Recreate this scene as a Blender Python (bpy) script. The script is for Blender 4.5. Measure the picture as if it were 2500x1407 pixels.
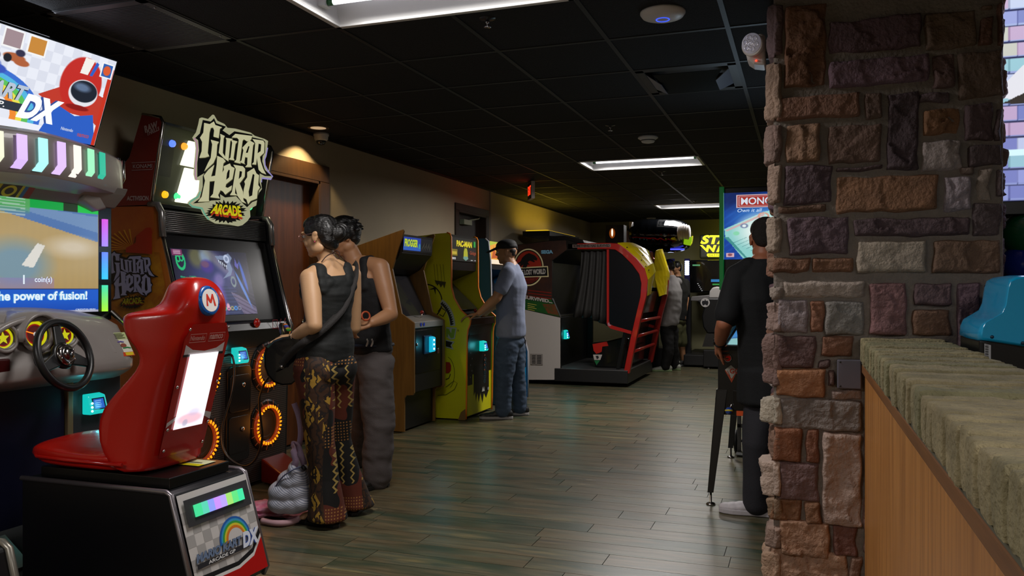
import bpy, bmesh, math, random
import numpy as np
from mathutils import Vector, Matrix, noise
random.seed(7)
for o in list(bpy.data.objects): bpy.data.objects.remove(o)
SC = bpy.context.scene
COL = SC.collection
# ------------------------------------------------------------ camera, world, exposure
TH = math.atan(0.3555)
CAMZ = 1.28
F_ = Vector((-math.sin(TH), math.cos(TH), 0)); R_ = Vector((math.cos(TH), math.sin(TH), 0)); UP = Vector((0, 0, 1))
FPX = 2000.0; CX = 1250.0; CY = 706.0
cam = bpy.data.cameras.new('camera'); camo = bpy.data.objects.new('camera', cam); COL.objects.link(camo)
cam.sensor_width = 36; cam.lens = 36 * FPX / 2500; cam.shift_y = (CY - 703.5) / 2500
camo.location = (0, 0, CAMZ); camo.rotation_euler = (math.pi / 2, 0, TH); cam.clip_start = .05
SC.camera = camo
vs = SC.view_settings; vs.view_transform = 'Standard'; vs.look = 'None'; vs.gamma = 1; vs.use_curve_mapping = False
vs.exposure = 0.0
w = bpy.data.worlds.new('world'); SC.world = w; w.use_nodes = True
w.node_tree.nodes['Background'].inputs[0].default_value = (.55, .6, .75, 1); w.node_tree.nodes['Background'].inputs[1].default_value = 0.012

def area(name, loc, sx, sy, power, col=(1, 1, 1), rot=(0, 0, 0), parent=None, spread=180):
    l = bpy.data.lights.new(name, 'AREA'); l.shape = 'RECTANGLE'; l.size = sx; l.size_y = sy; l.energy = power; l.color = col
    l.spread = math.radians(spread)
    o = bpy.data.objects.new(name, l); COL.objects.link(o); o.location = Vector(loc) - org(parent); o.rotation_euler = rot
    if parent: o.parent = parent
    return o
def point(name, loc, power, col, r=.03, parent=None):
    l = bpy.data.lights.new(name, 'POINT'); l.energy = power; l.color = col; l.shadow_soft_size = r
    o = bpy.data.objects.new(name, l); COL.objects.link(o); o.location = Vector(loc) - org(parent)
    if parent: o.parent = parent
    return o
# ------------------------------------------------------------ from picture ray to a point on a real plane
def P(px, py, d): return Vector((0, 0, CAMZ)) + F_ * d + R_ * ((px - CX) / FPX * d) + UP * ((CY - py) / FPX * d)
def onplane(px, py, O, N):
    r = P(px, py, 1) - Vector((0, 0, CAMZ)); O = Vector(O); N = Vector(N)
    t = (O - Vector((0, 0, CAMZ))).dot(N) / r.dot(N)
    return Vector((0, 0, CAMZ)) + r * t
def onX(px, py, X): return onplane(px, py, (X, 0, 0), (1, 0, 0))
def onY(px, py, Y): return onplane(px, py, (0, Y, 0), (0, 1, 0))
def onZ(px, py, Z): return onplane(px, py, (0, 0, Z), (0, 0, 1))
# ------------------------------------------------------------ materials
def lin(c):
    if isinstance(c, str):
        c = c.lstrip('#'); c = [int(c[i:i + 2], 16) / 255 for i in (0, 2, 4)]
        c = [x / 12.92 if x <= .04045 else ((x + .055) / 1.055) ** 2.4 for x in c]
    return tuple(c)
MC = {}
def M(c, rough=.5, metal=0, emit=0, noise=None, bump=None, coat=0, name=None, stretch=None, attr=None, alpha=None, trans=0, spec=None):
    """noise=(scale, amount 0..1, colour2); bump=(scale, strength); stretch = mapping scale of the noise"""
    key = (c, rough, metal, emit, noise, bump, coat, stretch, attr, alpha, trans, spec)
    if key in MC: return MC[key]
    m = bpy.data.materials.new(name or 'mat_%d' % len(MC)); m.use_nodes = True; nt = m.node_tree; b = nt.nodes['Principled BSDF']
    col = lin(c) + (1,)
    b.inputs['Base Color'].default_value = col; b.inputs['Roughness'].default_value = rough; b.inputs['Metallic'].default_value = metal
    b.inputs['Coat Weight'].default_value = coat
    if spec is not None: b.inputs['Specular IOR Level'].default_value = spec
    if trans: b.inputs['Transmission Weight'].default_value = trans
    if alpha is not None: b.inputs['Alpha'].default_value = alpha
    L = nt.links
    def coords(st):
        tc = nt.nodes.new('ShaderNodeTexCoord'); mp = nt.nodes.new('ShaderNodeMapping'); L.new(tc.outputs['Object'], mp.inputs[0])
        if st: mp.inputs['Scale'].default_value = st
        return mp.outputs[0]
    src = None
    if attr:
        a = nt.nodes.new('ShaderNodeAttribute'); a.attribute_name = attr; src = a.outputs['Color']
    if noise:
        n = nt.nodes.new('ShaderNodeTexNoise'); n.inputs['Scale'].default_value = noise[0]; n.inputs['Detail'].default_value = 6; n.inputs['Roughness'].default_value = .65
        L.new(coords(stretch), n.inputs['Vector'])
        rp = nt.nodes.new('ShaderNodeMapRange'); rp.inputs[1].default_value = .35; rp.inputs[2].default_value = .68; L.new(n.outputs['Fac'], rp.inputs[0])
        mx = nt.nodes.new('ShaderNodeMix'); mx.data_type = 'RGBA'
        mt = nt.nodes.new('ShaderNodeMath'); mt.operation = 'MULTIPLY'; mt.inputs[1].default_value = noise[1]; L.new(rp.outputs[0], mt.inputs[0])
        L.new(mt.outputs[0], mx.inputs['Factor'])
        if src: L.new(src, mx.inputs['A'])
        else: mx.inputs['A'].default_value = col
        mx.inputs['B'].default_value = lin(noise[2]) + (1,)
        src = mx.outputs['Result']
    if src: L.new(src, b.inputs['Base Color'])
    if bump:
        n = nt.nodes.new('ShaderNodeTexNoise'); n.inputs['Scale'].default_value = bump[0]; n.inputs['Detail'].default_value = 5
        L.new(coords(stretch), n.inputs['Vector'])
        bp = nt.nodes.new('ShaderNodeBump'); bp.inputs['Strength'].default_value = bump[1]; bp.inputs['Distance'].default_value = .01
        L.new(n.outputs['Fac'], bp.inputs['Height']); L.new(bp.outputs[0], b.inputs['Normal'])
    if emit:
        b.inputs['Emission Strength'].default_value = emit
        if attr: L.new(src, b.inputs['Emission Color']); 
        else: b.inputs['Emission Color'].default_value = col
        if attr or emit > .2:
            for l in list(b.inputs['Base Color'].links): L.remove(l)
            b.inputs['Base Color'].default_value = (.02, .02, .02, 1)
    MC[key] = m
    return m
def E(c, s=1.0): return M(c, .35, emit=s)
# ------------------------------------------------------------ things and parts
ORG = {}
def org(o): return ORG.get(o.name, Vector((0, 0, 0))) if o else Vector((0, 0, 0))
def thing(name, label, cat, loc=(0, 0, 0), group=None):
    o = bpy.data.objects.new(name, None); COL.objects.link(o); o.location = loc; o.empty_display_size = .1
    o['label'] = label; o['category'] = cat
    if group: o['group'] = group
    ORG[o.name] = Vector(loc)
    return o
def tag(o, label=None, cat=None, group=None, kind=None):
    if label: o['label'] = label
    if cat: o['category'] = cat
    if group: o['group'] = group
    if kind: o['kind'] = kind
    return o
def link(name, me, parent=None, label=None):
    o = bpy.data.objects.new(name, me); COL.objects.link(o)
    g = org(parent)
    if g.length > 0: me.transform(Matrix.Translation(-g))
    if parent: o.parent = parent
    ORG[o.name] = g.copy()
    if label: o['label'] = label
    return o
def copy_tree(o, loc=None, parent=None):
    c = o.copy(); COL.objects.link(c); c.parent = parent
    if loc is not None: c.location = loc
    for ch in o.children: copy_tree(ch, None, c)
    return c
class MB:
    def __init__(s): s.v = []; s.f = []; s.m = []; s.mats = []; s.sm = []
    def mi(s, m):
        if m not in s.mats: s.mats.append(m)
        return s.mats.index(m)
    def add(s, vs, fs, m, smooth=False):
        b = len(s.v); s.v += [tuple(x) for x in vs]; k = s.mi(m)
        for f in fs: s.f.append(tuple(b + i for i in f)); s.m.append(k); s.sm.append(smooth)
        return s
    def box(s, a, b, m):
        x0, y0, z0 = a; x1, y1, z1 = b
        vs = [(x0, y0, z0), (x1, y0, z0), (x1, y1, z0), (x0, y1, z0), (x0, y0, z1), (x1, y0, z1), (x1, y1, z1), (x0, y1, z1)]
        return s.add(vs, [(0, 3, 2, 1), (4, 5, 6, 7), (0, 1, 5, 4), (1, 2, 6, 5), (2, 3, 7, 6), (3, 0, 4, 7)], m)
    def prism(s, pts, d, m, smooth=False, m2=None):
        """pts: 3D loop; extruded by vector d"""
        n = len(pts); d = Vector(d); pts = [Vector(p) for p in pts]
        s.add(pts, [tuple(range(n))], m); s.add([p + d for p in pts], [tuple(reversed(range(n)))], m2 or m)
        s.add(pts + [p + d for p in pts], [(i, i + n, (i + 1) % n + n, (i + 1) % n) for i in range(n)], m, smooth)
        return s
    def loft(s, rings, m, closed=True, cap=True, smooth=True):
        n = len(rings[0]); vs = [p for r in rings for p in r]; fs = []
        for k in range(len(rings) - 1):
            for i in range(n if closed else n - 1):
                j = (i + 1) % n; fs.append((k * n + i, k * n + j, (k + 1) * n + j, (k + 1) * n + i))
        s.add(vs, fs, m, smooth)
        if cap and closed: s.add(rings[0], [tuple(reversed(range(n)))], m); s.add(rings[-1], [tuple(range(n))], m)
        return s
    def tube(s, pts, r, m, n=10, cap=True):
        pts = [Vector(p) for p in pts]; rings = []
        rr = r if isinstance(r, (list, tuple)) else [r] * len(pts)
        t0 = (pts[1] - pts[0]).normalized(); up = Vector((0, 0, 1)) if abs(t0.z) < .9 else Vector((1, 0, 0))
        a = t0.cross(up).normalized()
        for i, p in enumerate(pts):
            t = (pts[min(i + 1, len(pts) - 1)] - pts[max(i - 1, 0)]).normalized()
            a = (a - t * a.dot(t)).normalized(); b = t.cross(a)
            rings.append([p + (a * math.cos(2 * math.pi * k / n) + b * math.sin(2 * math.pi * k / n)) * rr[i] for k in range(n)])
        return s.loft(rings, m, cap=cap)
    def lathe(s, c, ax, prof, m, n=28, smooth=True):
        """prof: [(radius, height)] along axis ax from centre c"""
        c = Vector(c); ax = Vector(ax).normalized(); u = ax.orthogonal().normalized(); v = ax.cross(u)
        rings = [[c + ax * h + (u * math.cos(2 * math.pi * k / n) + v * math.sin(2 * math.pi * k / n)) * max(r, 1e-4) for k in range(n)] for r, h in prof]
        return s.loft(rings, m, smooth=smooth)
    def torus(s, c, ax, R, r, m, n=40, k=12, a0=0, a1=2 * math.pi):
        c = Vector(c); ax = Vector(ax).normalized(); u = ax.orthogonal().normalized(); v = ax.cross(u); full = abs(a1 - a0 - 2 * math.pi) < 1e-6
        rings = []
        for i in range(n + 1):
            a = a0 + (a1 - a0) * i / n; d = u * math.cos(a) + v * math.sin(a)
            rings.append([c + d * (R + r * math.cos(2 * math.pi * j / k)) + ax * r * math.sin(2 * math.pi * j / k) for j in range(k)])
        return s.loft(rings, m, cap=not full)
    def ell(s, c, rad, m, n=16, rot=None):
        c = Vector(c); rings = []
        if isinstance(rad, (int, float)): rad = (rad,) * 3
        for i in range(n + 1):
            ph = -math.pi / 2 + math.pi * i / n; z = math.sin(ph); q = max(math.cos(ph), 1e-3)
            ring = []
            for k in range(n * 2):
                a = math.pi * k / n; p = Vector((q * math.cos(a) * rad[0], q * math.sin(a) * rad[1], z * rad[2]))
                if rot: p = rot @ p
                ring.append(c + p)
            rings.append(ring)
        return s.loft(rings, m)
    def mesh(s, name):
        me = bpy.data.meshes.new(name); me.from_pydata(s.v, [], s.f)
        for m in s.mats: me.materials.append(m)
        me.polygons.foreach_set('material_index', s.m); me.polygons.foreach_set('use_smooth', s.sm); me.update()
        return me
    def build(s, name, parent=None, label=None, bevel=0, sub=0, seg=2, autofix=True, solid=0):
        me = s.mesh(name)
        if autofix:
            bm = bmesh.new(); bm.from_mesh(me); bmesh.ops.remove_doubles(bm, verts=bm.verts, dist=1e-5)
            bmesh.ops.recalc_face_normals(bm, faces=bm.faces); bm.to_mesh(me); bm.free()
        o = link(name, me, parent, label)
        if solid: q = o.modifiers.new('s', 'SOLIDIFY'); q.thickness = solid
        if bevel: q = o.modifiers.new('b', 'BEVEL'); q.width = bevel; q.segments = seg; q.limit_method = 'ANGLE'; q.angle_limit = .7
        if sub: q = o.modifiers.new('u', 'SUBSURF'); q.levels = sub; q.render_levels = sub
        return o
def rrect(w, h, r, n=5):
    pts = []
    for cx, cy, a0 in ((w / 2 - r, h / 2 - r, 0), (-w / 2 + r, h / 2 - r, 90), (-w / 2 + r, -h / 2 + r, 180), (w / 2 - r, -h / 2 + r, 270)):
        for i in range(n + 1):
            a = math.radians(a0 + 90 * i / n); pts.append((cx + r * math.cos(a), cy + r * math.sin(a)))
    return pts
# ------------------------------------------------------------ lettering and flat graphics on a plane
TC = {}
def text_mesh(s, off=0.0):
    if (s, off) in TC: return TC[(s, off)]
    c = bpy.data.curves.new('t', 'FONT'); c.body = s; c.offset = off; c.resolution_u = 4
    o = bpy.data.objects.new('t', c); COL.objects.link(o)
    dg = bpy.context.evaluated_depsgraph_get(); e = o.evaluated_get(dg); me = e.to_mesh()
    vs = [(v.co.x, v.co.y) for v in me.vertices]; fs = [tuple(p.vertices) for p in me.polygons]; e.to_mesh_clear()
    bpy.data.objects.remove(o); bpy.data.curves.remove(c)
    xs = [a[0] for a in vs]; ys = [a[1] for a in vs]; x0, y0, w, h = min(xs), min(ys), max(xs) - min(xs), max(ys) - min(ys)
    r = ([((a - x0) / w, (b - y0) / h) for a, b in vs], fs, w / h); TC[(s, off)] = r
    return r
def islands(mb):
    """one builder's loose pieces as builders of their own"""
    par = list(range(len(mb.v)))
    def find(a):
        while par[a] != a: par[a] = par[par[a]]; a = par[a]
        return a
    key = {}
    for i, p in enumerate(mb.v):
        k = tuple(round(c, 5) for c in p)
        if k in key: par[find(i)] = find(key[k])
        else: key[k] = i
    for f in mb.f:
        for i in f[1:]: par[find(i)] = find(f[0])
    gr = {}
    for n, f in enumerate(mb.f): gr.setdefault(find(f[0]), []).append(n)
    out = []
    for fs in gr.values():
        q = MB(); ids = sorted({i for n in fs for i in mb.f[n]}); mp = {i: k for k, i in enumerate(ids)}; q.v = [mb.v[i] for i in ids]
        for n in fs: q.f.append(tuple(mp[i] for i in mb.f[n])); q.m.append(q.mi(mb.mats[mb.m[n]])); q.sm.append(mb.sm[n])
        out.append(q)
    return out
def each(mb, name, parent, **kw): return [q.build(name, parent, **kw) for q in islands(mb)]
class Art:
    """flat graphics on plane (O,U,V); each shape a layer 0.5 mm further out"""
    def __init__(s, O, U, V, step=.0006):
        s.O = Vector(O); s.U = Vector(U).normalized(); s.V = Vector(V).normalized(); s.N = s.U.cross(s.V).normalized(); s.k = 1; s.step = step; s.mb = MB()
    def w(s, p, l): return s.O + s.U * p[0] + s.V * p[1] + s.N * (s.step * l)
    def px(s, pts):
        r = []
        for a, b in pts:
            q = onplane(a, b, s.O, s.N) - s.O; r.append((q.dot(s.U), q.dot(s.V)))
        return r
    def poly(s, pts, m, l=None):
        if l is None: s.k += 1; l = s.k
        s.mb.add([s.w(p, l) for p in pts], [tuple(range(len(pts)))], m); return s
    def ppx(s, pts, m, l=None): return s.poly(s.px(pts), m, l)
    def circ(s, c, rx, ry, m, n=32, l=None): return s.poly([(c[0] + rx * math.cos(2 * math.pi * i / n), c[1] + ry * math.sin(2 * math.pi * i / n)) for i in range(n)], m, l)
    def rect(s, a, b, m, l=None): return s.poly([(a[0], a[1]), (b[0], a[1]), (b[0], b[1]), (a[0], b[1])], m, l)
    def stroke(s, pts, wd, m, l=None, close=False):
        if l is None: s.k += 1; l = s.k
        n = len(pts); L_ = []
        for i, p in enumerate(pts):
            a = pts[(i - 1) % n] if (close or i) else p; b = pts[(i + 1) % n] if (close or i < n - 1) else p
            t = Vector((b[0] - a[0], b[1] - a[1])); t = t.normalized() if t.length else Vector((1, 0)); L_.append((Vector(p), Vector((-t.y, t.x)) * wd / 2))
        vs = [s.w(p + q, l) for p, q in L_] + [s.w(p - q, l) for p, q in L_]
        s.mb.add(vs, [(i, (i + 1) % n, (i + 1) % n + n, i + n) for i in range(n if close else n - 1)], m); return s
    def text(s, st, p, h, m, w=None, shear=0, off=0.0, quad=None, l=None, outline=None):
        """p = lower left; quad = 4 local corners (ll, lr, ur, ul) instead"""
        vs, fs, asp = text_mesh(st, off)
        if w is None: w = asp * h
        if outline: s.text(st, p, h, outline[0], w, shear, off + outline[1], quad)
        if l is None: s.k += 1; l = s.k
        if quad:
            q = [Vector(x) for x in quad]; f = lambda a, b: (q[0] * (1 - a) + q[1] * a) * (1 - b) + (q[3] * (1 - a) + q[2] * a) * b
        else: f = lambda a, b: (p[0] + a * w + b * h * shear, p[1] + b * h)
        s.mb.add([s.w(f(a, b), l) for a, b in vs], fs, m); return s
    def build(s, name, parent, label=None): return s.mb.build(name, parent, label, autofix=False)
def picture(name, O, U, V, w, h, nx, ny, func, parent, strength=1.0, bulge=0, rough=.25, label=None):
    """a lit picture: func(u, v) -> rgb arrays (numbers as seen), u right, v up, both 0..1"""
    O = Vector(O); U = Vector(U).normalized(); V = Vector(V).normalized(); N = U.cross(V)
    vs = [O + U * (w * i / nx) + V * (h * j / ny) for j in range(ny + 1) for i in range(nx + 1)]
    fs = [(j * (nx + 1) + i, j * (nx + 1) + i + 1, (j + 1) * (nx + 1) + i + 1, (j + 1) * (nx + 1) + i) for j in range(ny) for i in range(nx)]
    me = bpy.data.meshes.new(name); me.from_pydata([tuple(v) for v in vs], [], fs)
    u, v = np.meshgrid(np.arange(nx + 1) / nx, np.arange(ny + 1) / ny)
    c = np.clip(func(u, v), 0, 1); c = np.where(c <= .04045, c / 12.92, ((c + .055) / 1.055) ** 2.4)
    at = me.color_attributes.new('pic', 'FLOAT_COLOR', 'POINT')
    at.data.foreach_set('color', np.concatenate([c, np.ones(c.shape[:2] + (1,))], 2).reshape(-1).astype(np.float32))
    me.materials.append(M('000000', rough, emit=strength, attr='pic', name='lit_picture_%.2f' % strength)); me.update()
    return link(name, me, parent, label)
class Cv:
    """number painter for pictures"""
    def __init__(s, u, v, c): s.u = u; s.v = v; s.c = np.zeros(u.shape + (3,)) + np.array(hx(c))
    def mask(s, m, c, a=1.0): m = np.clip(m, 0, 1)[..., None] * a; s.c = s.c * (1 - m) + np.array(hx(c)) * m; return s
    def ell(s, x, y, rx, ry, c, soft=.1, a=1.0, ang=0):
        dx = s.u - x; dy = s.v - y; ca, sa = math.cos(ang), math.sin(ang); d = np.sqrt(((dx * ca + dy * sa) / rx) ** 2 + ((-dx * sa + dy * ca) / ry) ** 2)
        return s.mask((1 - d) / soft + .5, c, a)
    def poly(s, pts, c, a=1.0):
        ins = np.zeros(s.u.shape, bool); n = len(pts)
        for i in range(n):
            x0, y0 = pts[i]; x1, y1 = pts[(i + 1) % n]
            if y0 == y1: continue
            cr = ((y0 > s.v) != (y1 > s.v)) & (s.u < (x1 - x0) * (s.v - y0) / (y1 - y0) + x0); ins ^= cr
        return s.mask(ins.astype(float), c, a)
    def ring(s, x, y, rx, ry, wd, c, a=1.0): d = np.sqrt(((s.u - x) / rx) ** 2 + ((s.v - y) / ry) ** 2); return s.mask((np.abs(d - 1) < wd).astype(float), c, a)
def hx(c):
    if not isinstance(c, str): return c
    c = c.lstrip('#'); return [int(c[i:i + 2], 16) / 255 for i in (0, 2, 4)]
# ------------------------------------------------------------ soft bodies from swept ellipsoids, fused into one surface
def ico(level):
    bm = bmesh.new(); bmesh.ops.create_icosphere(bm, subdivisions=level, radius=1); v = np.array([x.co[:] for x in bm.verts]); f = [[q.index for q in p.verts] for p in bm.faces]; bm.free(); return v, f
ICO = {2: ico(2), 3: ico(3)}
def chain(pts, rad, ax=None, step=.3):
    """balls along a path; rad numbers or (a,b,c) radii in frame ax (3 vectors)"""
    out = []
    for i in range(len(pts) - 1):
        p, q = Vector(pts[i]), Vector(pts[i + 1]); a, b = rad[i], rad[i + 1]
        ra = min(a) if isinstance(a, tuple) else a; rb = min(b) if isinstance(b, tuple) else b
        n = max(1, int(math.ceil((q - p).length / (step * min(ra, rb)))))
        for k in range(n + 1):
            t = k / n
            r = tuple(x * (1 - t) + y * t for x, y in zip(a, b)) if isinstance(a, tuple) else a * (1 - t) + b * t
            out.append((p.lerp(q, t), r, ax))
    return out
def fuse(name, balls, mat, voxel, smooth=4, parent=None, fold=None, sub=0, label=None, cut=None):
    V = []; Fc = []; b = 0
    for c, r, ax in balls:
        big = (max(r) if isinstance(r, tuple) else r) > .03
        v, f = ICO[3 if big else 2]
        if isinstance(r, tuple):
            A = np.array([list(x) for x in (ax or (Vector((1, 0, 0)), Vector((0, 1, 0)), Vector((0, 0, 1))))]); vv = (v * np.array(r)) @ A
        else: vv = v * r
        V.append(vv + np.array(c[:])); Fc += [tuple(i + b for i in q) for q in f]; b += len(v)
    V = np.concatenate(V); me = bpy.data.meshes.new('tmp'); me.from_pydata(V.tolist(), [], Fc)
    o = bpy.data.objects.new('tmp', me); COL.objects.link(o)
    q = o.modifiers.new('r', 'REMESH'); q.mode = 'VOXEL'; q.voxel_size = voxel; q.use_smooth_shade = True
    q = o.modifiers.new('s', 'SMOOTH'); q.factor = .5; q.iterations = smooth
    dg = bpy.context.evaluated_depsgraph_get(); m2 = bpy.data.meshes.new_from_object(o.evaluated_get(dg)); m2.name = name
    bpy.data.objects.remove(o); bpy.data.meshes.remove(me)
    if fold:
        amp, sx, sz = fold; m2.calc_loop_triangles(); co = []
        for v in m2.vertices:
            p = v.co; k = noise.noise(Vector((p.x * sx, p.y * sx, p.z * sz))) + .5 * noise.noise(Vector((p.x * sx * 2.1 + 5, p.y * sx * 2.1, p.z * sz * 2.3 + p.x * 6)))
            co.append(p + v.normal * amp * k)
        for v, c in zip(m2.vertices, co): v.co = c
    if cut:
        bm = bmesh.new(); bm.from_mesh(m2); bmesh.ops.delete(bm, geom=[v for v in bm.verts if cut(v.co)], context='VERTS'); bm.to_mesh(m2); bm.free()
    m2.materials.clear(); m2.materials.append(mat)
    for p in m2.polygons: p.use_smooth = True
    return link(name, m2, parent, label)
# ============================================================ THE SETTING
XL, YB, ZC, XR, YF = -3.87, 15.4, 2.58, 4.2, -2.6
GX0, GXS, GY0, GYS = -.96, .607, 3.54, .6475        # ceiling grid
LIGHTS = [(GX0 - 2 * GXS, GY0 - GYS), (GX0 - 2 * GXS, GY0 + 7 * GYS), (GX0 - 2 * GXS, GY0 + 14 * GYS), (GX0 + 3 * GXS, GY0 + 10 * GYS), (GX0 + 3 * GXS, GY0 - 6 * GYS), (GX0 - 3 * GXS, GY0 - 7 * GYS)]
SQ = [(GX0, GY0 + 2 * GYS), (GX0 - 4 * GXS, GY0 - GYS)]
m_tile = M('#101013', .92, noise=(60, .5, '#070708'), bump=(140, .9))
m_bar = M('#141315', .55)
def structure(): pass
cm = MB(); tb = MB()
nx0, nx1, ny0, ny1 = -5, 9, -10, 19
for i in range(nx0, nx1):
    for j in range(ny0, ny1):
        x0 = max(GX0 + i * GXS, XL); x1 = min(GX0 + (i + 1) * GXS, XR); y0 = max(GY0 + j * GYS, YF); y1 = min(GY0 + (j + 1) * GYS, YB)
        if x1 <= x0 or y1 <= y0: continue
        xm = GX0 + i * GXS + .01; ym = GY0 + j * GYS + .01; skip = False
        for lx, ly in LIGHTS:
            if lx - .001 < xm < lx + 2 * GXS and ly - .001 < ym < ly + GYS: skip = True
        for lx, ly in SQ:
            if lx - .001 < xm < lx + GXS and ly - .001 < ym < ly + GYS: skip = True
        if not skip: cm.box((x0, y0, ZC), (x1, y1, ZC + .02), m_tile)
cm.box((XL - .2, YF - .2, ZC + .16), (XR + .2, YB + .2, ZC + .2), M('#050505', .9))
tag(cm.build('ceiling', autofix=False), kind='structure')
for i in range(nx0, nx1 + 1):
    x = GX0 + i * GXS
    if x > XL + .03 and x < XR:
        for j in range(ny0, ny1):
            y0, y1 = max(GY0 + j * GYS, YF), min(GY0 + (j + 1) * GYS, YB)
            if y1 > y0 and not any(lx + .1 < x < lx + 2 * GXS - .1 and ly - .01 < y0 + .02 < ly + GYS for lx, ly in LIGHTS): tb.box((x - .012, y0, ZC - .004), (x + .012, y1, ZC + .001), m_bar)
for j in range(ny0, ny1 + 1):
    y = GY0 + j * GYS
    if y > YF and y < YB - .02: tb.box((XL, y - .012, ZC - .0035), (XR, y + .012, ZC + .001), m_bar)
tb.box((XL, YF, ZC - .02), (XL + .02, YB, ZC), m_bar); tb.box((XL, YB - .02, ZC - .02), (XR, YB, ZC), m_bar)
tag(tb.build('trim_1', autofix=False), kind='structure')
# floor: wood-look planks running across the hall
fm = bpy.data.materials.new('plank_tile'); fm.use_nodes = True; nt = fm.node_tree; b = nt.nodes['Principled BSDF']; L = nt.links
at = nt.nodes.new('ShaderNodeAttribute'); at.attribute_name = 'tone'
tc = nt.nodes.new('ShaderNodeTexCoord')
def nz(sc, st, det=6, rough=.6):
    mp = nt.nodes.new('ShaderNodeMapping'); mp.inputs['Scale'].default_value = st; L.new(tc.outputs['Object'], mp.inputs[0])
    ad = nt.nodes.new('ShaderNodeVectorMath'); ad.operation = 'ADD'; L.new(mp.outputs[0], ad.inputs[0])
    sx = nt.nodes.new('ShaderNodeVectorMath'); sx.operation = 'SCALE'; sx.inputs['Scale'].default_value = 40; L.new(at.outputs['Vector'], sx.inputs[0]); L.new(sx.outputs[0], ad.inputs[1])
    n = nt.nodes.new('ShaderNodeTexNoise'); n.inputs['Scale'].default_value = sc; n.inputs['Detail'].default_value = det; n.inputs['Roughness'].default_value = rough; L.new(ad.outputs[0], n.inputs['Vector']); return n.outputs['Fac']
def rampn(f, stops):
    r = nt.nodes.new('ShaderNodeValToRGB'); L.new(f, r.inputs[0]); e = r.color_ramp.elements
    while len(e) < len(stops): e.new(.5)
    for q, (p, c) in zip(e, stops): q.position = p; q.color = lin(c) + (1,)
    return r.outputs[0]
def mixn(f, a, b2):
    x = nt.nodes.new('ShaderNodeMix'); x.data_type = 'RGBA'; L.new(f, x.inputs['Factor']); L.new(a, x.inputs['A']); L.new(b2, x.inputs['B']); return x.outputs['Result']
base = rampn(nz(1.6, (1, 5, 1)), [(.3, '#303427'), (.47, '#5b5136'), (.6, '#495240'), (.75, '#857749')])
gr = rampn(nz(2.0, (1.3, 16, 1), 8, .7), [(.35, '#2c2a25'), (.65, '#8f7d62')])
fac = nt.nodes.new('ShaderNodeValue'); fac.outputs[0].default_value = .32
c1 = mixn(fac.outputs[0], base, gr)
gmask = nt.nodes.new('ShaderNodeMapRange'); gmask.inputs[1].default_value = .5; gmask.inputs[2].default_value = .62; L.new(nz(.8, (1, 4, 1), 3), gmask.inputs[0])
gm2 = nt.nodes.new('ShaderNodeMath'); gm2.operation = 'MULTIPLY'; gm2.inputs[1].default_value = .7; L.new(gmask.outputs[0], gm2.inputs[0])
gc = nt.nodes.new('ShaderNodeRGB'); gc.outputs[0].default_value = lin('#22392a') + (1,)
c2 = mixn(gm2.outputs[0], c1, gc.outputs[0])
wm = nt.nodes.new('ShaderNodeMapRange'); wm.inputs[1].default_value = .63; wm.inputs[2].default_value = .66; L.new(nz(2.2, (1, 2.6, 1), 9, .75), wm.inputs[0])
wm2 = nt.nodes.new('ShaderNodeMath'); wm2.operation = 'MULTIPLY'; wm2.inputs[1].default_value = .45; L.new(wm.outputs[0], wm2.inputs[0])
wc = nt.nodes.new('ShaderNodeRGB'); wc.outputs[0].default_value = lin('#a3906a') + (1,)
c3 = mixn(wm2.outputs[0], c2, wc.outputs[0])
L.new(c3, b.inputs['Base Color'])
rr = nt.nodes.new('ShaderNodeMapRange'); rr.inputs[3].default_value = .25; rr.inputs[4].default_value = .40; L.new(nz(5, (1, 6, 1)), rr.inputs[0]); L.new(rr.outputs[0], b.inputs['Roughness'])
bp = nt.nodes.new('ShaderNodeBump'); bp.inputs['Strength'].default_value = .12; bp.inputs['Distance'].default_value = .004; L.new(nz(6, (1, 14, 1)), bp.inputs['Height']); L.new(bp.outputs[0], b.inputs['Normal'])
b.inputs['Specular IOR Level'].default_value = .55
grout = M('#15130f', .9)
vsn, fs_, tone = [], [], []
PW, PL = .158, .95; rnd = random.Random(3); ny = int((YB - YF) / PW) + 1
y = YF
while y < YB:
    x = XL - rnd.random() * PL
    while x < XR:
        x0, x1 = max(x + .0018, XL), min(x + PL - .0018, XR)
        if x1 > x0 + .01:
            t = (rnd.random(), rnd.random(), rnd.random()); k = len(vsn); y0, y1 = y + .0018, min(y + PW - .0018, YB)
            vsn += [(x0, y0, 0), (x1, y0, 0), (x1, y1, 0), (x0, y1, 0), (x0, y0, -.004), (x1, y0, -.004), (x1, y1, -.004), (x0, y1, -.004)]; tone += [t] * 8
            fs_ += [(k, k + 1, k + 2, k + 3), (k, k + 4, k + 5, k + 1), (k + 1, k + 5, k + 6, k + 2), (k + 2, k + 6, k + 7, k + 3), (k + 3, k + 7, k + 4, k)]
        x += PL
    y += PW
k = len(vsn); vsn += [(XL - .3, YF - .2, -.003), (XR + .2, YF - .2, -.003), (XR + .2, YB + .2, -.003), (XL - .3, YB + .2, -.003)]; fs_.append((k, k + 1, k + 2, k + 3)); tone += [(0, 0, 0)] * 4
me = bpy.data.meshes.new('floor'); me.from_pydata(vsn, [], fs_); me.materials.append(fm); me.materials.append(grout); me.polygons[len(fs_) - 1].material_index = 1
ca = me.color_attributes.new('tone', 'FLOAT_COLOR', 'POINT'); ca.data.foreach_set('color', np.array([t + (1,) for t in tone], np.float32).reshape(-1))
tag(link('floor', me), kind='structure')
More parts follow.
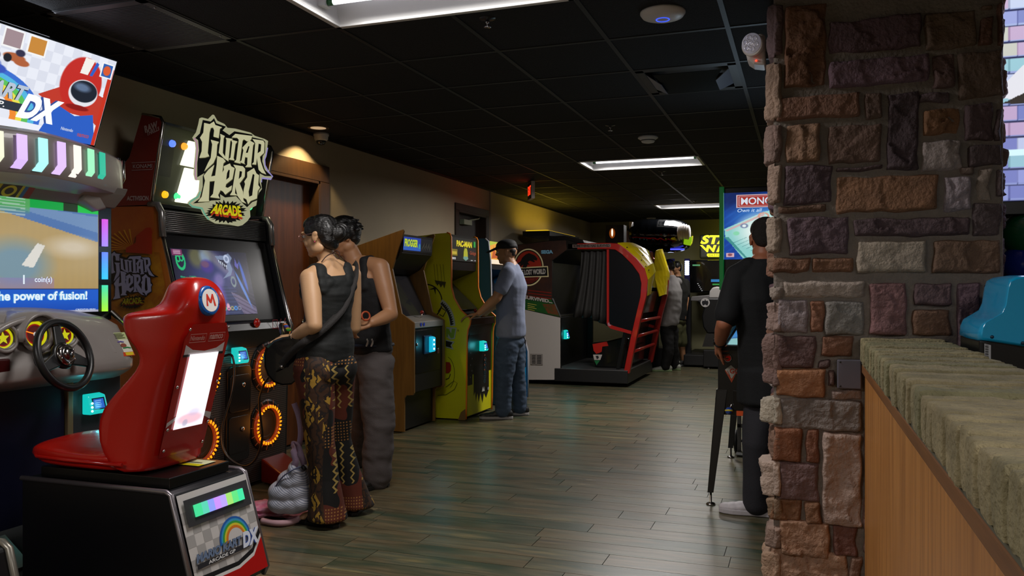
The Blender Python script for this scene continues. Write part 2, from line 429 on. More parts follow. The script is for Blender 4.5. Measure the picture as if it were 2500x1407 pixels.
# walls
m_wall = M('#b3a58c', .85, noise=(3, .2, '#a09379'), bump=(90, .12))
D1 = (4.95, 6.0, 2.2); D2 = (8.93, 9.87, 2.23)
wl = MB(); T = .2
for a, bb_, z0, z1 in ((YF, D1[0], 0, ZC), (D1[0], D1[1], D1[2], ZC), (D1[1], D2[0], 0, ZC), (D2[0], D2[1], D2[2], ZC), (D2[1], YB, 0, ZC)): wl.box((XL - T, a, z0), (XL, bb_, z1 + .02), m_wall)
tag(wl.build('wall_left', autofix=False), kind='structure')
tag(MB().box((XL - T, YB, 0), (XR + T, YB + T, ZC + .02), M('#84805f', .85, bump=(80, .1))).build('wall_back'), kind='structure')
tag(MB().box((XR, YF, 0), (XR + T, YB, ZC + .02), m_wall).build('wall_right'), kind='structure')
tag(MB().box((XL - T, YF - T, 0), (XR + T, YF, ZC + .02), m_wall).build('wall_front'), kind='structure')
m_base = M('#191513', .5)
bl = MB()
for a, c in ((YF, D1[0] - .1), (D1[1] + .12, D2[0] - .08), (D2[1] + .08, YB)): bl.box((XL, a, 0), (XL + .015, c, .11), m_base)
tag(bl.build('baseboard_left', autofix=False), kind='structure')
tag(MB().box((XL, YB - .015, 0), (XR, YB, .11), m_base).build('baseboard_back'), kind='structure')
tag(MB().box((XL, 10.0, .11), (XL + .014, 10.035, ZC - .02), M('#8f857a', .5)).build('trim_2'), kind='structure')
m_case = M('#553a22', .45, noise=(4, .5, '#33210f'), stretch=(8, 8, .8))
m_door = M('#7a4218', .35, noise=(3, .75, '#3e1d09'), stretch=(6, 6, .5))
for nm, (a, c, h), mt, md, wd in (('door_1', D1, m_case, m_door, .13), ('door_2', D2, M('#2b2017', .5), M('#241a12', .45, noise=(3, .5, '#150e08'), stretch=(6, 6, .5)), .07)):
    d = MB().box((XL - .12, a, .01), (XL - .075, c, h), md).build(nm, bevel=.002); tag(d, kind='structure')
    cs = MB()
    cs.box((XL - .12, a - .001, 0), (XL + .02, a + .035, h), mt); cs.box((XL - .12, c - .035, 0), (XL + .02, c + .001, h), mt); cs.box((XL - .12, a, h - .035), (XL + .02, c, h + .001), mt)
    cs.box((XL, a - wd, 0), (XL + .022, a + .01, h - .0102), mt); cs.box((XL, c - .01, 0), (XL + .022, c + wd, h - .0102), mt); cs.box((XL, a - wd, h - .01), (XL + .022, c + wd, h + wd), mt)
    cs.build('door_frame', d, bevel=.004, autofix=False)
    MB().lathe((XL - .075, c - .12, 1.0), (1, 0, 0), [(.028, 0), (.028, .008), (.011, .012), (.011, .045), (.027, .055), (.029, .07), (.015, .08), (0, .081)], M('#8b8578', .25, 1)).build('door_handle', d)
    if nm == 'door_2':
        k = MB().box((XL - .07, a + .25, h - .16), (XL - .01, a + .5, h - .1), M('#8d9a80', .4)); k.tube([(XL - .03, a + .45, h - .1), (XL + .03, a + .62, h - .07), (XL - .03, a + .8, h - .04)], .008, M('#8d9a80', .4)); k.build('door_closer', d)
# ------------------------------------------------------------ fluorescent troffers
def troffer(x, y, label, power, first=None):
    t = thing('ceiling_light', label, 'light', (x, y, ZC), 'fluorescent troffers in the dark ceiling')
    W_, H_ = 2 * GXS, GYS
    wh = M('#d8d8d6', .35); ref = M('#77777a', .10, 1)
    f = MB()
    for a, c in (((0, 0), (W_, .03)), ((0, H_ - .03), (W_, H_)), ((0, 0), (.03, H_)), ((W_ - .03, 0), (W_, H_))): f.box((x + a[0], y + a[1], ZC - .012), (x + c[0], y + c[1], ZC + .004), wh)
    f.build('frame', t, bevel=.003, autofix=False)
    r = MB()
    z1 = ZC + .13; z0 = ZC
    r.add([(x + .03, y + .03, z0), (x + W_ - .03, y + .03, z0), (x + W_ - .03, y + .09, z1), (x + .03, y + .09, z1)], [(0, 1, 2, 3)], wh)
    r.add([(x + .03, y + H_ - .03, z0), (x + W_ - .03, y + H_ - .03, z0), (x + W_ - .03, y + H_ - .09, z1), (x + .03, y + H_ - .09, z1)], [(3, 2, 1, 0)], wh)
    r.add([(x + .03, y + .09, z1), (x + W_ - .03, y + .09, z1), (x + W_ - .03, y + H_ - .09, z1), (x + .03, y + H_ - .09, z1)], [(3, 2, 1, 0)], ref)
    for xx in (x + .03, x + W_ - .03): r.add([(xx, y + .03, z0), (xx, y + H_ - .03, z0), (xx, y + H_ - .03, z1), (xx, y + .03, z1)], [(0, 1, 2, 3)], wh)
    r.build('reflector', t, autofix=False)
    for yy in (y + H_ * .3, y + H_ * .7):
        tu = MB().tube([(x + .09, yy, ZC + .05), (x + W_ - .09, yy, ZC + .05)], .014, E('#f4f2ff', TUBE), n=12).build('tube', t, 'lit white fluorescent tube')
        tcap = MB().lathe((x + .065, yy, ZC + .05), (1, 0, 0), [(.016, 0), (.016, .03)], M('#2f6a3c', .4)).lathe((x + W_ - .095, yy, ZC + .05), (1, 0, 0), [(.016, 0), (.016, .03)], M('#2f6a3c', .4)); each(tcap, 'tube_cap', tu)
        hol = MB().box((x + .03, yy - .03, ZC + .03), (x + .065, yy + .03, ZC + .08), wh).box((x + W_ - .065, yy - .03, ZC + .03), (x + W_ - .03, yy + .03, ZC + .08), wh); each(hol, 'lamp_holder', t)
    area('troffer_lamp', (x + W_ / 2, y + H_ / 2, ZC + .03), W_ * .8, H_ * .6, power, (1, .96, .93), parent=t, spread=170)
    return t
TUBE = 3.0
PW_ = [32, 66, 44, 10, 38, 60]
LB = ['fluorescent ceiling light nearest the camera, cut by the top edge', 'fluorescent ceiling light in mid hall below the smoke detector', 'far fluorescent ceiling light above the yellow lit sign', 'fluorescent ceiling light over the right side of the hall', 'fluorescent ceiling light behind the stone pillar and counter side', 'fluorescent ceiling light over the near left corner']
for (x, y), pw, lb in zip(LIGHTS, PW_, LB): troffer(x, y, lb, pw)
# ------------------------------------------------------------ small ceiling fittings
def sq_diffuser():
    x, y = SQ[0]; t = thing('air_diffuser', 'square black air vent with two pale angled ends in the ceiling', 'vent', (x, y, ZC))
    m = M('#0b0b0c', .5); mp = M('#6c7186', .4); mb = MB(); a, c = .1, GXS - .1; z1 = ZC + .07
    mb.box((x, y, ZC - .003), (x + GXS, y + .06, ZC + .004), m).box((x, y + GYS - .06, ZC - .003), (x + GXS, y + GYS, ZC + .004), m).box((x, y, ZC - .003), (x + .06, y + GYS, ZC + .004), m).box((x + GXS - .06, y, ZC - .003), (x + GXS, y + GYS, ZC + .004), m)
    mb.build('frame', t, autofix=False)
    s = MB(); h = .05
    s.add([(x + .06, y + .14, ZC), (x + .06, y + GYS - .14, ZC), (x + .14, y + GYS - .2, ZC - h), (x + .14, y + .2, ZC - h)], [(0, 1, 2, 3)], mp)
    s.add([(x + GXS - .06, y + .14, ZC), (x + GXS - .06, y + GYS - .14, ZC), (x + GXS - .14, y + GYS - .2, ZC - h), (x + GXS - .14, y + .2, ZC - h)], [(3, 2, 1, 0)], mp)
    each(s, 'end_vane', t, label='pale grey bevelled vane', autofix=False, solid=.003)
    s = MB()
    for q in range(5): yy = y + .14 + q * .08; s.add([(x + .1, yy, ZC), (x + GXS - .1, yy, ZC), (x + GXS - .14, yy + .05, ZC - .035), (x + .14, yy + .05, ZC - .035)], [(0, 1, 2, 3)], m)
    s.box((x + .06, y + .06, ZC + .05), (x + GXS - .06, y + GYS - .06, ZC + .06), m)
    s.build('slat', t, autofix=False, solid=.003)
sq_diffuser()
def grille():
    x, y = SQ[1]; t = thing('return_grille', 'grey slatted return air grille above the lit racing marquee', 'vent', (x, y, ZC)); m = M('#4b4a4e', .45)
    mb = MB(); w_ = .04
    mb.box((x, y, ZC - .008), (x + GXS, y + w_, ZC), m).box((x, y + GYS - w_, ZC - .008), (x + GXS, y + GYS, ZC), m).box((x, y, ZC - .008), (x + w_, y + GYS, ZC), m).box((x + GXS - w_, y, ZC - .008), (x + GXS, y + GYS, ZC), m)
    mb.box((x, y, ZC + .03), (x + GXS, y + GYS, ZC + .035), M('#0a0a0a', .9)); mb.build('frame', t, autofix=False)
    s = MB(); n = 34
    for q in range(n): yy = y + w_ + (GYS - 2 * w_) * (q + .5) / n; s.box((x + w_, yy - .003, ZC - .006), (x + GXS - w_, yy + .003, ZC + .008), m)
    s.build('slat', t, autofix=False)
    s = MB()
    for a in (.02, GXS - .02):
        for c in (.1, GYS - .1): s.ell((x + a, y + c, ZC - .009), .006, M('#9a9a9a', .3, 1), n=6)
    each(s, 'screw', t)
grille()
wht = M('#d9d5d6', .4)
q = onZ(1618, 40, ZC - .02); t = thing('wifi_access_point', 'round white disc shaped access point with faint blue ring on ceiling', 'access point', (q.x, q.y, ZC))
MB().lathe((q.x, q.y, ZC), (0, 0, -1), [(.105, 0), (.105, .008), (.095, .022), (.06, .034), (.0, .036)], wht, 40).build('housing', t)
MB().torus((q.x, q.y, ZC - .036), (0, 0, 1), .03, .0025, E('#3c5cff', 1.2)).build('status_ring', t, 'faint blue light ring')
def detector(px, py, r, name, label, cat, dome=False):
    q = onZ(px, py, ZC - .02); t = thing(name, label, cat, (q.x, q.y, ZC))
    MB().lathe((q.x, q.y, ZC), (0, 0, -1), [(r, 0), (r, .012), (r * .82, .022), (r * .72, .03), (r * .6, .048), (r * .25, .055), (0, .055)], wht, 28).build('housing', t)
    MB().lathe((q.x, q.y, ZC - .03), (0, 0, -1), [(r * .735, 0), (r * .70, .006)], M('#333333', .6), 28).build('vent_ring', t)
detector(1582, 340, .085, 'smoke_detector', 'white smoke detector just above the mid hall ceiling light', 'smoke detector')
detector(1590, 535, .085, 'smoke_detector', 'small pale detector above the black dome topped machine', 'smoke detector')
def sprinkler(px, py, lb):
    q = onZ(px, py, ZC); t = thing('fire_sprinkler', lb, 'sprinkler', (q.x, q.y, ZC)); ch = M('#b9b9c4', .15, 1)
    MB().lathe((q.x, q.y, ZC + .001), (0, 0, -1), [(.04, 0), (.04, .003), (.015, .008), (.012, .012)], M('#1c1c20', .3), 24).build('collar', t)
    MB().lathe((q.x, q.y, ZC - .01), (0, 0, -1), [(.009, 0), (.009, .012), (.004, .014), (.004, .03), (.018, .032), (.018, .034), (0, .035)], ch, 16).torus((q.x, q.y, ZC - .027), (1, .3, 0), .014, .0022, ch).build('head', t, 'chrome sprinkler head')
sprinkler(1190, 45, 'chrome ceiling sprinkler next to the nearest fluorescent light'); sprinkler(1490, 306, 'small chrome ceiling sprinkler left of the smoke detector'); sprinkler(1616, 418, 'small chrome ceiling sprinkler behind the mid hall fluorescent light'); sprinkler(1697, 491, 'far chrome ceiling sprinkler over the far fluorescent light')
# warm recessed downlight
q = onZ(777, 312, ZC); DL = (q.x, q.y)
t = thing('recessed_downlight', 'warm round recessed downlight glowing above the wooden door', 'light', (q.x, q.y, ZC))
MB().lathe((q.x, q.y, ZC + .001), (0, 0, -1), [(.062, 0), (.085, 0), (.085, .005), (.062, .004)], M('#6b5132', .4), 32).build('trim_ring', t)
MB().lathe((q.x, q.y, ZC - .002), (0, 0, -1), [(.0, 0), (.062, 0), (.062, .001)], E('#ffe6bd', 1.6), 32).build('lens', t, 'glowing warm lens')
sp = bpy.data.lights.new('downlight_lamp', 'SPOT'); sp.energy = 34; sp.color = (1, .72, .36); sp.spot_size = math.radians(112); sp.spot_blend = .15; sp.shadow_soft_size = .06
so = bpy.data.objects.new('downlight_lamp', sp); COL.objects.link(so); so.location = (0, 0, -.012); so.parent = t
# dome camera
q = onZ(784, 326, ZC); t = thing('security_camera', 'white dome security camera beside the warm downlight', 'camera', (q.x, q.y, ZC))
MB().lathe((q.x, q.y, ZC), (0, 0, -1), [(.064, 0), (.064, .02), (.058, .024), (.056, .05), (.046, .062), (0, .062)], wht, 32).build('housing', t)
MB().lathe((q.x, q.y, ZC - .062), (0, 0, -1), [(.044, 0), (.04, .018), (.026, .033), (0, .038)], M('#0a0a0c', .05, coat=1), 28).build('dome', t, 'dark glass dome')
MB().ell((q.x + .012, q.y - .02, ZC - .086), .012, M('#8899aa', .1, .5), n=8).build('lens', t)
# exit sign
q = P(1297, 466, 9.9); t = thing('exit_sign', 'red lit EXIT sign hanging from the ceiling along the left wall', 'exit sign', (q.x, q.y, ZC))
ex, ey, ez = q.x, q.y, q.z
xm = M('#c4b4ae', .5)
MB().box((ex - .13, ey - .022, ez - .105), (ex + .13, ey + .022, ez + .105), xm).box((ex - .06, ey - .015, ez + .1), (ex + .06, ey + .015, ZC), xm).build('housing', t, bevel=.004)
for sgn in (-1, 1):
    A = Art((ex - sgn * .12 * (1 if sgn > 0 else 1), ey - sgn * .0222, ez - .095), (sgn, 0, 0), (0, 0, 1))
    A.rect((0, 0), (.24, .19), M('#3a0805', .4)); A.text('EXIT', (.02, .04), .11, E('#ff3517', 2.2), w=.2, off=.02); A.build('face', t, 'glowing red EXIT lettering')
area('exit_lamp', (ex, ey - .04, ez), .2, .15, .22, (1, .08, .03), rot=(-math.pi / 2, 0, 0), parent=t)
t.rotation_euler = (0, 0, math.radians(-62))
# ------------------------------------------------------------ stone pillar
YP, PX0, PX1, PD = 3.62, -.118, .73, .62
pil = thing('stone_pillar', 'big floor to ceiling pillar of mixed brown and purple stones', 'pillar', ((PX0 + PX1) / 2, YP + PD / 2, 0))
MB().box((PX0, YP, 0), (PX1, YP + PD, ZC - .005), M('#857b72', .95, noise=(14, .5, '#665e57'), bump=(70, .8))).build('mortar_core', pil, 'grey mortar between the stones', bevel=.01)
S1 = '''135 12 330 425 7d563f|350 62 800 260 5d444a|355 262 840 428 7a606c|825 42 1070 240 76604f|1095 82 1155 215 6d4a3a|1108 18 1152 38 7a604c|865 262 965 430 755b58|988 240 1215 478 6f5a4c|92 450 495 590 8a6350|528 458 602 578 6b5449|640 450 790 832 4b3c41|795 448 945 502 665458|820 528 990 660 8b6243|1015 502 1155 685 5d494c|142 605 300 792 96735a|348 602 605 800 73594d|812 685 998 835 a99b97|1035 708 1200 812 594a4b|385 812 605 838 5a4647|1003 812 1060 850 7d6b60|132 805 362 1000 5c4950|390 852 880 1043 8d6549|918 865 1045 1030 a1949a|1080 822 1145 980 9b8c80|1062 995 1195 1155 5a4c4d|1172 830 1195 960 6a5a5b|98 1005 335 1043 6e5240|155 1062 440 1245 624e56|475 1065 1045 1162 574549|490 1182 825 1335 aa9c8b|865 1182 1195 1342 7a5f4c|78 1268 255 1335 7b5640|278 1268 462 1332 845d44|350 5 640 45 4d3b3d|680 -5 950 20 54423f|1180 12 1205 215 6d4a3a|120 -40 640 -5 6b5048|660 -60 1190 -20 5b4a4a|1168 540 1195 688 5d4c4e'''
S2 = '''130 -24 515 50 b0a094|550 -15 725 232 845f5f|765 -15 940 90 624d50|755 118 935 235 795945|975 -15 1085 300 654f58|1120 -10 1185 120 54474b|1110 140 1190 300 5d4b4a|98 65 240 220 8f8182|258 72 315 222 8c5f47|328 75 515 232 85807a|95 245 275 390 5f4542|312 245 462 335 80563f|300 358 352 392 55403c|92 405 322 532 a26f4c|345 412 374 482 6b5048|355 508 508 548 9e8980|118 560 500 690 847a74|75 695 208 845 8e5d43|240 700 298 858 8b5a43|318 720 502 1155 b89f92|108 868 295 1035 7f6463|70 1040 205 1135 8d6345|229 1055 302 1150 8e6548|112 1158 345 1300 b28a6f|372 1175 480 1312 7a5146|70 1310 430 1470 b8937a|448 1322 500 1420 90705e|70 1480 300 1590 8a6a55|320 1440 500 1590 7d6055|520 1060 900 1300 7d6055|520 700 760 900 6f5a55|800 620 1150 900 6b4a3a'''
stn = MB(); rnd = random.Random(11)
SV, SF, SCOL = [], [], []
def stone(x0, z0, x1, z1, colr, depth, seed, fx=None):
    """front facing -Y unless fx maps (x,z,h) elsewhere"""
    nx = max(4, int((x1 - x0) / .0075)); nz = max(4, int((z1 - z0) / .0075)); base = len(SV); cc = lin('#' + colr)
    rn = random.Random(seed); tilt = (rn.uniform(-.02, .02), rn.uniform(-.02, .02)); fr = rn.uniform(.35, 1.0)
    for j in range(nz + 1):
        for i in range(nx + 1):
            s, t = i / nx, j / nz; x = x0 + (x1 - x0) * s; z = z0 + (z1 - z0) * t
            e = min(s * (x1 - x0), (1 - s) * (x1 - x0), t * (z1 - z0), (1 - t) * (z1 - z0)); k = min(1, e / .011); k = (1 - (1 - k) ** 2.2)
            vx = x + noise.noise(Vector((z * 18, seed, 1))) * .010 * (1 - 2 * abs(.5 - s)) * 0 + noise.noise(Vector((x * 9, z * 14, seed * 1.7))) * .011
            vz = z + noise.noise(Vector((x * 14, z * 9, seed * 2.3 + 7))) * .009
            f = noise.fractal(Vector((x * 9, z * 9, seed * 3.1)), 1, 2, 4); ce = noise.cell_vector(Vector((x * 11 + f * .6, z * 11 + f * .6, seed * .7))).x
            q0 = Vector((x * 8 + f * .35, z * 8 + f * .35, seed * 5.3)); vp = noise.voronoi(q0)[1][0]; tv = noise.cell_vector(vp * 9.7); hf_ = (q0.x - vp.x) * tv.x + (q0.z * 0) + (q0.y - vp.y) * tv.y
            q1 = q0 * 2.3; vp1 = noise.voronoi(q1)[1][0]; tv1 = noise.cell_vector(vp1 * 7.1); hf1 = (q1.x - vp1.x) * tv1.x + (q1.y - vp1.y) * tv1.y
            h = depth * k + min(1, e / .02 + .35) * k * (f * .006 * fr + hf_ * .020 * fr + hf1 * .009 * fr + (s - .5) * tilt[0] + (t - .5) * tilt[1])
            if e < 1e-6: h = -.004
            p = (vx, YP - h, vz) if fx is None else fx(vx, vz, h)
            SV.append(p); g = 1 + .16 * noise.noise(Vector((x * 25, z * 25, seed))) + (.12 * fr if f > .25 else 0); SCOL.append(tuple(min(1, q_ * g) for q_ in cc))
    for j in range(nz):
        for i in range(nx):
            a = base + j * (nx + 1) + i; SF.append((a, a + 1, a + nx + 2, a + nx + 1) if fx is None else (a + nx + 1, a + nx + 2, a + 1, a))
k = 0
for S, sc, oy in ((S1, 2.009, 0), (S2, 1.9908, 700)):
    for ln in S.split('|'):
        a = ln.split(); v = [float(t_) for t_ in a[:4]]; k += 1
        p0 = onY(1850 + v[0] / sc, oy + v[3] / sc, YP - .02); p1 = onY(1850 + v[2] / sc, oy + v[1] / sc, YP - .02)
        z1 = min(p1.z, ZC - .01); z0 = max(p0.z, .005)
        if z1 - z0 < .01: continue
        stone(p0.x - .004, z0 - .004, min(p1.x + .004, PX1 - .002), z1 + .004, a[4], rnd.uniform(.016, .027), k)
# corner stones wrapping to the left face and beyond
EDGE = [(25, 280, 0, '7a6468', .02), (310, 590, 0, 'a08572', .03), (612, 800, 0, '8b7268', .034), (812, 1000, 0, 'a58b7a', .02), (1065, 1240, 0, 'a3907f', .026), (1262, 1335, 0, '8a6a55', .022),
        (0, 60, 1, '96887d', .01), (75, 220, 1, '9a8177', .02), (230, 480, 1, '7a6058', .034), (538, 668, 1, 'b5aa98', .045), (690, 835, 1, '8a6a58', .02), (845, 1015, 1, 'bfa899', .05), (1025, 1130, 1, '9a8068', .02), (1160, 1275, 1, 'a08678', .03), (1290, 1440, 1, 'bb9a80', .045), (1450, 1590, 1, '9a7a66', .03)]
for y0, y1, w_, c_, dp in EDGE:
    sc, oy = ((2.009, 0), (1.9908, 700))[w_]; za = onY(1885, oy + y1 / sc, YP).z; zb = min(onY(1885, oy + y0 / sc, YP).z, ZC - .01); za = max(za, .005)
    if zb - za < .02: continue
    k += 1; stone(PX0 - .004, za, PX0 + .035, zb, c_, .026, k)
    k += 1; stone(YP - .012, za, YP + rnd.uniform(.12, .24), zb, c_, dp, k, fx=lambda a, z, h: (PX0 - h, a, z))
# the rest of the left and right faces
for side in (0, 1):
    z = .01
    while z < ZC - .05:
        hh = rnd.uniform(.07, .17); z1 = min(z + hh, ZC - .01); y = YP + (.27 if side == 0 else .01)
        while y < YP + PD - .05:
            ww = rnd.uniform(.1, .3); y1 = min(y + ww, YP + PD - .005); k += 1; c_ = rnd.choice(['7d563f', '5d444a', '76604f', '8a6350', 'a99b97', '6b5449', '7a606c'])
            if side == 0: stone(y, z, y1, z1, c_, .026, k, fx=lambda a, zz, h: (PX0 - h, a, zz))
            else: stone(y, z, y1, z1, c_, .012, k, fx=lambda a, zz, h: (PX1 + h, a, zz))
            y = y1 + .02
        z = z1 + .02
me = bpy.data.meshes.new('stonework'); me.from_pydata(SV, [], SF); ca = me.color_attributes.new('tone', 'FLOAT_COLOR', 'POINT'); ca.data.foreach_set('color', np.array([c_ + (1,) for c_ in SCOL], np.float32).reshape(-1))
me.materials.append(M('888888', .82, noise=(9, .35, '#3b2c28'), bump=(70, 1.0), attr='tone', name='stone')); 
for p_ in me.polygons: p_.use_smooth = True
link('stonework', me, pil)
# blank plate on the pillar
a = onY(2044, 949, YP - .035); c = onY(2103, 880, YP - .035)
t = thing('blank_wall_plate', 'plain grey metal blank plate set in the stone pillar by the counter', 'plate', (a.x, YP, a.z))
MB().box((a.x, YP - .034, a.z), (c.x, YP + .002, c.z), M('#6a6875', .45, .3)).build('plate', t, bevel=.004)
scr = MB().lathe((a.x + .012, YP - .034, c.z - .01), (0, -1, 0), [(.004, 0), (.003, .002), (0, .002)], M('#222222', .4), 10).lathe((a.x + .012, YP - .034, a.z + .01), (0, -1, 0), [(.004, 0), (.003, .002), (0, .002)], M('#222222', .4), 10); each(scr, 'screw', t)
# half wall with brick-on-edge cap
KX0, KX1, KY0, KY1, KZ = .235, .50, .25, YP - .01, .975
t = thing('half_wall', 'half height partition of orange brown wood running to the stone pillar', 'partition', (KX0, KY1, 0))
MB().box((KX0, KY0, .004), (KX1, KY1, KZ), M('#c98a48', .4, noise=(5, .8, '#8f5a2a'), stretch=(1, 7, .35))).build('panel', t, bevel=.003)
MB().box((KX0 - .012, KY0, KZ - .035), (KX0 + .002, KY1, KZ), M('#8a5a30', .45, noise=(5, .7, '#5a381a'), stretch=(7, .5, 7))).build('top_moulding', t, bevel=.004)
t2 = thing('brick_counter_cap', 'row of rough greenish tan bricks on edge capping the half wall', 'counter', (KX0, KY1, KZ))
rnd = random.Random(5); y = KY1 - .001; SV, SF, SCOL = [], [], []
def brick(x0, y0, z0, x1, y1, z1, cc, seed):
    nx, ny, nzz = 26, 9, 9; base = len(SV); idx = {}
    def vert(i, j, k):
        key = (i, j, k)
        if key in idx: return idx[key]
        s, t, u = i / nx, j / ny, k / nzz; p = Vector((x0 + (x1 - x0) * s, y0 + (y1 - y0) * t, z0 + (z1 - z0) * u))
        c = Vector((max(x0 + .007, min(x1 - .007, p.x)), max(y0 + .007, min(y1 - .007, p.y)), max(z0 + .007, min(z1 - .007, p.z)))); dlt = p - c
        if dlt.length > 1e-9: p = c + dlt.normalized() * min(dlt.length, .007)
        n = (p - Vector(((x0 + x1) / 2, (y0 + y1) / 2, (z0 + z1) / 2))); f = noise.fractal(Vector((p.x * 22, p.y * 30, p.z * 22 + seed)), 1, 2, 4)
        p = p + Vector((n.x * .25, n.y, n.z)).normalized() * f * .0032
        if k == nzz: p.z -= max(0, noise.noise(Vector((p.x * 14, p.y * 40, seed)))) * .005
        idx[key] = len(SV); SV.append(tuple(p)); g = 1 + .25 * noise.noise(Vector((p.x * 14, p.y * 20, p.z * 14 + seed))); SCOL.append(tuple(q_ * g for q_ in cc)); return idx[key]
    for i in range(nx):
        for j in range(ny): SF.append((vert(i, j, nzz), vert(i + 1, j, nzz), vert(i + 1, j + 1, nzz), vert(i, j + 1, nzz)))
    for j in range(ny):
        for k in range(nzz): SF.append((vert(0, j, k), vert(0, j, k + 1), vert(0, j + 1, k + 1), vert(0, j + 1, k))); SF.append((vert(nx, j, k), vert(nx, j + 1, k), vert(nx, j + 1, k + 1), vert(nx, j, k + 1)))
    for i in range(nx):
        for k in range(nzz): SF.append((vert(i, 0, k), vert(i + 1, 0, k), vert(i + 1, 0, k + 1), vert(i, 0, k + 1)))
n = 0
while y > KY0:
    wd = rnd.uniform(.052, .072); n += 1
    brick(.214 + rnd.uniform(-.004, .006), y - wd, KZ + .008 + rnd.uniform(0, .005), .524, y, 1.079 + rnd.uniform(-.0045, .0045), lin(rnd.choice(['#9a8f6c', '#8c8664', '#a19370', '#958a68'])), n * 3.7); y -= wd + .005
me = bpy.data.meshes.new('bricks'); me.from_pydata(SV, [], SF); ca = me.color_attributes.new('tone', 'FLOAT_COLOR', 'POINT'); ca.data.foreach_set('color', np.array([c_ + (1,) for c_ in SCOL], np.float32).reshape(-1))
me.materials.append(M('999999', .9, noise=(11, .45, '#4d4a32'), bump=(90, .9), attr='tone', name='brick'))
for p_ in me.polygons: p_.use_smooth = True
link('bricks', me, t2)
MB().box((.222, KY0, KZ + .003), (.516, KY1, 1.066), M('#5a5646', .95)).build('mortar', t2)
# emergency lamp on the pillar side
q = onY(1845, 118, 3.86); t = thing('emergency_light', 'white emergency light with round clear lamp head beside the stone pillar', 'emergency light', (PX0, 3.86, q.z))
ex, ey, ez = q.x, 3.86, q.z
bm_ = MB()
prof = onY(1868, 84, 3.86), onY(1850, 80, 3.86)
pts = [onY(a, c, 3.80) for a, c in ((1868, 84), (1853, 79), (1838, 100), (1820, 132), (1826, 146), (1840, 155), (1868, 158))]
bm_.prism(pts, (0, .12, 0), M('#cfc7c3', .4)); bm_.build('housing', t, bevel=.012, seg=3)
c0 = onY(1835, 106, 3.77); ax = Vector((-.35, -.93, -.12))
MB().lathe(c0 + Vector((.02, .05, 0)), ax, [(.0, 0), (.03, 0), (.048, .03), (.05, .05), (.046, .056)], M('#cfc7c3', .35), 32).build('lamp_head', t)
MB().lathe(c0 + ax * .001, ax, [(.045, 0), (.044, .004), (0, .008)], M('#c9c6d6', .12, .2, emit=.12), 32).build('lens', t, 'clear faceted lens')
mbb = MB()
for i in range(7):
    a = i * math.pi / 3; r = .0 if i == 6 else .026; u = ax.orthogonal().normalized(); v = ax.cross(u)
    mbb.torus(c0 + ax * .009 + (u * math.cos(a) + v * math.sin(a)) * r, ax, .010, .0018, M('#e8e8f0', .1, .6), n=14, k=6)
each(mbb, 'lens_facet', t)
c1 = onY(1846, 148, 3.795); MB().ell(c1, .004, E('#ff3a20', 3), n=8).build('indicator', t, 'tiny red indicator')
c2 = onY(1868, 134, 3.86)
MB().lathe((PX0 + .01, 3.86, c2.z), (-1, 0, 0), [(.016, 0), (.016, PX0 - c2.x + .012)], M('#9aa9b5', .25, 1), 20).build('conduit', t, 'metal conduit stub')
# ============================================================ RACING MACHINE (faces the hall, +X)
m_blk = M('#0b0b10', .35, bump=(120, .05)); m_chr = M('#b8b2ae', .22, 1); m_dkm = M('#1b1a1c', .4, bump=(90, .1)); m_scr = M('#c9c4c2', .25, 1)
m_gry = M('#8b8480', .38, coat=.2); m_gry2 = M('#6a6560', .4)
def AX(X, y=0, z=0): return Art((X, y, z), (0, 1, 0), (0, 0, 1))
def AY(Y, x=0, z=0): return Art((x, Y, z), (1, 0, 0), (0, 0, 1))
def screw(mb, c, ax, r=.006, m=None): mb.lathe(c, ax, [(r, 0), (r * .9, r * .4), (r * .5, r * .7), (0, r * .75)], m or m_scr, 10)
def card_reader(t, c, sc=1.0):
    """glowing swipe reader, faces +X"""
    x, y, z = c
    g = M('#0fb7b0', .2, emit=1.15, name='reader_glow'); q = MB()
    pr = [(0, -.05), (.055, -.05), (.062, -.03), (.04, .045), (0, .055)]
    q.prism([(x + a * sc, y - .055 * sc, z + b_ * sc) for a, b_ in pr], (0, .11 * sc, 0), g); o = q.build('card_reader', t, 'glowing cyan card reader', bevel=.006 * sc)
    A = Art((x + .0635 * sc, y - .04 * sc, z - .027 * sc), (0, 1, 0), (-.022, 0, .075))
    A.rect((0, 0), (.08 * sc, .062 * sc), M('#0a1420', .3)); A.rect((.008 * sc, .006 * sc), (.072 * sc, .056 * sc), E('#1f57c8', .9))
    for i in range(4): A.rect((.014 * sc, (.014 + .01 * i) * sc), ((.05 + .004 * (i % 2)) * sc, (.018 + .01 * i) * sc), E('#8fc4ff', .8))
    A.build('reader_screen', o)
    q = MB()
    for i in range(3): q.ell((x + .064 * sc, y - .05 * sc, z + (-.03 + .02 * i) * sc), .006 * sc, E('#c8ffff', 2), n=6)
    each(q, 'reader_light', o)
    point('reader_lamp', (x + .09 * sc, y, z), .25 * sc, (.1, .9, 1), .03, t)
    return o
Y0, Y1, YM = 2.16, 3.31, 2.74
rm = thing('racing_game_machine', 'red seated arcade racing machine with wheel, big screen and lit rainbow marquee', 'arcade machine', (-3.2, YM, 0))
body = MB()
body.prism([(-3.86, Y0, .01), (-3.36, Y0, .01), (-3.36, Y0, .86), (-3.40, Y0, 1.1), (-3.44, Y0, 1.78), (-3.5, Y0, 2.02), (-3.86, Y0, 2.02)], (0, Y1 - Y0, 0), m_blk)
body.build('cabinet_body', rm, bevel=.008)
MB().box((-3.36, 2.30, .12), (-3.30, 2.95, .84), M('#0a0c22', .35)).build('lower_door', rm, 'dark navy lower door', bevel=.006)
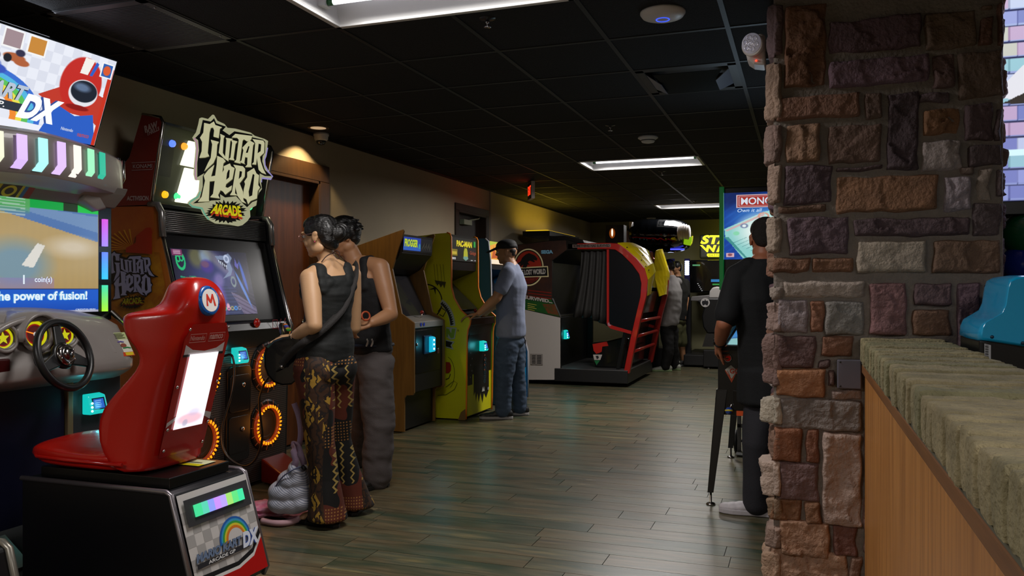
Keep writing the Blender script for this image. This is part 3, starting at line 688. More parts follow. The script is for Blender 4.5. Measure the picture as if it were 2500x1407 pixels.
MB().box((-3.36, 2.955, .10), (-3.285, 2.985, .85), M('#7a6a4e', .35, .4)).build('edge_trim', rm, 'tan metal edge strip', bevel=.003)
MB().box((-3.36, 2.99, .10), (-3.31, 3.30, .84), M('#26262a', .45)).build('reader_panel', rm, bevel=.006)
card_reader(rm, (-3.31, 3.11, .715), .95)
# pedal platform joining cabinet and seat
MB().prism([(-3.36, 2.3, .01), (-2.9, 2.3, .01), (-2.9, 2.3, .08), (-3.2, 2.3, .09), (-3.36, 2.3, .3)], (0, .9, 0), M('#100f10', .6)).build('pedal_platform', rm, bevel=.004)
pd = MB().prism([(-3.27, 2.5, .2), (-3.12, 2.5, .09), (-3.11, 2.5, .105), (-3.26, 2.5, .215)], (0, .11, 0), M('#8a6a60', .3, .8)).prism([(-3.27, 2.78, .2), (-3.12, 2.78, .09), (-3.11, 2.78, .105), (-3.26, 2.78, .215)], (0, .11, 0), M('#8a6a60', .3, .8)); each(pd, 'pedal', rm)
# screen
def fscreen(u, v):
    c = Cv(u, v, '#b99a5e'); n_ = np.sin(u * 150) * .5 + .5
    c.mask(n_, '#a98f5c', .25); c.ell(.75, .6, .5, .35, '#c9b184', .9, .6)
    c.poly([(0, .74), (.35, .93), (1, .66), (1, 1), (0, 1)], '#5a80bb'); c.poly([(0, .8), (.4, .97), (1, .75), (1, .9), (0, 1.0)], '#86a5cc', .7)
    c.mask(np.clip((v - .86) * 14, 0, 1) * (u < .62), '#59b65a', .9); c.mask((np.sin(v * 230 + u * 9) > .3) & (v > .84) & (u < .6), '#c9dfd8', .65)
    c.mask((v > .93) & (u > .62), '#243a20'); c.mask((v > .925) & (u > .62) & (u < .8), '#16b04a'); c.mask((v > .93) & (u > .88), '#20d050')
    c.ell(.55, .42, .16, .2, '#6f9fc4', .8, .75); c.poly([(.58, .42), (.66, .62), (.7, .6), (.64, .4)], '#f1eee6'); c.ell(.85, .6, .12, .08, '#e8dcc8', 1.2, .8)
    c.mask(((v < .31) & (v > .22) & (u < .75)).astype(float), '#9b7fc2', .45)
    c.mask((v < .222).astype(float), '#1b62d8'); c.mask(((v < .222) & (v > .215)).astype(float), '#0b2a66'); c.mask(np.clip((.12 - v) * 5, 0, .7), '#0c3fa8'); c.mask((v < .02).astype(float), '#b7b7cc')
    return c.c
sx, sz0, sz1, sy0, sy1 = -3.398, 1.165, 1.70, 2.2, 3.24
MB().box((-3.44, 2.19, 1.12), (-3.402, 3.33, 1.78), M('#060608', .2)).build('screen_bezel', rm, bevel=.004)
scn = picture('screen', (sx, sy0, sz0), (0, 1, 0), (0, 0, 1), sy1 - sy0, sz1 - sz0, 260, 130, fscreen, rm, .8, label='bright racing game screen')
A = AX(sx + .0005); wtx = E('#e9f6ff', .95); lbl = E('#5fb4f0', .8)
def pxt(A, s, x0, x1, y, h, m, **k):
    """write s with its lower left at picture point and lower right x1 on the same run"""
    ll, lr, ul = A.px([(x0, y), (x1, y), (x0, y - h)]); wd = ((lr[0] - ll[0]) ** 2) ** .5; hh = ul[1] - ll[1]; A.text(s, (ll[0], ll[1]), hh, m, w=wd, **k); return A
A.text('get rewards with the power of fusion!', (2.22, 1.215), .055, wtx, w=.95, off=.03, outline=(lbl, .05))
A.build('screen_lettering', scn); A = AX(sx + .0005); A.text('Insert', (2.58, 1.305), .036, wtx, off=.02, outline=(E('#6a4aa8', .7), .03)); A.build('screen_lettering', scn); A = AX(sx + .0005); A.text('1', (2.81, 1.303), .042, wtx, off=.02); A.build('screen_lettering', scn); A = AX(sx + .0005); A.text('coin(s)', (2.87, 1.305), .034, wtx, off=.02, outline=(E('#6a4aa8', .7), .03))
A.build('screen_lettering', scn); A = AX(sx + .0005); A.text('CREDIT(S) 00/01', (3.1, 1.17), .012, wtx, w=.12); A.build('screen_lettering', scn)
for i, (za, zb, c1, c2) in enumerate([(1.50, 1.64, '#d65ae0', '#a78bff'), (1.33, 1.47, '#6a8cff', '#38c8ff'), (1.165, 1.30, '#48e0b0', '#a8f03a')]):
    q = MB(); n = 12
    for k in range(n):
        t_ = k / (n - 1); ca_ = hx(c1); cb_ = hx(c2); cc = '#%02x%02x%02x' % tuple(int(255 * (cb_[j] * t_ + ca_[j] * (1 - t_))) for j in range(3))
        z = zb - (zb - za) * (k + .5) / n; q.box((-3.41, 3.265, z - (zb - za) / n / 2), (-3.385, 3.29, z + (zb - za) / n / 2), E(cc, 1.1))
    q.build('led_strip', rm, ['glowing pink and purple light strip', 'glowing blue light strip', 'glowing green light strip'][i])
# dashboard: cross sections along Y
def dash_ring(y):
    k = (y - YM) / .6; hump = max(0, 1 - k * k) ; zt = 1.08 + .09 * hump ** .8; xf = -3.262 + .06 * hump
    return [(-3.44, y, .86), (-3.44, y, zt + .03), (-3.38, y, zt + .025), (-3.31, y, zt - .005), (xf - .02, y, 1.04), (xf + .03, y, .955), (xf + .045, y, .925), (xf + .045, y, .885), (xf + .02, y, .865), (-3.3, y, .83)]
db = MB(); ys = [Y0 + .0] + [Y0 + (3.30 - Y0) * i / 24 for i in range(1, 24)] + [3.30]
rings = [dash_ring(y) for y in ys]
for rg in (rings[0], rings[-1]):
    for i in range(len(rg)): rg[i] = (rg[i][0] - .02, rg[i][1], rg[i][2])
db.loft(rings, m_gry); dsh = db.build('dashboard', rm, 'grey moulded dashboard', bevel=.012, seg=3)
# arch hood and gauges
yel = E('#d7d40e', .8); red = E('#a3150c', .7); drd = E('#5a0f0a', .6)
def pod(y, z, r, kind):
    q = MB(); q.torus((-3.195, y, z), (1, 0, .12), r * 1.12, r * .16, m_gry, 36, 10); q.lathe((-3.27, y, z), (1, 0, .12), [(r * 1.15, 0), (r * 1.2, .07), (r * 1.05, .075), (r * 1.0, .05), (0, .045)], m_gry2, 36)
    o = q.build('gauge_pod', rm)
    A = Art((-3.212, y, z), (0, 1, 0), (-.12, 0, 1)); A.circ((0, 0), r * .96, r * .96, yel); A.circ((0, 0), r * .72, r * .72, red); A.circ((0, 0), r * .62, r * .62, drd)
    if kind == 'star':
        pts = [(r * (.62 if i % 2 == 0 else .27) * math.sin(math.pi * i / 5), r * (.62 if i % 2 == 0 else .27) * math.cos(math.pi * i / 5)) for i in range(10)]; A.poly(pts, yel)
    else:
        A.poly([(-.22 * r, -r), (.3 * r, -r), (.1 * r, -.6 * r), (-.1 * r, -.6 * r)], m_gry); A.poly([(-.75 * r, .28 * r), (-.7 * r, .2 * r), (.05 * r, -.06 * r), (.05 * r, .05 * r)], E('#ff8a20', 1.2)); A.circ((0, 0), .16 * r, .16 * r, E('#f0e8e0', .6))
    A.build('gauge_face', o, 'red and yellow lit gauge face')
pod(2.56, 1.07, .050, 'star'); pod(2.715, 1.079, .064, 'dial'); pod(2.87, 1.067, .050, 'star')
hood = []
for k in range(17):
    a = math.pi * (-.08 + 1.16 * k / 16); hood.append([(-3.40, 2.715 + .106 * math.cos(a), 1.08 + .106 * math.sin(a)), (-3.165, 2.715 + .1 * math.cos(a), 1.075 + .1 * math.sin(a)), (-3.165, 2.715 + .086 * math.cos(a), 1.075 + .086 * math.sin(a)), (-3.40, 2.715 + .092 * math.cos(a), 1.08 + .092 * math.sin(a))])
q2 = MB().loft(hood, m_gry); q2.build('gauge_hood', rm)
arch = [(-3.20, 2.715 + .265 * math.cos(math.pi * k / 24), .985 + .165 * math.sin(math.pi * k / 24)) for k in range(25)]
MB().tube(arch, .014, m_gry, 10).build('dashboard_arch', rm)
dv = Vector((-.05, 0, .085)).normalized(); dn = Vector((0, 1, 0)).cross(dv); hb0 = Vector((-3.216, 3.0, .958)); MB().prism([hb0 + Vector((0, a_, 0)) + dv * b_ for a_, b_ in ((0, 0), (.175, 0), (.165, .085), (.01, .09))], dn * .012, m_gry).build('dashboard_hatch', rm, bevel=.005)
A = Art(Vector((-3.212, 3.20, .938)) + dn * .008, (0, 1, 0), dv); A.V = dv; A.N = dn; A.rect((0, 0), (.085, .135), M('#d8d5c4', .4)); A.rect((0, .095), (.085, .135), M('#b9c48a', .4)); A.rect((0, 0), (.085, .022), M('#c7401c', .4)); A.rect((.03, .003), (.08, .02), M('#d8c020', .4)); A.circ((.04, .06), .018, .012, M('#8a4a3a', .4)); A.stroke([(.03, .045), (.06, .048), (.08, .042)], .006, M('#2a8a4a', .4)); A.stroke([(.01, .08), (.03, .083), (.05, .078)], .006, M('#5a4a9a', .4))
for i in range(4): A.rect((.008, .101 + i * .008), (.07 - .01 * (i % 2), .104 + i * .008), M('#4a4a3a', .5))
A.build('instruction_card', rm, 'printed instruction card')
e_ = MB(); e_.tube([(-3.2, 3.31, .84), (-3.17, 3.325, .93), (-3.26, 3.33, 1.06), (-3.40, 3.33, 1.16)], .014, m_chr, 8).tube([(-3.21, 3.345, .84), (-3.18, 3.35, .93), (-3.27, 3.35, 1.06), (-3.42, 3.345, 1.16)], .009, m_chr, 8); each(e_, 'edge_guard', rm, label='clear and chrome edge guard')
bt = MB().box((-3.20, 2.5, .93), (-3.165, 2.56, .985), M('#3a0a0a', .3)); bt.build('start_button', rm, bevel=.006)
# steering wheel
wc = Vector((-3.06, 2.735, .99)); wax = Vector((.94, .13, .3)).normalized(); wu = Vector((-.137, .99, 0)).normalized(); wv = wax.cross(wu).normalized()
blk = M('#0c0c0d', .38); q = MB().torus(wc, wax, .150, .0165, blk, 56, 14); wh_ = q.build('steering_wheel', rm, 'black three spoke steering wheel')
q = MB()
for a in (math.radians(20), math.radians(160), math.radians(270)):
    d = wu * math.cos(a) + wv * math.sin(a) * -1; s_ = wax.cross(d); q.prism([wc + d * .03 + s_ * .035, wc + d * .145 + s_ * .018, wc + d * .145 - s_ * .018, wc + d * .03 - s_ * .035], -wax * .014, blk)
each(q, 'spoke', wh_, bevel=.005)
MB().lathe(wc - wax * .02, wax, [(.058, 0), (.062, .012), (.058, .02), (.05, .022)], blk, 36).build('hub', wh_)
MB().lathe(wc, wax, [(.052, 0), (.05, .012), (.034, .022), (.031, .020), (.028, .028), (.016, .034), (0, .036)], M('#9a9390', .18, 1), 36).build('hub_cap', wh_, 'chrome hub cap')
q = MB()
for i in range(6): a = i * math.pi / 3 + .4; q.lathe(wc + (wu * math.cos(a) + wv * math.sin(a)) * .043 + wax * .015, wax, [(.005, 0), (.005, .004), (0, .005)], m_scr, 8)
each(q, 'screw', wh_)
MB().lathe(wc - wax * .02, -wax, [(.035, 0), (.04, .12), (.045, .2)], blk, 20).build('steering_column', rm)
# visor: curved bank of lamp windows
def vring(y):
    k = (y - YM) / .60; b_ = max(0, 1 - k * k); xf = -3.34 + .17 * b_; zt = 1.985 - .02 * abs(k); 
    return [(-3.5, y, zt), (xf - .04, y, zt), (xf - .005, y, zt - .02), (xf, y, zt - .05), (xf + .004, y, zt - .165), (xf - .02, y, zt - .20), (xf - .10, y, zt - .215), (xf - .12, y, zt - .23), (-3.41, y, 1.735), (-3.5, y, 1.735)]
q = MB(); q.loft([vring(YM - .6 + 1.2 * i / 28) for i in range(29)], m_gry); vis = q.build('visor', rm, 'grey curved visor under the marquee', bevel=.006)
def xv(y): k = (y - YM) / .6; return -3.34 + .17 * max(0, 1 - k * k)
for i, c_ in enumerate(['#30b898', '#9ff0c0', '#fff4ea', '#e0c0ff', '#b0ffff', '#eef0d0', '#d9b8ff', '#b0ffff', '#e0c0ff', '#fff4ea', '#9ff0c0', '#30b898']):
    i -= 5; y = 2.515 + i * .0995 - (i * .0006 * i if i > 0 else 0); hw = .022; x_ = (xv(y - hw), xv(y + hw)); q = MB()
    q.add([(x_[0] + .008, y - hw, 1.945), (x_[1] + .008, y + hw, 1.945), (x_[1] + .012, y + hw, 1.838), (x_[0] + .012, y - hw, 1.838), (x_[0] - .01, y - hw * 1.7, 1.80), (x_[1] - .01, y + hw * .3, 1.80)], [(0, 3, 2, 1), (3, 4, 5, 2)], E(c_, 1.1))
    q.build('lamp_window', vis, 'glowing coloured lamp window', autofix=False, solid=-.006)
# end cap with clear ribs
q = MB().box((-3.5, 3.345, 1.80), (-3.375, 3.365, 1.97), M('#15151a', .3)); q.build('visor_end_cap', vis, bevel=.006)
q = MB().tube([(-3.37, 3.37, 1.955), (-3.365, 3.37, 1.86), (-3.40, 3.37, 1.80)], .011, m_chr, 8).tube([(-3.395, 3.38, 1.95), (-3.39, 3.38, 1.86), (-3.42, 3.38, 1.80)], .010, m_chr, 8); each(q, 'clear_rib', vis)
# speaker bank under the visor
q = MB(); q.prism([(-3.47, Y0 + .1, 1.72), (-3.30, Y0 + .1, 1.80), (-3.32, Y0 + .1, 1.765), (-3.39, Y0 + .1, 1.70), (-3.47, Y0 + .1, 1.70)], (0, 1.08, 0), m_gry2); q.build('speaker_bank', rm, bevel=.006)
q = MB(); q.loft([[(-3.44, 3.08, 1.80), (-3.33, 3.1, 1.80), (-3.34, 3.1, 1.72), (-3.44, 3.06, 1.70)], [(-3.44, 3.2, 1.80), (-3.33, 3.2, 1.80), (-3.36, 3.2, 1.68), (-3.44, 3.2, 1.66)], [(-3.44, 3.33, 1.80), (-3.37, 3.33, 1.80), (-3.40, 3.3, 1.70), (-3.44, 3.3, 1.68)]], m_gry); q.build('visor_bracket', rm, bevel=.01)
A = Art((-3.318, 2.64, 1.80), (0, 1, 0), (-.5, 0, 1)); A.U = Vector((0, 1, 0)); A.V = Vector((.73, 0, .683)).normalized(); A.N = A.U.cross(A.V); A.O = Vector((-3.39, 2.62, 1.702)) + A.N * .003
for a_, b_, c_ in ((-.12, .12, '#8a120c'), (-.085, .085, '#0f68a8'), (-.065, .065, '#c9c414'), (-.05, .05, '#141410')): A.poly([(.09 + a_, .0), (.09 + b_, .0), (.09 + b_ * .95, .075), (.09 + a_ * .95, .075)], M(c_, .4))
A.circ((.09, .035), .034, .034, M('#d6d018', .4)); A.circ((.09, .035), .02, .02, M('#0a0a0c', .4)); A.build('speaker_panel', rm, 'red, blue and yellow striped speaker panel')
# marquee
mq0 = Vector((-3.49, 2.16, 2.03)); mV = Vector((.15, 0, .42)).normalized(); mW, mH = 1.14, .45
def fmarq(u, v):
    c = Cv(u, v, '#e9ecf6'); ch = (np.floor(u * 22) + np.floor(v * 9)) % 2; c.mask(ch, '#cfd3e2', .55)
    for i, cc in enumerate(['#3c6fd0', '#55b6e0', '#5cc05a', '#e8e050', '#f08a30']):
        r = .30 - .028 * i; d = np.sqrt(((u - .40) * 1.0) ** 2 + ((v - .12) * .62) ** 2); c.mask(((d < r)).astype(float), cc)
    d = np.sqrt(((u - .40)) ** 2 + ((v - .12) * .62) ** 2); c.mask((d < .16).astype(float), '#e4e7f2')
    c.mask(((v < .1)).astype(float), '#eceef8')
    # plain race driver shape: red helmet, dark visor, blue overalls
    c.poly([(.66, .42), (.74, .34), (.84, .30), (.93, .3), (1, .2), (1, .55), (.9, .6), (.75, .55)], '#c03828'); c.poly([(.70, 0), (.76, .36), (.86, .28), (.95, .34), (1, .0)], '#2b5ec4'); c.poly([(.98, 0), (1, 0), (1, .9), (.975, .9)], '#c8321e')
    c.ell(.85, .64, .105, .30, '#c22a22', .06); c.ell(.872, .55, .075, .15, '#e4e4ea', .05); c.ell(.874, .57, .068, .12, '#1c222e', .06); c.ell(.86, .61, .04, .045, '#6f86a8', .7, .8, .4); c.ell(.86, .38, .06, .03, '#8a1814', .2); c.poly([(.83, .76), (.87, .76), (.89, .935), (.84, .94)], '#f2efe8'); c.poly([(.88, .76), (.895, .76), (.915, .91), (.90, .925)], '#2b5ec4')
    for i, cc in enumerate(['#2f5fb8', '#2f5fb8', '#2456b0', '#a8d048', '#a08a90', '#c8883a']): c.poly([(.02 + i * .108, .80), (.11 + i * .108, .80), (.11 + i * .108, .99), (.02 + i * .108, .99)], '#f4f4f4'); c.poly([(.028 + i * .108, .815), (.102 + i * .108, .815), (.102 + i * .108, .975), (.028 + i * .108, .975)], cc)
    c.poly([(.93, .78), (.995, .78), (.995, .95), (.93, .95)], '#f4f4f4'); c.poly([(.937, .795), (.988, .795), (.988, .935), (.937, .935)], '#2a5fb0'); c.ell(.962, .865, .02, .055, '#d8582a', .2)
    # karts
    for (x, y, k, cc) in ((.40, .62, 1, '#3a55b8'), (.52, .72, .7, '#b0603a')): c.ell(x, y, .07 * k, .06 * k, cc, .2); c.ell(x + .05 * k, y - .05 * k, .05 * k, .05 * k, cc, .2); c.ell(x - .04 * k, y - .03 * k, .025 * k, .06 * k, '#202028', .2); c.ell(x + .03 * k, y + .08 * k, .03 * k, .05 * k, '#33304a', .3)
    return c.c
q = MB(); o_ = mq0 - Vector((0, .012, 0)) - mV * .012; n_ = Vector((0, 1, 0)).cross(mV); q.prism([o_, o_ + Vector((0, mW + .024, 0)), o_ + Vector((0, mW + .024, 0)) + mV * (mH + .024), o_ + mV * (mH + .024)], -n_ * .05, m_blk); q.build('marquee_box', rm, bevel=.006)
mqo = picture('marquee', mq0 + n_ * .001, (0, 1, 0), mV, mW, mH, 560, 230, fmarq, rm, 1.02, label='glowing white marquee with rainbow arch')
A = Art(mq0 + n_ * .002, (0, 1, 0), mV); A.V = mV; A.N = n_
sil = E('#b9c6d8', 1.0); dk = E('#2a3448', .6); A.text('MARIO KART', (.16, .135), .075, sil, w=.52, shear=.3, off=.04, outline=(dk, .03)); A.rect((.1, .085), (.7, .125), E('#3a4454', .6)); A.text('ARCADE G.P.', (.3, .092), .026, E('#f4f4f4', 1), w=.3, shear=.2, off=.02)
A.text('DX', (.665, .06), .12, E('#f0f4ff', 1.3), w=.20, shear=.3, off=.06, outline=(E('#3a5aa8', .8), .05))
A.build('marquee_lettering', mqo); A = Art(mq0 + n_ * .002, (0, 1, 0), mV); A.V = mV; A.N = n_; A.text('Nintendo', (.92, .045), .016, E('#e8eaf4', 1), w=.07, outline=(E('#5a86d0', .8), .05)); A.text('namco', (1.02, .03), .016, E('#b04a4a', 1), w=.07, off=.02); A.build('marquee_lettering', mqo)
area('marquee_lamp', mq0 + Vector((.08, mW / 2, .25)), .9, .35, 2.6, (.8, .87, 1), rot=(0, math.radians(-90 + 20), 0), parent=rm)
# seat pedestal
XB = -2.20
px_ = lambda a, b_, Y: onY(a, b_, Y)
yN, yF = 2.525, 2.965
pb = MB(); side = [(-3.06, .02), (-3.06, .495), (-2.31, .495), (-2.285, .485), (-2.17, .09), (-2.19, .06), (-2.3, .05)]
pb.prism([(a, yN, b_) for a, b_ in side], (0, yF - yN, 0), M('#08080c', .4)); ped = pb.build('seat_base', rm, 'black slanted seat pedestal', bevel=.008, seg=3)
rim = [(-3.06, .495), (-2.31, .497), (-2.288, .487), (-2.17, .09), (-2.19, .055)]
for Y in (yN, yF): MB().tube([(a, Y, b_) for a, b_ in rim], .011, M('#8a8488', .3, .8), 8).build('edge_trim', ped, 'grey metal edge trim')
MB().box((-3.0, yN + .04, .497), (-2.33, yF - .05, .54), M('#0a0a0a', .3)).build('seat_rail', rm, bevel=.003)
A = Art((-2.52, yF - .19, .5412), (1, 0, 0), (0, 1, 0)); A.rect((0, 0), (.15, .11), M('#cfd2a8', .5)); A.rect((0, 0), (.15, .035), M('#c9c010', .4)); A.rect((.03, .05), (.12, .06), M('#555544', .5)); A.build('warning_sticker', rm, 'yellow and white warning sticker')
# rear graphic panel on the slanted back face
nb = Vector((.4, 0, .115)).normalized(); nb = Vector((.485 - .09, 0, .115)).normalized(); vb = Vector((-.115, 0, .395)).normalized(); ob = Vector((-2.17, yN, .09)) + nb * .009
A = Art(ob, (0, 1, 0), vb); A.V = vb; A.N = Vector((0, 1, 0)).cross(vb).normalized(); W_ = yF - yN; H_ = .405
Lw = M('#cfcbc8', .35); A.rect((.012, .0), (W_ - .012, H_), Lw)
for i in range(9):
    for j in range(6):
        if (i + j) % 2: A.rect((.012 + i * .046, .06 + j * .046), (.012 + (i + 1) * .046, .06 + (j + 1) * .046), M('#a9a6a4', .4), l=3)
A.k = 3
bot = [(.012, .0), (W_ - .012, .0)]
A.poly([(.012, 0), (W_ - .012, 0), (W_ - .012, .17), (.36, .10), (.26, .075), (.012, .085)], M('#1c1c1e', .35)); A.poly([(.012, 0), (W_ - .012, 0), (W_ - .012, .145), (.36, .082), (.26, .058), (.012, .066)], M('#dcdad8', .35)); A.poly([(.012, 0), (W_ - .012, 0), (W_ - .012, .13), (.36, .068), (.26, .046), (.012, .052)], M('#b60f0d', .35))
for i, cc in enumerate(['#2a62b4', '#3f9fd0', '#3fa648', '#e0d23a', '#e07f28']):
    r = .095 - .009 * i; pts = [(.275 + r * math.cos(math.pi * k / 20), .16 + r * math.sin(math.pi * k / 20)) for k in range(21)]; A.poly(pts, M(cc, .35))
A.poly([(.275 + .048 * math.cos(math.pi * k / 20), .16 + .048 * math.sin(math.pi * k / 20)) for k in range(21)], Lw)
A.text('MARIO KART', (.03, .135), .034, M('#7f93b4', .3, .3), w=.265, shear=.35, off=.05, outline=(M('#20283a', .4), .04)); A.rect((.03, .112), (.34, .131), M('#2a2a30', .4)); A.text('ARCADE GP', (.09, .115), .013, M('#e8e8e8', .4), w=.16, shear=.2, off=.02)
A.text('DX', (.298, .115), .062, M('#dfe6f6', .3), w=.10, shear=.3, off=.06, outline=(M('#2a4a9a', .4), .05))
A.rect((.03, .275), (W_ - .03, .38), M('#3a393c', .4)); A.build('graphic_panel', ped, 'white panel with chequers, rainbow logo and red wave')
q = MB()
cols = ['#40d890', '#58d0b0', '#8a9af0', '#c890ff', '#b8a0ff', '#a0e070', '#60e080', '#40e0a0']
for i, cc in enumerate(cols):
    a_ = .075 + (W_ - .15) * i / 8; b2 = .075 + (W_ - .15) * (i + 1) / 8; o2 = ob + nb * .008
    q.prism([o2 + Vector((0, a_, 0)) + vb * .305, o2 + Vector((0, b2, 0)) + vb * .305, o2 + Vector((0, b2, 0)) + vb * .352, o2 + Vector((0, a_, 0)) + vb * .352], nb * .012, E(cc, 1.1))
q.build('tail_light', ped, 'glowing green and purple light strip')
q = MB(); screw(q, ob + Vector((0, .05, 0)) + vb * .328 + nb * .003, nb, .006); screw(q, ob + Vector((0, W_ - .05, 0)) + vb * .328 + nb * .003, nb, .006); each(q, 'screw', ped)
q = MB()
for (a_, b_) in ((-2.36, yF - .06), (-2.36, yN + .06), (-2.95, yF - .06), (-2.95, yN + .06)): q.lathe((a_, b_ - .012, .028), (0, 1, 0), [(0, 0), (.028, 0), (.028, .024), (0, .024)], M('#141414', .5), 18)
each(q, 'caster', ped)
# seat shell
mred = M('#b5170c', .27, coat=.3, bump=(160, .04)); mred2 = M('#b0150c', .22, coat=.4)
def sring(z, xf, xr, wf, wr, rf=.35):
    """rounded trapezoid ring, front at xf with half width wf, rear xr with wr"""
    pts = []; n = 28; yc = 2.745
    for k in range(n):
        a = 2 * math.pi * k / n; ca, sa = math.cos(a), math.sin(a); e = .55
        u = math.copysign(abs(ca) ** e, ca); v = math.copysign(abs(sa) ** e, sa); s_ = (u + 1) / 2; wd = wf * (1 - s_) + wr * s_
        pts.append((xf - .035 * (wf > .15) - .01 + (xr + .02 - xf + .035 * (wf > .15)) * s_, yc + wd * v * 1.07, z))
    return pts
SR = [(.545, -2.50, -2.465, .20, .150), (.56, -2.545, -2.462, .225, .158), (.62, -2.615, -2.452, .24, .162), (.72, -2.645, -2.425, .243, .163), (.80, -2.62, -2.405, .243, .16), (.88, -2.535, -2.38, .235, .155), (.96, -2.445, -2.355, .215, .15), (1.01, -2.43, -2.338, .212, .145), (1.06, -2.455, -2.322, .235, .14), (1.10, -2.50, -2.312, .25, .138), (1.165, -2.512, -2.300, .252, .135), (1.182, -2.505, -2.296, .242, .133), (1.192, -2.48, -2.294, .185, .13), (1.205, -2.45, -2.292, .14, .127), (1.235, -2.44, -2.290, .118, .118), (1.27, -2.435, -2.296, .104, .10), (1.30, -2.43, -2.31, .088, .08), (1.32, -2.41, -2.33, .06, .055), (1.33, -2.385, -2.35, .02, .02)]
q = MB().loft([sring(*s_) for s_ in SR], mred); seat = q.build('seat', rm, 'glossy red bucket seat shell', sub=1)
# front hollow of the backrest is the cushion side; cushion
cr = []
for (x, hw, zb, zt) in ((-3.045, .17, .575, .60), (-3.035, .20, .56, .63), (-3.00, .222, .55, .645), (-2.92, .232, .545, .64), (-2.8, .236, .545, .632), (-2.66, .236, .545, .628), (-2.52, .225, .545, .625)):
    pts = []
    for k in range(24):
        a = 2 * math.pi * k / 24; u = math.copysign(abs(math.cos(a)) ** .45, math.cos(a)); v = math.copysign(abs(math.sin(a)) ** .5, math.sin(a)); zc = (zb + zt) / 2
        lip = 1.0 if v > .1 else .955
        pts.append((x + (0 if v > 0 else .02 * (x < -2.95)), 2.745 + hw * u * lip, zc + (zt - zb) / 2 * v + (.012 * (1 - abs(u)) if v > 0 else 0)))
    cr.append(pts)
MB().loft(cr, mred).build('seat_cushion', seat, 'glossy red seat cushion', sub=1)
# seam bead round the cushion
MB().tube([(-2.52, 2.518, .588), (-2.8, 2.510, .59), (-2.97, 2.52, .592), (-3.035, 2.56, .598), (-3.05, 2.745, .60), (-3.035, 2.93, .598)], .007, mred2, 8).build('cushion_piping', seat)
# emblem disc and inset on the rear face
def rear(z, y, out=0.0):
    for i in range(len(SR) - 1):
        if SR[i][0] <= z <= SR[i + 1][0]: t_ = (z - SR[i][0]) / (SR[i + 1][0] - SR[i][0]); return Vector((SR[i][2] * (1 - t_) + SR[i + 1][2] * t_ + out, y, z))
en = Vector((.985, 0, .17)).normalized() ; ec = Vector((-2.292, 2.735, 1.232)); ev = Vector((-en.z, 0, en.x))
q = MB().lathe(ec - en * .02, en, [(.0, .0), (.062, .0), (.062, .026), (.058, .032), (.050, .033)], M('#0f57a8', .3, coat=.3), 44); dsc = q.build('emblem_disc', seat, 'blue ringed white disc with red letter M')
A = Art(ec + en * .0132, (0, 1, 0), ev); A.V = ev; A.N = Vector((0, 1, 0)).cross(ev).normalized(); A.circ((0, 0), .047, .047, M('#efe9e4', .35), 40)
mm = [(-.026, -.024), (-.016, -.024), (-.0165, .004), (-.004, -.012), (.005, -.012), (.0155, .006), (.020, -.024), (.031, -.024), (.020, .026), (.013, .026), (.0005, .002), (-.013, .026), (-.019, .026)]
A.poly(mm, M('#d6300f', .35)); A.build('letter_mark', dsc)
q = MB()
for i in range(4): a = math.pi / 4 + i * math.pi / 2 + .5; screw(q, ec + en * .013 + (Vector((0, 1, 0)) * math.cos(a) + ev * math.sin(a)) * .0545, en, .003, M('#0a2a5a', .4))
each(q, 'screw', dsc)
# rear inset plate, follows the slope of the back
sv = (rear(1.15, 0) - rear(.60, 0)); sv = Vector((sv.x, 0, sv.z)).normalized(); so_ = rear(.60, 2.745, .019); sn = Vector((0, 1, 0)).cross(sv).normalized()
A = Art(so_, (0, 1, 0), sv); A.V = sv; A.N = sn
# the white glow panel, lower in photograph at lower z
A.poly([(-.125, -.0), (.13, .0), (.135, .50), (.10, .56), (-.10, .56), (-.13, .50)], M('#a5120b', .22, coat=.5))
A.poly([(-.115, .43), (.115, .43), (.115, .475), (.07, .452), (.0, .443), (-.07, .452), (-.115, .475)], M('#c9bfbf', .35)); A.rect((-.118, .424), (.118, .434), M('#151011', .4))
A.poly([(-.125, .13), (-.06, .165), (-.06, .18), (-.125, .15)], M('#c9bfbf', .35)); A.poly([(.06, .165), (.13, .13), (.13, .16), (.06, .18)], M('#c9bfbf', .35))
ctx = M('#c98f88', .35); A.text('Nintendo', (-.098, .492), .02, ctx, w=.08, off=.01); A.text('namco', (.012, .492), .02, ctx, w=.08, off=.03)
for (a_, b_) in (((-.105, .485), (-.012, .519)), ((.005, .485), (.1, .519))): A.stroke([(a_[0], a_[1]), (b_[0], a_[1]), (b_[0], b_[1]), (a_[0], b_[1])], .0025, ctx, close=True)
ip = A.build('inset_plate', seat, 'red rear plate with small pale lettering')
def fglow(u, v):
    c = Cv(u, v, '#fbf4fa'); c.mask(np.clip(1 - v * 6, 0, 1), '#f0d8e8', .5); c.ell(.5, .12, .42, .07, '#e8a0b0', .4, .6); c.ell(.36, .07, .09, .045, '#9aa0b8', .4, .6); c.ell(.6, .2, .2, .05, '#b8b0d8', .8, .4); return c.c
gp = picture('glow_panel', so_ + Vector((0, -.085, 0)) + sv * .115 + sn * .006, (0, 1, 0), sv, .17, .32, 40, 80, fglow, seat, 1.2, label='glowing white light panel')
area('glow_lamp', so_ + sv * .26 + sn * .03, .16, .3, .9, (1, .93, .97), rot=(0, math.radians(-78), 0), parent=rm)
q = MB()
for (a_, b_) in ((-.115, .54), (.115, .54), (-.115, .3), (.12, .3), (-.115, .12), (.12, .12), (-.11, .03), (.115, .03)): screw(q, so_ + Vector((0, a_, 0)) + sv * b_ + sn * .004, sn, .007)
each(q, 'screw', seat)
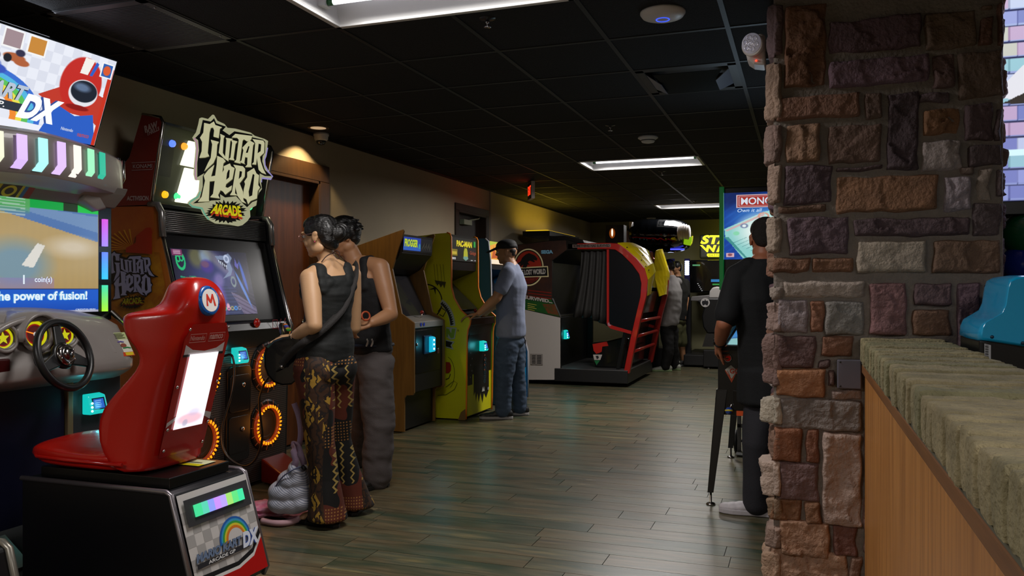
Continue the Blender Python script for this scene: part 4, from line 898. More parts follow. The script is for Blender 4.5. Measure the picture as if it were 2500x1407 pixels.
# neighbouring machine's corner at the lower left
t = thing('racing_game_machine', 'pale edged corner of a second seated machine at the lower left of the photo', 'arcade machine', (-2.2, 1.9, 0))
yb = 1.70
q = MB(); sd = [(-3.45, .02), (-3.45, .42), (-2.66, .42), (-2.635, .41), (-2.54, .05)]
a0 = onY(0, 1318, yb + .42); 
q.prism([(a, yb, b_ - .04 if b_ > .3 else b_) for a, b_ in sd], (0, .42, 0), M('#08080c', .4)); p_ = q.build('seat_base', t, bevel=.01)
MB().tube([(-3.45, yb + .42, .385), (-2.66, yb + .42, .387), (-2.63, yb + .42, .37), (-2.54, yb + .42, .05)], .014, M('#8f8a80', .35, .6), 8).build('edge_trim', p_, 'pale metal edge trim')
# ============================================================ GUITAR MACHINE
GY0_, GY1_ = 3.75, 4.80
gm = thing('guitar_game_machine', 'tall guitar music arcade machine with large cream lettered sign and orange ringed speakers', 'arcade machine', (-3.5, 4.27, 0))
prof = [(-3.86, .02), (-3.36, .02), (-3.335, .93), (-3.31, 1.03), (-3.335, 1.075), (-3.475, 1.60), (-3.485, 1.735), (-3.50, 1.76), (-3.86, 1.76)]
for Y in (GY0_, GY1_ - .022):
    sp_ = MB().prism([(a, Y, b_) for a, b_ in prof], (0, .022, 0), M('#a8561e', .45, noise=(3, .6, '#b07416')) if Y == GY0_ else m_blk).build('side_panel', gm, 'orange printed side panel' if Y == GY0_ else 'black side panel', bevel=.002)
    if Y == GY0_: gside = sp_
    MB().tube([(-3.335, Y + .011, .93), (-3.305, Y + .011, 1.03), (-3.33, Y + .011, 1.08), (-3.47, Y + .011, 1.60)], .012, m_chr, 8).build('edge_trim', sp_, 'chrome edge trim')
    MB().tube([(-3.465, Y + .011, 1.58), (-3.475, Y + .011, 1.72), (-3.50, Y + .011, 1.765), (-3.56, Y + .011, 1.77)], .020, M('#7f7c7a', .25, .6), 10).build('corner_guard', sp_, 'clear corner guard')
gi = MB().prism([(-3.84, .03), (-3.375, .03), (-3.36, .93), (-3.36, 1.02), (-3.52, 1.05), (-3.56, 1.58), (-3.515, 1.74), (-3.84, 1.74)] and [(a, GY0_ + .022, b_) for a, b_ in [(-3.84, .03), (-3.375, .03), (-3.36, .93), (-3.345, 1.02), (-3.40, 1.05), (-3.53, 1.58), (-3.515, 1.74), (-3.84, 1.74)]], (0, 1.006, 0), m_blk).build('cabinet_body', gm)
# side art
A = Art((0, GY0_ - .001, 0), (1, 0, 0), (0, 0, 1)); o1 = M('#9a4a12', .45); 
def sz2(pts): return [(240 + a / 4.69, 480 + b_ / 4.69) for a, b_ in pts]
A.ppx(sz2([(75, 120), (635, 110), (640, 400), (500, 600), (75, 620)]), M('#a8501f', .45, noise=(6, .5, '#c47422')))
A.ppx(sz2([(60, 600), (700, 640), (780, 1080), (740, 1230), (300, 1400), (60, 1400)]), M('#b98416', .45, noise=(9, .9, '#8a420f')))
for i in range(9):
    a = math.radians(95 + i * 11); A.ppx(sz2([(400, 600), (400 + 330 * math.cos(a), 600 - 230 * math.sin(a)), (400 + 330 * math.cos(a + .07), 600 - 230 * math.sin(a + .07))]), M('#cf8f22', .45))
A.ppx(sz2([(325, 640), (330, 590), (440, 530), (445, 450), (560, 360), (610, 355), (625, 400), (625, 660)]), M('#a82c12', .45))
for k in range(24): A.ppx(sz2([(530, 400 + k * 11), (580, 400 + k * 11), (580, 405 + k * 11), (530, 405 + k * 11)]), M('#a5461c', .45), l=8)
A.k = 9
A.build('side_art', gside, 'orange sunburst print')
LG = dict(
 G=[(180, 145), (245, 160), (295, 128), (312, 170), (392, 197), (366, 215), (352, 325), (290, 308), (298, 235), (285, 200), (258, 205), (243, 262), (222, 500), (240, 540), (190, 555), (122, 560), (150, 480), (155, 370), (130, 320), (170, 260)],
 G2=[(258, 345), (355, 370), (335, 400), (325, 540), (290, 620), (180, 720), (225, 620), (258, 560), (275, 400)],
 U=[(370, 275), (424, 300), (410, 330), (400, 500), (428, 545), (445, 350), (435, 322), (520, 335), (490, 360), (466, 600), (412, 562), (352, 500), (375, 330)],
 I=[(500, 345), (575, 365), (552, 395), (528, 560), (540, 590), (470, 578), (492, 555), (512, 380)],
 T=[(550, 275), (750, 300), (735, 345), (690, 365), (650, 340), (635, 355), (602, 600), (612, 628), (535, 610), (560, 580), (590, 345), (570, 322), (505, 318)],
 A=[(715, 350), (775, 385), (760, 410), (735, 640), (745, 668), (665, 668), (690, 640), (693, 555), (665, 550), (655, 620), (668, 635), (600, 610), (622, 590), (645, 470), (632, 440)],
 R=[(750, 335), (880, 355), (895, 380), (890, 500), (840, 545), (850, 600), (880, 690), (915, 755), (860, 735), (825, 700), (805, 560), (795, 640), (745, 635), (768, 610), (785, 385)],
 H=[(335, 535), (405, 565), (435, 600), (408, 625), (370, 950), (345, 1000), (365, 1040), (250, 1025), (285, 985), (305, 832), (245, 838), (235, 1050), (240, 1075), (105, 1080), (150, 1020), (190, 830), (175, 770), (230, 700), (300, 640), (262, 780), (310, 770), (328, 640)],
 e=[(485, 625), (500, 660), (540, 680), (515, 810), (440, 870), (432, 905), (460, 915), (510, 885), (500, 940), (430, 995), (400, 955), (368, 940), (385, 820), (380, 760), (415, 700), (410, 660)],
 r=[(525, 640), (640, 660), (665, 690), (660, 780), (625, 830), (600, 860), (640, 960), (645, 1060), (680, 1100), (625, 1080), (575, 1010), (548, 900), (545, 980), (580, 1005), (485, 1000), (510, 960), (555, 690)],
 O=[(770, 680), (800, 745), (830, 765), (820, 880), (842, 910), (815, 950), (805, 1040), (730, 1070), (700, 1110), (680, 1050), (640, 1030), (650, 930), (665, 870), (655, 840), (690, 790), (690, 730)])
HOL = [[(702, 420), (716, 425), (696, 500), (672, 500)], [(825, 390), (855, 400), (848, 480), (812, 505)], [(468, 700), (482, 705), (475, 790), (440, 820), (450, 740)], [(600, 715), (628, 722), (620, 780), (588, 812)], [(755, 750), (775, 760), (748, 1005), (712, 1020), (706, 960)]]
BLK = [(300, 90), (325, 150), (440, 190), (400, 235), (480, 290), (540, 245), (755, 285), (745, 315), (880, 345), (905, 370), (903, 500), (875, 540), (870, 600), (900, 700), (985, 778), (900, 775), (840, 745), (838, 850), (860, 915), (830, 950), (815, 1060), (750, 1085), (690, 1145), (640, 1100), (560, 1015), (430, 1030), (370, 990), (375, 1060), (270, 1065), (180, 1088), (50, 1100), (130, 1040), (165, 900), (165, 780), (185, 740), (100, 790), (100, 620), (120, 470), (110, 350), (75, 325), (130, 270), (165, 110), (260, 130)]
SIL = [(305, 50), (345, 120), (430, 160), (465, 205), (560, 215), (740, 262), (790, 300), (900, 335), (945, 360), (935, 440), (915, 540), (900, 580), (905, 650), (940, 720), (995, 785), (975, 812), (870, 800), (862, 850), (872, 930), (835, 980), (815, 1060), (805, 1125), (760, 1150), (730, 1170), (735, 1260), (700, 1310), (640, 1360), (590, 1372), (480, 1352), (330, 1340), (240, 1290), (185, 1220), (160, 1160), (40, 1135), (5, 1100), (30, 1070), (110, 1020), (140, 960), (150, 830), (95, 825), (80, 760), (85, 650), (95, 560), (105, 450), (95, 370), (65, 325), (110, 260), (135, 170), (150, 95), (175, 85), (250, 105)]
def burst(cx, cy, rx, ry, n, seed):
    r = random.Random(seed); return [(cx + (rx if i % 2 else rx * r.uniform(.72, .85)) * math.cos(2 * math.pi * i / n) * r.uniform(.92, 1.08), cy + (ry if i % 2 else ry * r.uniform(.72, .85)) * math.sin(2 * math.pi * i / n) * r.uniform(.92, 1.08)) for i in range(n)]
def logo(A, f, blk, shade, face, hole, yl, rd, back=None):
    """f maps logo drawing coordinates to local plane coordinates"""
    g = lambda pts: [f(a, b_) for a, b_ in pts]
    A.poly(g(BLK), blk)
    A.k += 1; l = A.k
    for n_, p in LG.items(): A.poly(g([(a + 5, b_ + 8) for a, b_ in p]), shade, l=l)
    A.k += 1; l = A.k
    for n_, p in LG.items():
        cx = sum(a for a, _ in p) / len(p); A.poly(g([(a, b_) for a, b_ in p]), face, l=l)
    A.k += 1; l = A.k
    for h in HOL: A.poly(g(h), hole, l=l)
    A.poly(g(burst(435, 1200, 240, 140, 56, 4)), blk); A.poly(g(burst(440, 1195, 130, 75, 30, 5)), M('#3a3412', .5))
    q = [f(*p) for p in ((245, 1215), (625, 1260), (600, 1130), (300, 1100))]; qr = [f(*p) for p in ((250, 1240), (630, 1290), (612, 1180), (300, 1150))]
    A.text('ARCADE', None, 0, rd, quad=qr, off=.05); A.text('ARCADE', None, 0, yl, quad=q, off=.04)
# side logo
def fside(x, y):
    x2 = .6305 * x + .1097 * y - 12.2; y2 = -.1023 * x + .5534 * y + 591.4
    q = onplane(240 + x2 / 4.69, 480 + y2 / 4.69, (0, GY0_ - .006, 0), (0, -1, 0)); return (q.x, q.z)
A = Art((0, GY0_ - .0065, 0), (1, 0, 0), (0, 0, 1))
logo(A, fside, M('#120d0c', .4), M('#5a5a78', .4), M('#a4a6cc', .4), M('#120d0c', .4), M('#a5a012', .4), M('#7a1f12', .4)); A.build('side_logo', gside, 'pale violet GUITAR HERO lettering')
# header box
hs = [(-3.86, 1.765), (-3.545, 1.765), (-3.46, 2.235), (-3.475, 2.26), (-3.61, 2.29), (-3.70, 2.05), (-3.86, 1.9)]
for Y in (GY0_ + .0, GY1_ - .02):
    hp = MB().prism([(a, Y, b_) for a, b_ in hs], (0, .02, 0), M('#7c2018', .4) if Y < 4 else m_blk).build('header_side', gm, 'dark red header side' if Y < 4 else 'black header side', bevel=.003)
    MB().tube([(-3.55, Y + .01, 1.77), (-3.462, Y + .01, 2.235), (-3.48, Y + .01, 2.265), (-3.61, Y + .01, 2.293)], .011, m_chr, 8).build('edge_trim', hp, 'chrome edge trim')
    if Y < 4:
        A = Art((0, GY0_ - .001, 0), (1, 0, 0), (0, 0, 1)); w8 = M('#b9a4a4', .4)
        def quadpx(*p): return A.px(p)
        A.ppx([(352, 318), (360, 303), (376, 299), (392, 306), (386, 325), (368, 336), (355, 333)], M('#7a1a10', .4))
        A.text('RAW', None, 0, w8, quad=quadpx((355, 325), (386, 312), (384, 295), (352, 308)), off=.05); A.text('THRILLS', None, 0, w8, quad=quadpx((360, 333), (390, 318), (389, 309), (358, 322)), off=.03)
        A.build('header_lettering', hp, 'small pale RAW THRILLS lettering'); A = Art((0, GY0_ - .001, 0), (1, 0, 0), (0, 0, 1))
        A.text('KONAMI', None, 0, w8, quad=quadpx((325, 411), (371, 410), (372, 400), (325, 402)), off=.01); A.stroke(A.px([(322, 398), (380, 395), (372, 414), (322, 416)]), .0025, w8)
        A.build('header_lettering', hp, 'small pale KONAMI lettering'); A = Art((0, GY0_ - .001, 0), (1, 0, 0), (0, 0, 1))
        A.text('ACTIVISION', None, 0, w8, quad=quadpx((310, 490), (363, 490), (363, 478), (310, 479)), off=.03); A.build('header_lettering', hp, 'small pale ACTIVISION lettering')
hv = Vector((.085, 0, .47)).normalized(); hn = Vector((0, 1, 0)).cross(hv).normalized(); h0 = Vector((-3.60, GY0_ + .02, 1.77))
bk = M('#30351f', .4, coat=.2)
q = MB(); q.prism([h0, h0 + Vector((0, 1.01, 0)), h0 + Vector((0, 1.01, 0)) + hv * .48, h0 + hv * .48], -hn * .03, bk); q.box((-3.86, GY0_ + .02, 1.77), (-3.63, GY1_ - .02, 1.9), m_blk); q.build('header_back', gm, 'olive green header board')
q = MB(); q.prism([h0 + Vector((0, 1.01, 0)) * t_ + hv * .478 + hn * d for t_, d in ((0, 0), (1, 0), (1, .06), (0, .06))], hv * .012, m_blk); q.prism([h0 + Vector((0, 1.01, 0)) * t_ + hv * 0 + hn * d for t_, d in ((0, 0), (1, 0), (1, .065), (0, .065))], hv * .02, m_blk); each(q, 'header_rail', gm)
for Y in (3.93, 4.62):
    for (a_, b_, c_) in ((-.055, .38, '#5a7dff'), (.045, .38, '#ff9a30'), (-.055, .075, '#f0a818'), (.045, .075, '#4ae08a')):
        if Y > 4.5 and a_ < 0: continue
        c0 = h0 + Vector((0, Y - GY0_ - .02 + a_ + .03, 0)) + hv * b_; MB().lathe(c0, hn, [(.022, 0), (.020, .014), (.012, .022), (0, .024)], E(c_, 1.5), 16).build('header_bulb', gm, 'small coloured lamp')
A = Art(h0 + hn * .001, (0, 1, 0), hv); A.V = hv; A.N = hn; A.rect((.05, .18), (.16, .36), M('#1a1d12', .5)); A.build('vent_patch', gm, 'dark rectangular vent')
gl = E('#f6f6d8', 1.5)
for z0_, z1_ in ((.04, .255), (.265, .42)):
    q = MB(); o_ = h0 + hn * .002; q.prism([o_ + Vector((0, a_, 0)) + hv * b_ for a_, b_ in ((.22, z0_), (.84, z0_), (.84, z1_), (.26, z1_))], hn * .02, gl); q.build('sign_light', gm, 'bright cream light panel behind the sign', bevel=.004)
# sign plate
sO = Vector((-3.475, 4.3, 1.76)); 
A = Art(sO, (0, 1, 0), hv); A.V = hv; A.N = hn
fs2 = lambda x, y: A.px([(460 + x / 4.85, 270 + y / 4.85)])[0]
sil2 = [fs2(a, b_) for a, b_ in SIL]
q = MB(); q.prism([A.w(p, 0) for p in sil2], -hn * .014, E('#c3c29a', .62)); sg = q.build('logo_sign', gm, 'cream cut out GUITAR HERO ARCADE sign', bevel=.002)
pk = E('#c99ab0', .65); pu = E('#a59ad8', .7); gn = E('#78c0a0', .65)
for sl, mm_ in (((39, 45), pk), ((9, 17), pu), ((30, 37), gn)):
    pts = [sil2[i % len(sil2)] for i in range(sl[0], sl[1] + 1)]; A.stroke(pts, .012, mm_)
logo(A, fs2, M('#10100c', .4), E('#6e6b44', .5), E('#d6d3a8', .72), M('#10100c', .4), E('#d8cc10', .75), E('#c43a12', .6)); A.build('sign_lettering', sg, 'cream gothic GUITAR HERO ARCADE lettering')
point('sign_lamp', h0 + Vector((0, .5, .22)) + hn * .10, 1.1, (1, 1, .72), .08, gm)
# grille strip, bezel, screen
gr_ = M('#3a393a', .35, .6)
def quad3(mb, x0, z0, x1, z1, y0, y1, m, th=.01): mb.prism([(x0, y0, z0), (x0, y1, z0), (x1, y1, z1), (x1, y0, z1)], (-th, 0, 0), m); return mb
quad3(MB(), -3.512, 1.745, -3.50, 1.61, GY0_ + .03, GY1_ - .03, M('#141313', .5)).build('grille_backing', gm)
q = MB()
for k in range(11): z = 1.735 - k * .0115; q.tube([(-3.508 + .0007 * k, GY0_ + .04, z), (-3.508 + .0007 * k, GY1_ - .04, z)], .0035, M('#6e6c6a', .3, .7), 6)
q.build('speaker_grille', gm, 'fine metal speaker grille')
# hood under grille and bezel sloping
scv = Vector((-.135, 0, .50)).normalized(); 
quad3(MB(), -3.385, 1.075, -3.512, 1.60, GY0_ + .03, GY1_ - .03, M('#0c0b0c', .28), .02).build('screen_bezel', gm, bevel=.003)
def fgs(u, v):
    c = Cv(u, v, '#1a1a30'); c.ell(.5, .6, .35, .35, '#3a4480', .9, .8); c.ell(.3, .88, .09, .15, '#7c7a48', .7, .7); c.ell(.42, .9, .07, .12, '#8ca0b8', .8, .9); c.ell(.55, .86, .06, .25, '#8a8a70', .9, .6, .7); c.ell(.66, .75, .09, .25, '#7a74a0', .9, .6, .6)
    c.poly([(.78, .3), (1, .1), (1, 0), (.72, 0), (.6, .4)], '#6a6080'); c.mask((np.sin((u * .7 + v) * 90) > .6) & (v < .35) & (u > .7), '#3a3048', .6)
    c.poly([(.56, .45), (.64, .45), (.80, 0), (.52, 0)], '#26305a'); 
    for k in range(8): c.mask(((np.abs(v - .42 + k * .055) < .004) & (u > .55) & (u < .76)).astype(float), '#4a5a90', .7)
    c.ell(.5, .25, .09, .3, '#6a50a8', .6, .9); c.ell(.46, .36, .09, .12, '#8a72e0', .5, .9); c.ell(.47, .36, .05, .07, '#b8a0ff', .5, .8); c.poly([(.42, .3), (.48, .0), (.54, 0), (.5, .3)], '#b0a84a', .8); c.ell(.42, .75, .08, .1, '#4a3890', .5, .9); c.ell(.4, .78, .05, .05, '#8a5a60', .5, .6); c.ell(.55, .55, .06, .1, '#8a7ab8', .8, .7)
    for x, cc in ((.55, '#2fc08a'), (.60, '#e08ab0'), (.65, '#a0a070'), (.70, '#3a90e0'), (.75, '#7a7a90')): c.ring(x, .10, .02, .025, .35, cc)
    c.ell(.60, .14, .02, .04, '#f0b0c8', .6, .9)
    # green neon frame drawing left, silver beast mask right as loose strokes
    c.ring(.1, .82, .05, .12, .18, '#22c07a'); c.ring(.075, .85, .02, .04, .3, '#22c07a'); c.ring(.115, .86, .02, .04, .3, '#22c07a'); c.mask(((np.abs(np.sin(v * 70 + u * 20)) > .72) & (u > .06) & (u < .26) & (v > .38) & (v < .6)).astype(float), '#22a87a', .9)
    c.poly([(.55, .92), (.66, .93), (.74, .97), (.78, .9), (.74, .82), (.76, .72), (.72, .62), (.6, .56), (.7, .68), (.68, .74), (.6, .8)], '#8090b0', .95); c.poly([(.58, .87), (.66, .86), (.7, .8), (.66, .7), (.63, .78)], '#2a2c48'); c.ring(.70, .88, .03, .05, .3, '#c0cce8')
    for k in range(5): c.poly([(.585 + k * .022, .86 - k * .02), (.6 + k * .022, .86 - k * .02), (.592 + k * .022, .8 - k * .02)], '#dfe6f4')
    c.ell(.83, .68, .05, .22, '#14182c', .2); c.poly([(.80, .78), (.82, .9), (.84, .8), (.87, .84), (.84, .72)], '#5a58b0'); c.ell(.9, .6, .02, .25, '#3a62c8', .4, .9, .1); c.ell(.86, .4, .018, .3, '#5a8ae0', .4, .9, .25); c.ring(.74, .52, .03, .07, .25, '#7a8a90')
    c.poly([(.015, .9), (.14, .9), (.14, .99), (.015, .99)], '#7a3460'); c.mask(((np.abs(np.sin(v * 120)) > .6) & (u > .03) & (u < .12) & (v > .915) & (v < .98)).astype(float), '#d8b0c8', .8)
    return c.c
s0 = Vector((-3.392, 3.90, 1.095)); sv2 = Vector((-.118, 0, .487)).normalized()
# place from the picture: screen corners on the slanted bezel
bzO = Vector((-3.384, 0, 1.075)); bzN = Vector((0, 1, 0)).cross(Vector((-.127, 0, .525)).normalized())
p00 = onplane(425, 775, bzO, bzN); p11 = onplane(612, 617, bzO, bzN); 
bv = Vector((-.127, 0, .525)).normalized(); ym0, ym1 = onplane(413, 606, bzO, bzN).y, onplane(628, 764, bzO, bzN).y; zt = onplane(413, 606, bzO, bzN); zb = onplane(628, 766, bzO, bzN)
s0 = Vector((zb.x, ym0, zb.z)) + bzN * .003
gs = picture('screen', s0, (0, 1, 0), bv, ym1 - ym0, (zt - zb).dot(bv), 200, 120, fgs, gm, .85, label='lit concert game screen')
# control ledge with button, reader, lower face
MB().prism([(a, GY0_ + .022, b_) for a, b_ in ((-3.40, .90), (-3.335, .90), (-3.318, 1.02), (-3.335, 1.065), (-3.42, 1.085))], (0, 1.006, 0), M('#0d0c0d', .3)).build('control_ledge', gm, bevel=.006)
def lower(y, z): return Vector((-3.36 + (z - .02) * .027, y, z))
ln = Vector((1, 0, -.027)).normalized()
b0 = onX(626, 789, -3.325); MB().lathe((-3.325, b0.y, b0.z), (1, 0, 0), [(.03, 0), (.03, .006), (.022, .012), (.02, .016), (0, .017)], M('#b3140d', .3), 24).build('start_button', gm, 'red round button')
q = onX(680, 790, -3.32); A = Art((-3.316, q.y - .07, q.z - .03), (0, 1, 0), (0, 0, 1)); rd_ = M('#7a2430', .4)
A.stroke([(0, 0), (.05, .0), (.05, .055), (0, .055)], .008, rd_, close=True); A.stroke([(.06, -.01), (.09, .06), (.11, .0), (.14, .065)], .01, rd_); A.build('ledge_decal', gm, 'dark red decal')
MB().prism([lower(GY0_ + .022, .03), lower(GY1_ - .022, .03), lower(GY1_ - .022, .90), lower(GY0_ + .022, .90)], ln * .003, M('#3a3836', .5, .3, bump=(220, 1.0))).build('mesh_panel', gm, 'dark perforated metal panel')
dm = bpy.data.materials.new('perforated'); dm.use_nodes = True; nt_ = dm.node_tree; bb_ = nt_.nodes['Principled BSDF']; tcn = nt_.nodes.new('ShaderNodeTexCoord'); vo = nt_.nodes.new('ShaderNodeTexVoronoi'); vo.inputs['Scale'].default_value = 75; vo.inputs['Randomness'].default_value = 0
mp_ = nt_.nodes.new('ShaderNodeMapping'); nt_.links.new(tcn.outputs['Object'], mp_.inputs[0]); mp_.inputs['Scale'].default_value = (0.001, 1, 1); nt_.links.new(mp_.outputs[0], vo.inputs['Vector'])
rp_ = nt_.nodes.new('ShaderNodeValToRGB'); nt_.links.new(vo.outputs['Distance'], rp_.inputs[0]); rp_.color_ramp.elements[0].color = (.006, .006, .006, 1); rp_.color_ramp.elements[0].position = .33; rp_.color_ramp.elements[1].color = (.12, .11, .105, 1); rp_.color_ramp.elements[1].position = .38
nt_.links.new(rp_.outputs[0], bb_.inputs['Base Color']); bb_.inputs['Roughness'].default_value = .42; bb_.inputs['Metallic'].default_value = .5
for o_ in gm.children:
    if o_.name == 'mesh_panel': o_.data.materials[0] = dm
# coin doors
cd = MB(); p0 = lower(0, .14); 
cy = (onX(552, 1000, -3.34).y, onX(605, 1000, -3.34).y)
pts = rrect(cy[1] - cy[0] + .02, .60, .04); yc_ = (cy[0] + cy[1]) / 2
cd.prism([lower(yc_ + a, .50 + b_) + ln * .004 for a, b_ in pts], ln * .018, M('#0a0a0b', .25)); cdo = cd.build('coin_door', gm, 'black coin door', bevel=.004)
q = MB()
for zc_ in (.63, .37): q.prism([lower(yc_ + a, zc_ + b_) + ln * .022 for a, b_ in rrect(cy[1] - cy[0] - .02, .23, .02)], ln * .005, M('#101012', .3))
each(q, 'door_plate', cdo, bevel=.002)
q = MB()
for zc_ in (.68, .40): q.lathe(lower(yc_ + .03, zc_) + ln * .027, ln, [(.016, 0), (.014, .006), (.006, .009), (0, .009)], m_scr, 16)
each(q, 'door_lock', cdo)
card_reader(gm, (-3.335, onX(582, 838, -3.32).y, .865), .95)
# speakers with light rings
org_ = M('#ff7a12', .3, emit=1.3)
def speaker(y, z, R):
    c = lower(y, z) + ln * .004
    o = MB().lathe(c, ln, [(R * 1.35, 0), (R * 1.33, .006), (R * 1.12, .012), (R * 1.05, .006), (R * .8, .006), (R * .78, .0)], M('#241f1d', .35, .3), 48).build('speaker', gm, 'round speaker with orange lit ring')
    MB().lathe(c + ln * .004, ln, [(R * .8, .004), (R * .74, .012), (R * .6, .004), (R * .35, -.004), (.0001, .004)], M('#15110f', .55), 40).build('speaker_cone', o)
    q = MB(); q.torus(c + ln * .014, ln, R * .97, R * .115, M('#8a2806', .25, emit=.8), 56, 10); q.build('ring_lens', o, 'amber ring lens')
    u = ln.orthogonal().normalized(); v = ln.cross(u); q = MB()
    for i in range(30):
        a = 2 * math.pi * i / 30 + .1; d = u * math.cos(a) + v * math.sin(a); t_ = -u * math.sin(a) + v * math.cos(a); p = c + ln * .031 + d * R * .97
        q.prism([p - t_ * .006 - d * .011, p + t_ * .006 - d * .006, p + t_ * .004 + d * .011, p - t_ * .007 + d * .007], ln * .004, M('#ff8a0c', .3, emit=1.9))
    q.build('ring_lights', o, 'ring of glowing amber lamps'); 
    q = MB()
    for i in range(16): a = 2 * math.pi * i / 16; d = u * math.cos(a) + v * math.sin(a); q.tube([c + d * R * 1.08 + ln * .02, c + d * R * 1.34 + ln * .012], .0025, M('#a0431c', .3, emit=.25), 5)
    q.build('ring_spokes', o)
    point('ring_lamp', c + ln * .10, .45, (1, .33, .05), .08, gm)
yR = onX(650, 1040, -3.34).y; yL = onX(489, 1080, -3.34).y; yR2 = onX(645, 890, -3.33).y; yL2 = onX(500, 925, -3.33).y
speaker(yR, .385, .125); speaker(yL, .385, .125); speaker(yR, .765, .125); speaker(yL, .765, .125)
q = MB(); q.prism([(-3.345, 4.50, .015), (-3.13, 4.42, .015), (-3.13, 4.42, .10), (-3.345, 4.50, .17)], (0, .25, 0), M('#5e120c', .35)); q.build('foot_wedge', gm, 'red wedge at the foot', bevel=.012)
# cord from machine to guitar
cp = [(-3.30, onX(560, 862, -3.30).y, onX(560, 862, -3.30).z)]
kp = [(566, 868, 4.95), (572, 905, 4.93), (566, 960, 4.9), (548, 1020, 4.88), (541, 1070, 4.86), (552, 1110, 4.84), (580, 1134, 4.82), (606, 1137, 4.8), (628, 1115, 4.78), (640, 1070, 4.75), (636, 1020, 4.7), (633, 975, 4.62), (642, 945, 4.52), (655, 923, 4.47), (668, 912, 4.44)]
def cr_spline(pts, n=6):
    out = []; pts = [Vector(p) for p in pts]
    for i in range(len(pts) - 1):
        a, b_, c, d = pts[max(i - 1, 0)], pts[i], pts[i + 1], pts[min(i + 2, len(pts) - 1)]
        for k in range(n):
            t_ = k / n; out.append(.5 * ((2 * b_) + (c - a) * t_ + (2 * a - 5 * b_ + 4 * c - d) * t_ ** 2 + (3 * b_ - a - 3 * c + d) * t_ ** 3))
    return out + [pts[-1]]
pts = [Vector((-3.33, P(566, 850, 5).y - .02, .87))] + [P(a, b_, d) for a, b_, d in kp]
cb = MB().tube(cr_spline(pts), .0068, M('#15120f', .35), 10).build('guitar_cable'); tag(cb, 'thick black cable looping from the guitar machine to the held guitar', 'cable')
# ============================================================ UPRIGHT CABINETS
def scl(z0, k, ox, oy): return [(ox + a / k, oy + b_ / k) for a, b_ in z0]
def sideprism(pts, Y, th, m): q = MB(); q.prism([(a, Y, b_) for a, b_ in pts], (0, th, 0), m); return q
def xzY(pts, Y): r = [onY(a, b_, Y) for a, b_ in pts]; return [(p.x, p.z) for p in r]
mwood = M('#7c5824', .45, noise=(4, .7, '#5c3f17'), stretch=(9, 9, .6))
# --- wood grained cabinet
WA, WB = 6.53, 7.19
t = thing('upright_arcade_cabinet', 'wood grained upright arcade cabinet with blue lit marquee and dark screen', 'arcade machine', (-3.5, (WA + WB) / 2, 0))
pf = [(-3.80, .01)] + [(-3.33, .01), (-3.33, .30), (-3.315, .33), (-3.25, .335), (-3.235, .35), (-3.235, .985), (-3.37, 1.06), (-3.47, 1.46), (-3.335, 1.80), (-3.345, 1.815)] + [(-3.83, 1.70), (-3.84, 1.66)]
pf = [(-3.84, .01), (-3.335, .01), (-3.335, .31), (-3.315, .335), (-3.25, .34), (-3.238, .36), (-3.238, .98), (-3.36, 1.06), (-3.455, 1.46), (-3.338, 1.795), (-3.35, 1.81), (-3.84, 1.665)]
for Y in (WA, WB - .02): sideprism(pf, Y, .02, mwood).build('side_panel', t, 'wood grain side panel', bevel=.003)
q = MB(); i0, i1 = WA + .02, WB - .02
q.prism([(a, i0, b_) for a, b_ in [(-3.82, .02), (-3.36, .02), (-3.36, .33), (-3.26, .36), (-3.26, .95), (-3.40, .99), (-3.62, 1.40), (-3.50, 1.46), (-3.37, 1.60), (-3.36, 1.77), (-3.82, 1.65)]], (0, i1 - i0, 0), M('#0e0d0e', .4)); q.build('cabinet_body', t)
A = Art((-3.365, i0, 1.615), (0, 1, 0), Vector((.06, 0, .998))); A.rect((.005, .0), (i1 - i0 - .005, .15), M('#0b0c10', .4)); A.rect((.01, .015), (.36, .135), E('#1d3fa8', .75)); A.rect((.36, .015), (i1 - i0 - .02, .135), E('#14161c', .6)); A.rect((.01, .018), (.36, .05), E('#2f66c8', .7))
A.text('FROGGER', (.025, .048), .07, E('#b8cc3a', .9), w=.27, off=.05, outline=(E('#2a6a30', .6), .04)); A.circ((.33, .06), .02, .025, E('#3a90a8', .8)); 
for i in range(14): A.rect((.38 + .012 * i, .03 + .04 * (i * 7 % 3) / 3), (.388 + .012 * i, .06 + .05 * (i * 5 % 4) / 4), E('#4a4a40', .5))
A.build('marquee', t, 'blue lit FROGGER marquee')
q = MB(); q.prism([(-3.41, i0 + .03, 1.0), (-3.41, i1 - .03, 1.0), (-3.60, i1 - .03, 1.40), (-3.60, i0 + .03, 1.40)], (.006, 0, .003), M('#2b2b2f', .12, coat=.3)); q.build('screen', t, 'dark unlit tube screen')
cp_ = MB(); cp_.prism([(-3.40, i0, 1.035), (-3.25, i0, .985), (-3.245, i0, .93), (-3.40, i0, .93)], (0, i1 - i0, 0), M('#8c8a86', .4, .3)); cpo = cp_.build('control_panel', t, 'grey control panel', bevel=.004)
MB().tube([(-3.33, 6.86, 1.01), (-3.325, 6.86, 1.05)], .006, m_scr).ell((-3.323, 6.86, 1.065), .017, M('#8c1d14', .3)).build('joystick', cpo, 'red ball joystick')
A = Art((-3.39, i0 + .05, 1.034), (0, 1, 0), Vector((-.95, 0, .317))); A.rect((0, 0), (.0, .0), M('#333', .5)) if False else None
A = Art((-3.244, i0, .935), (0, 1, 0), (0, 0, 1)); 
for k in (.13, .19): A.circ((k, .025), .017, .017, M('#2a3fae', .4), 16)
A.build('start_button', cpo, 'two blue buttons')
MB().box((-3.262, WA + .06, .52), (-3.252, WB - .08, .91), M('#0a0a0b', .3)).build('coin_door', t, 'black coin door', bevel=.004)
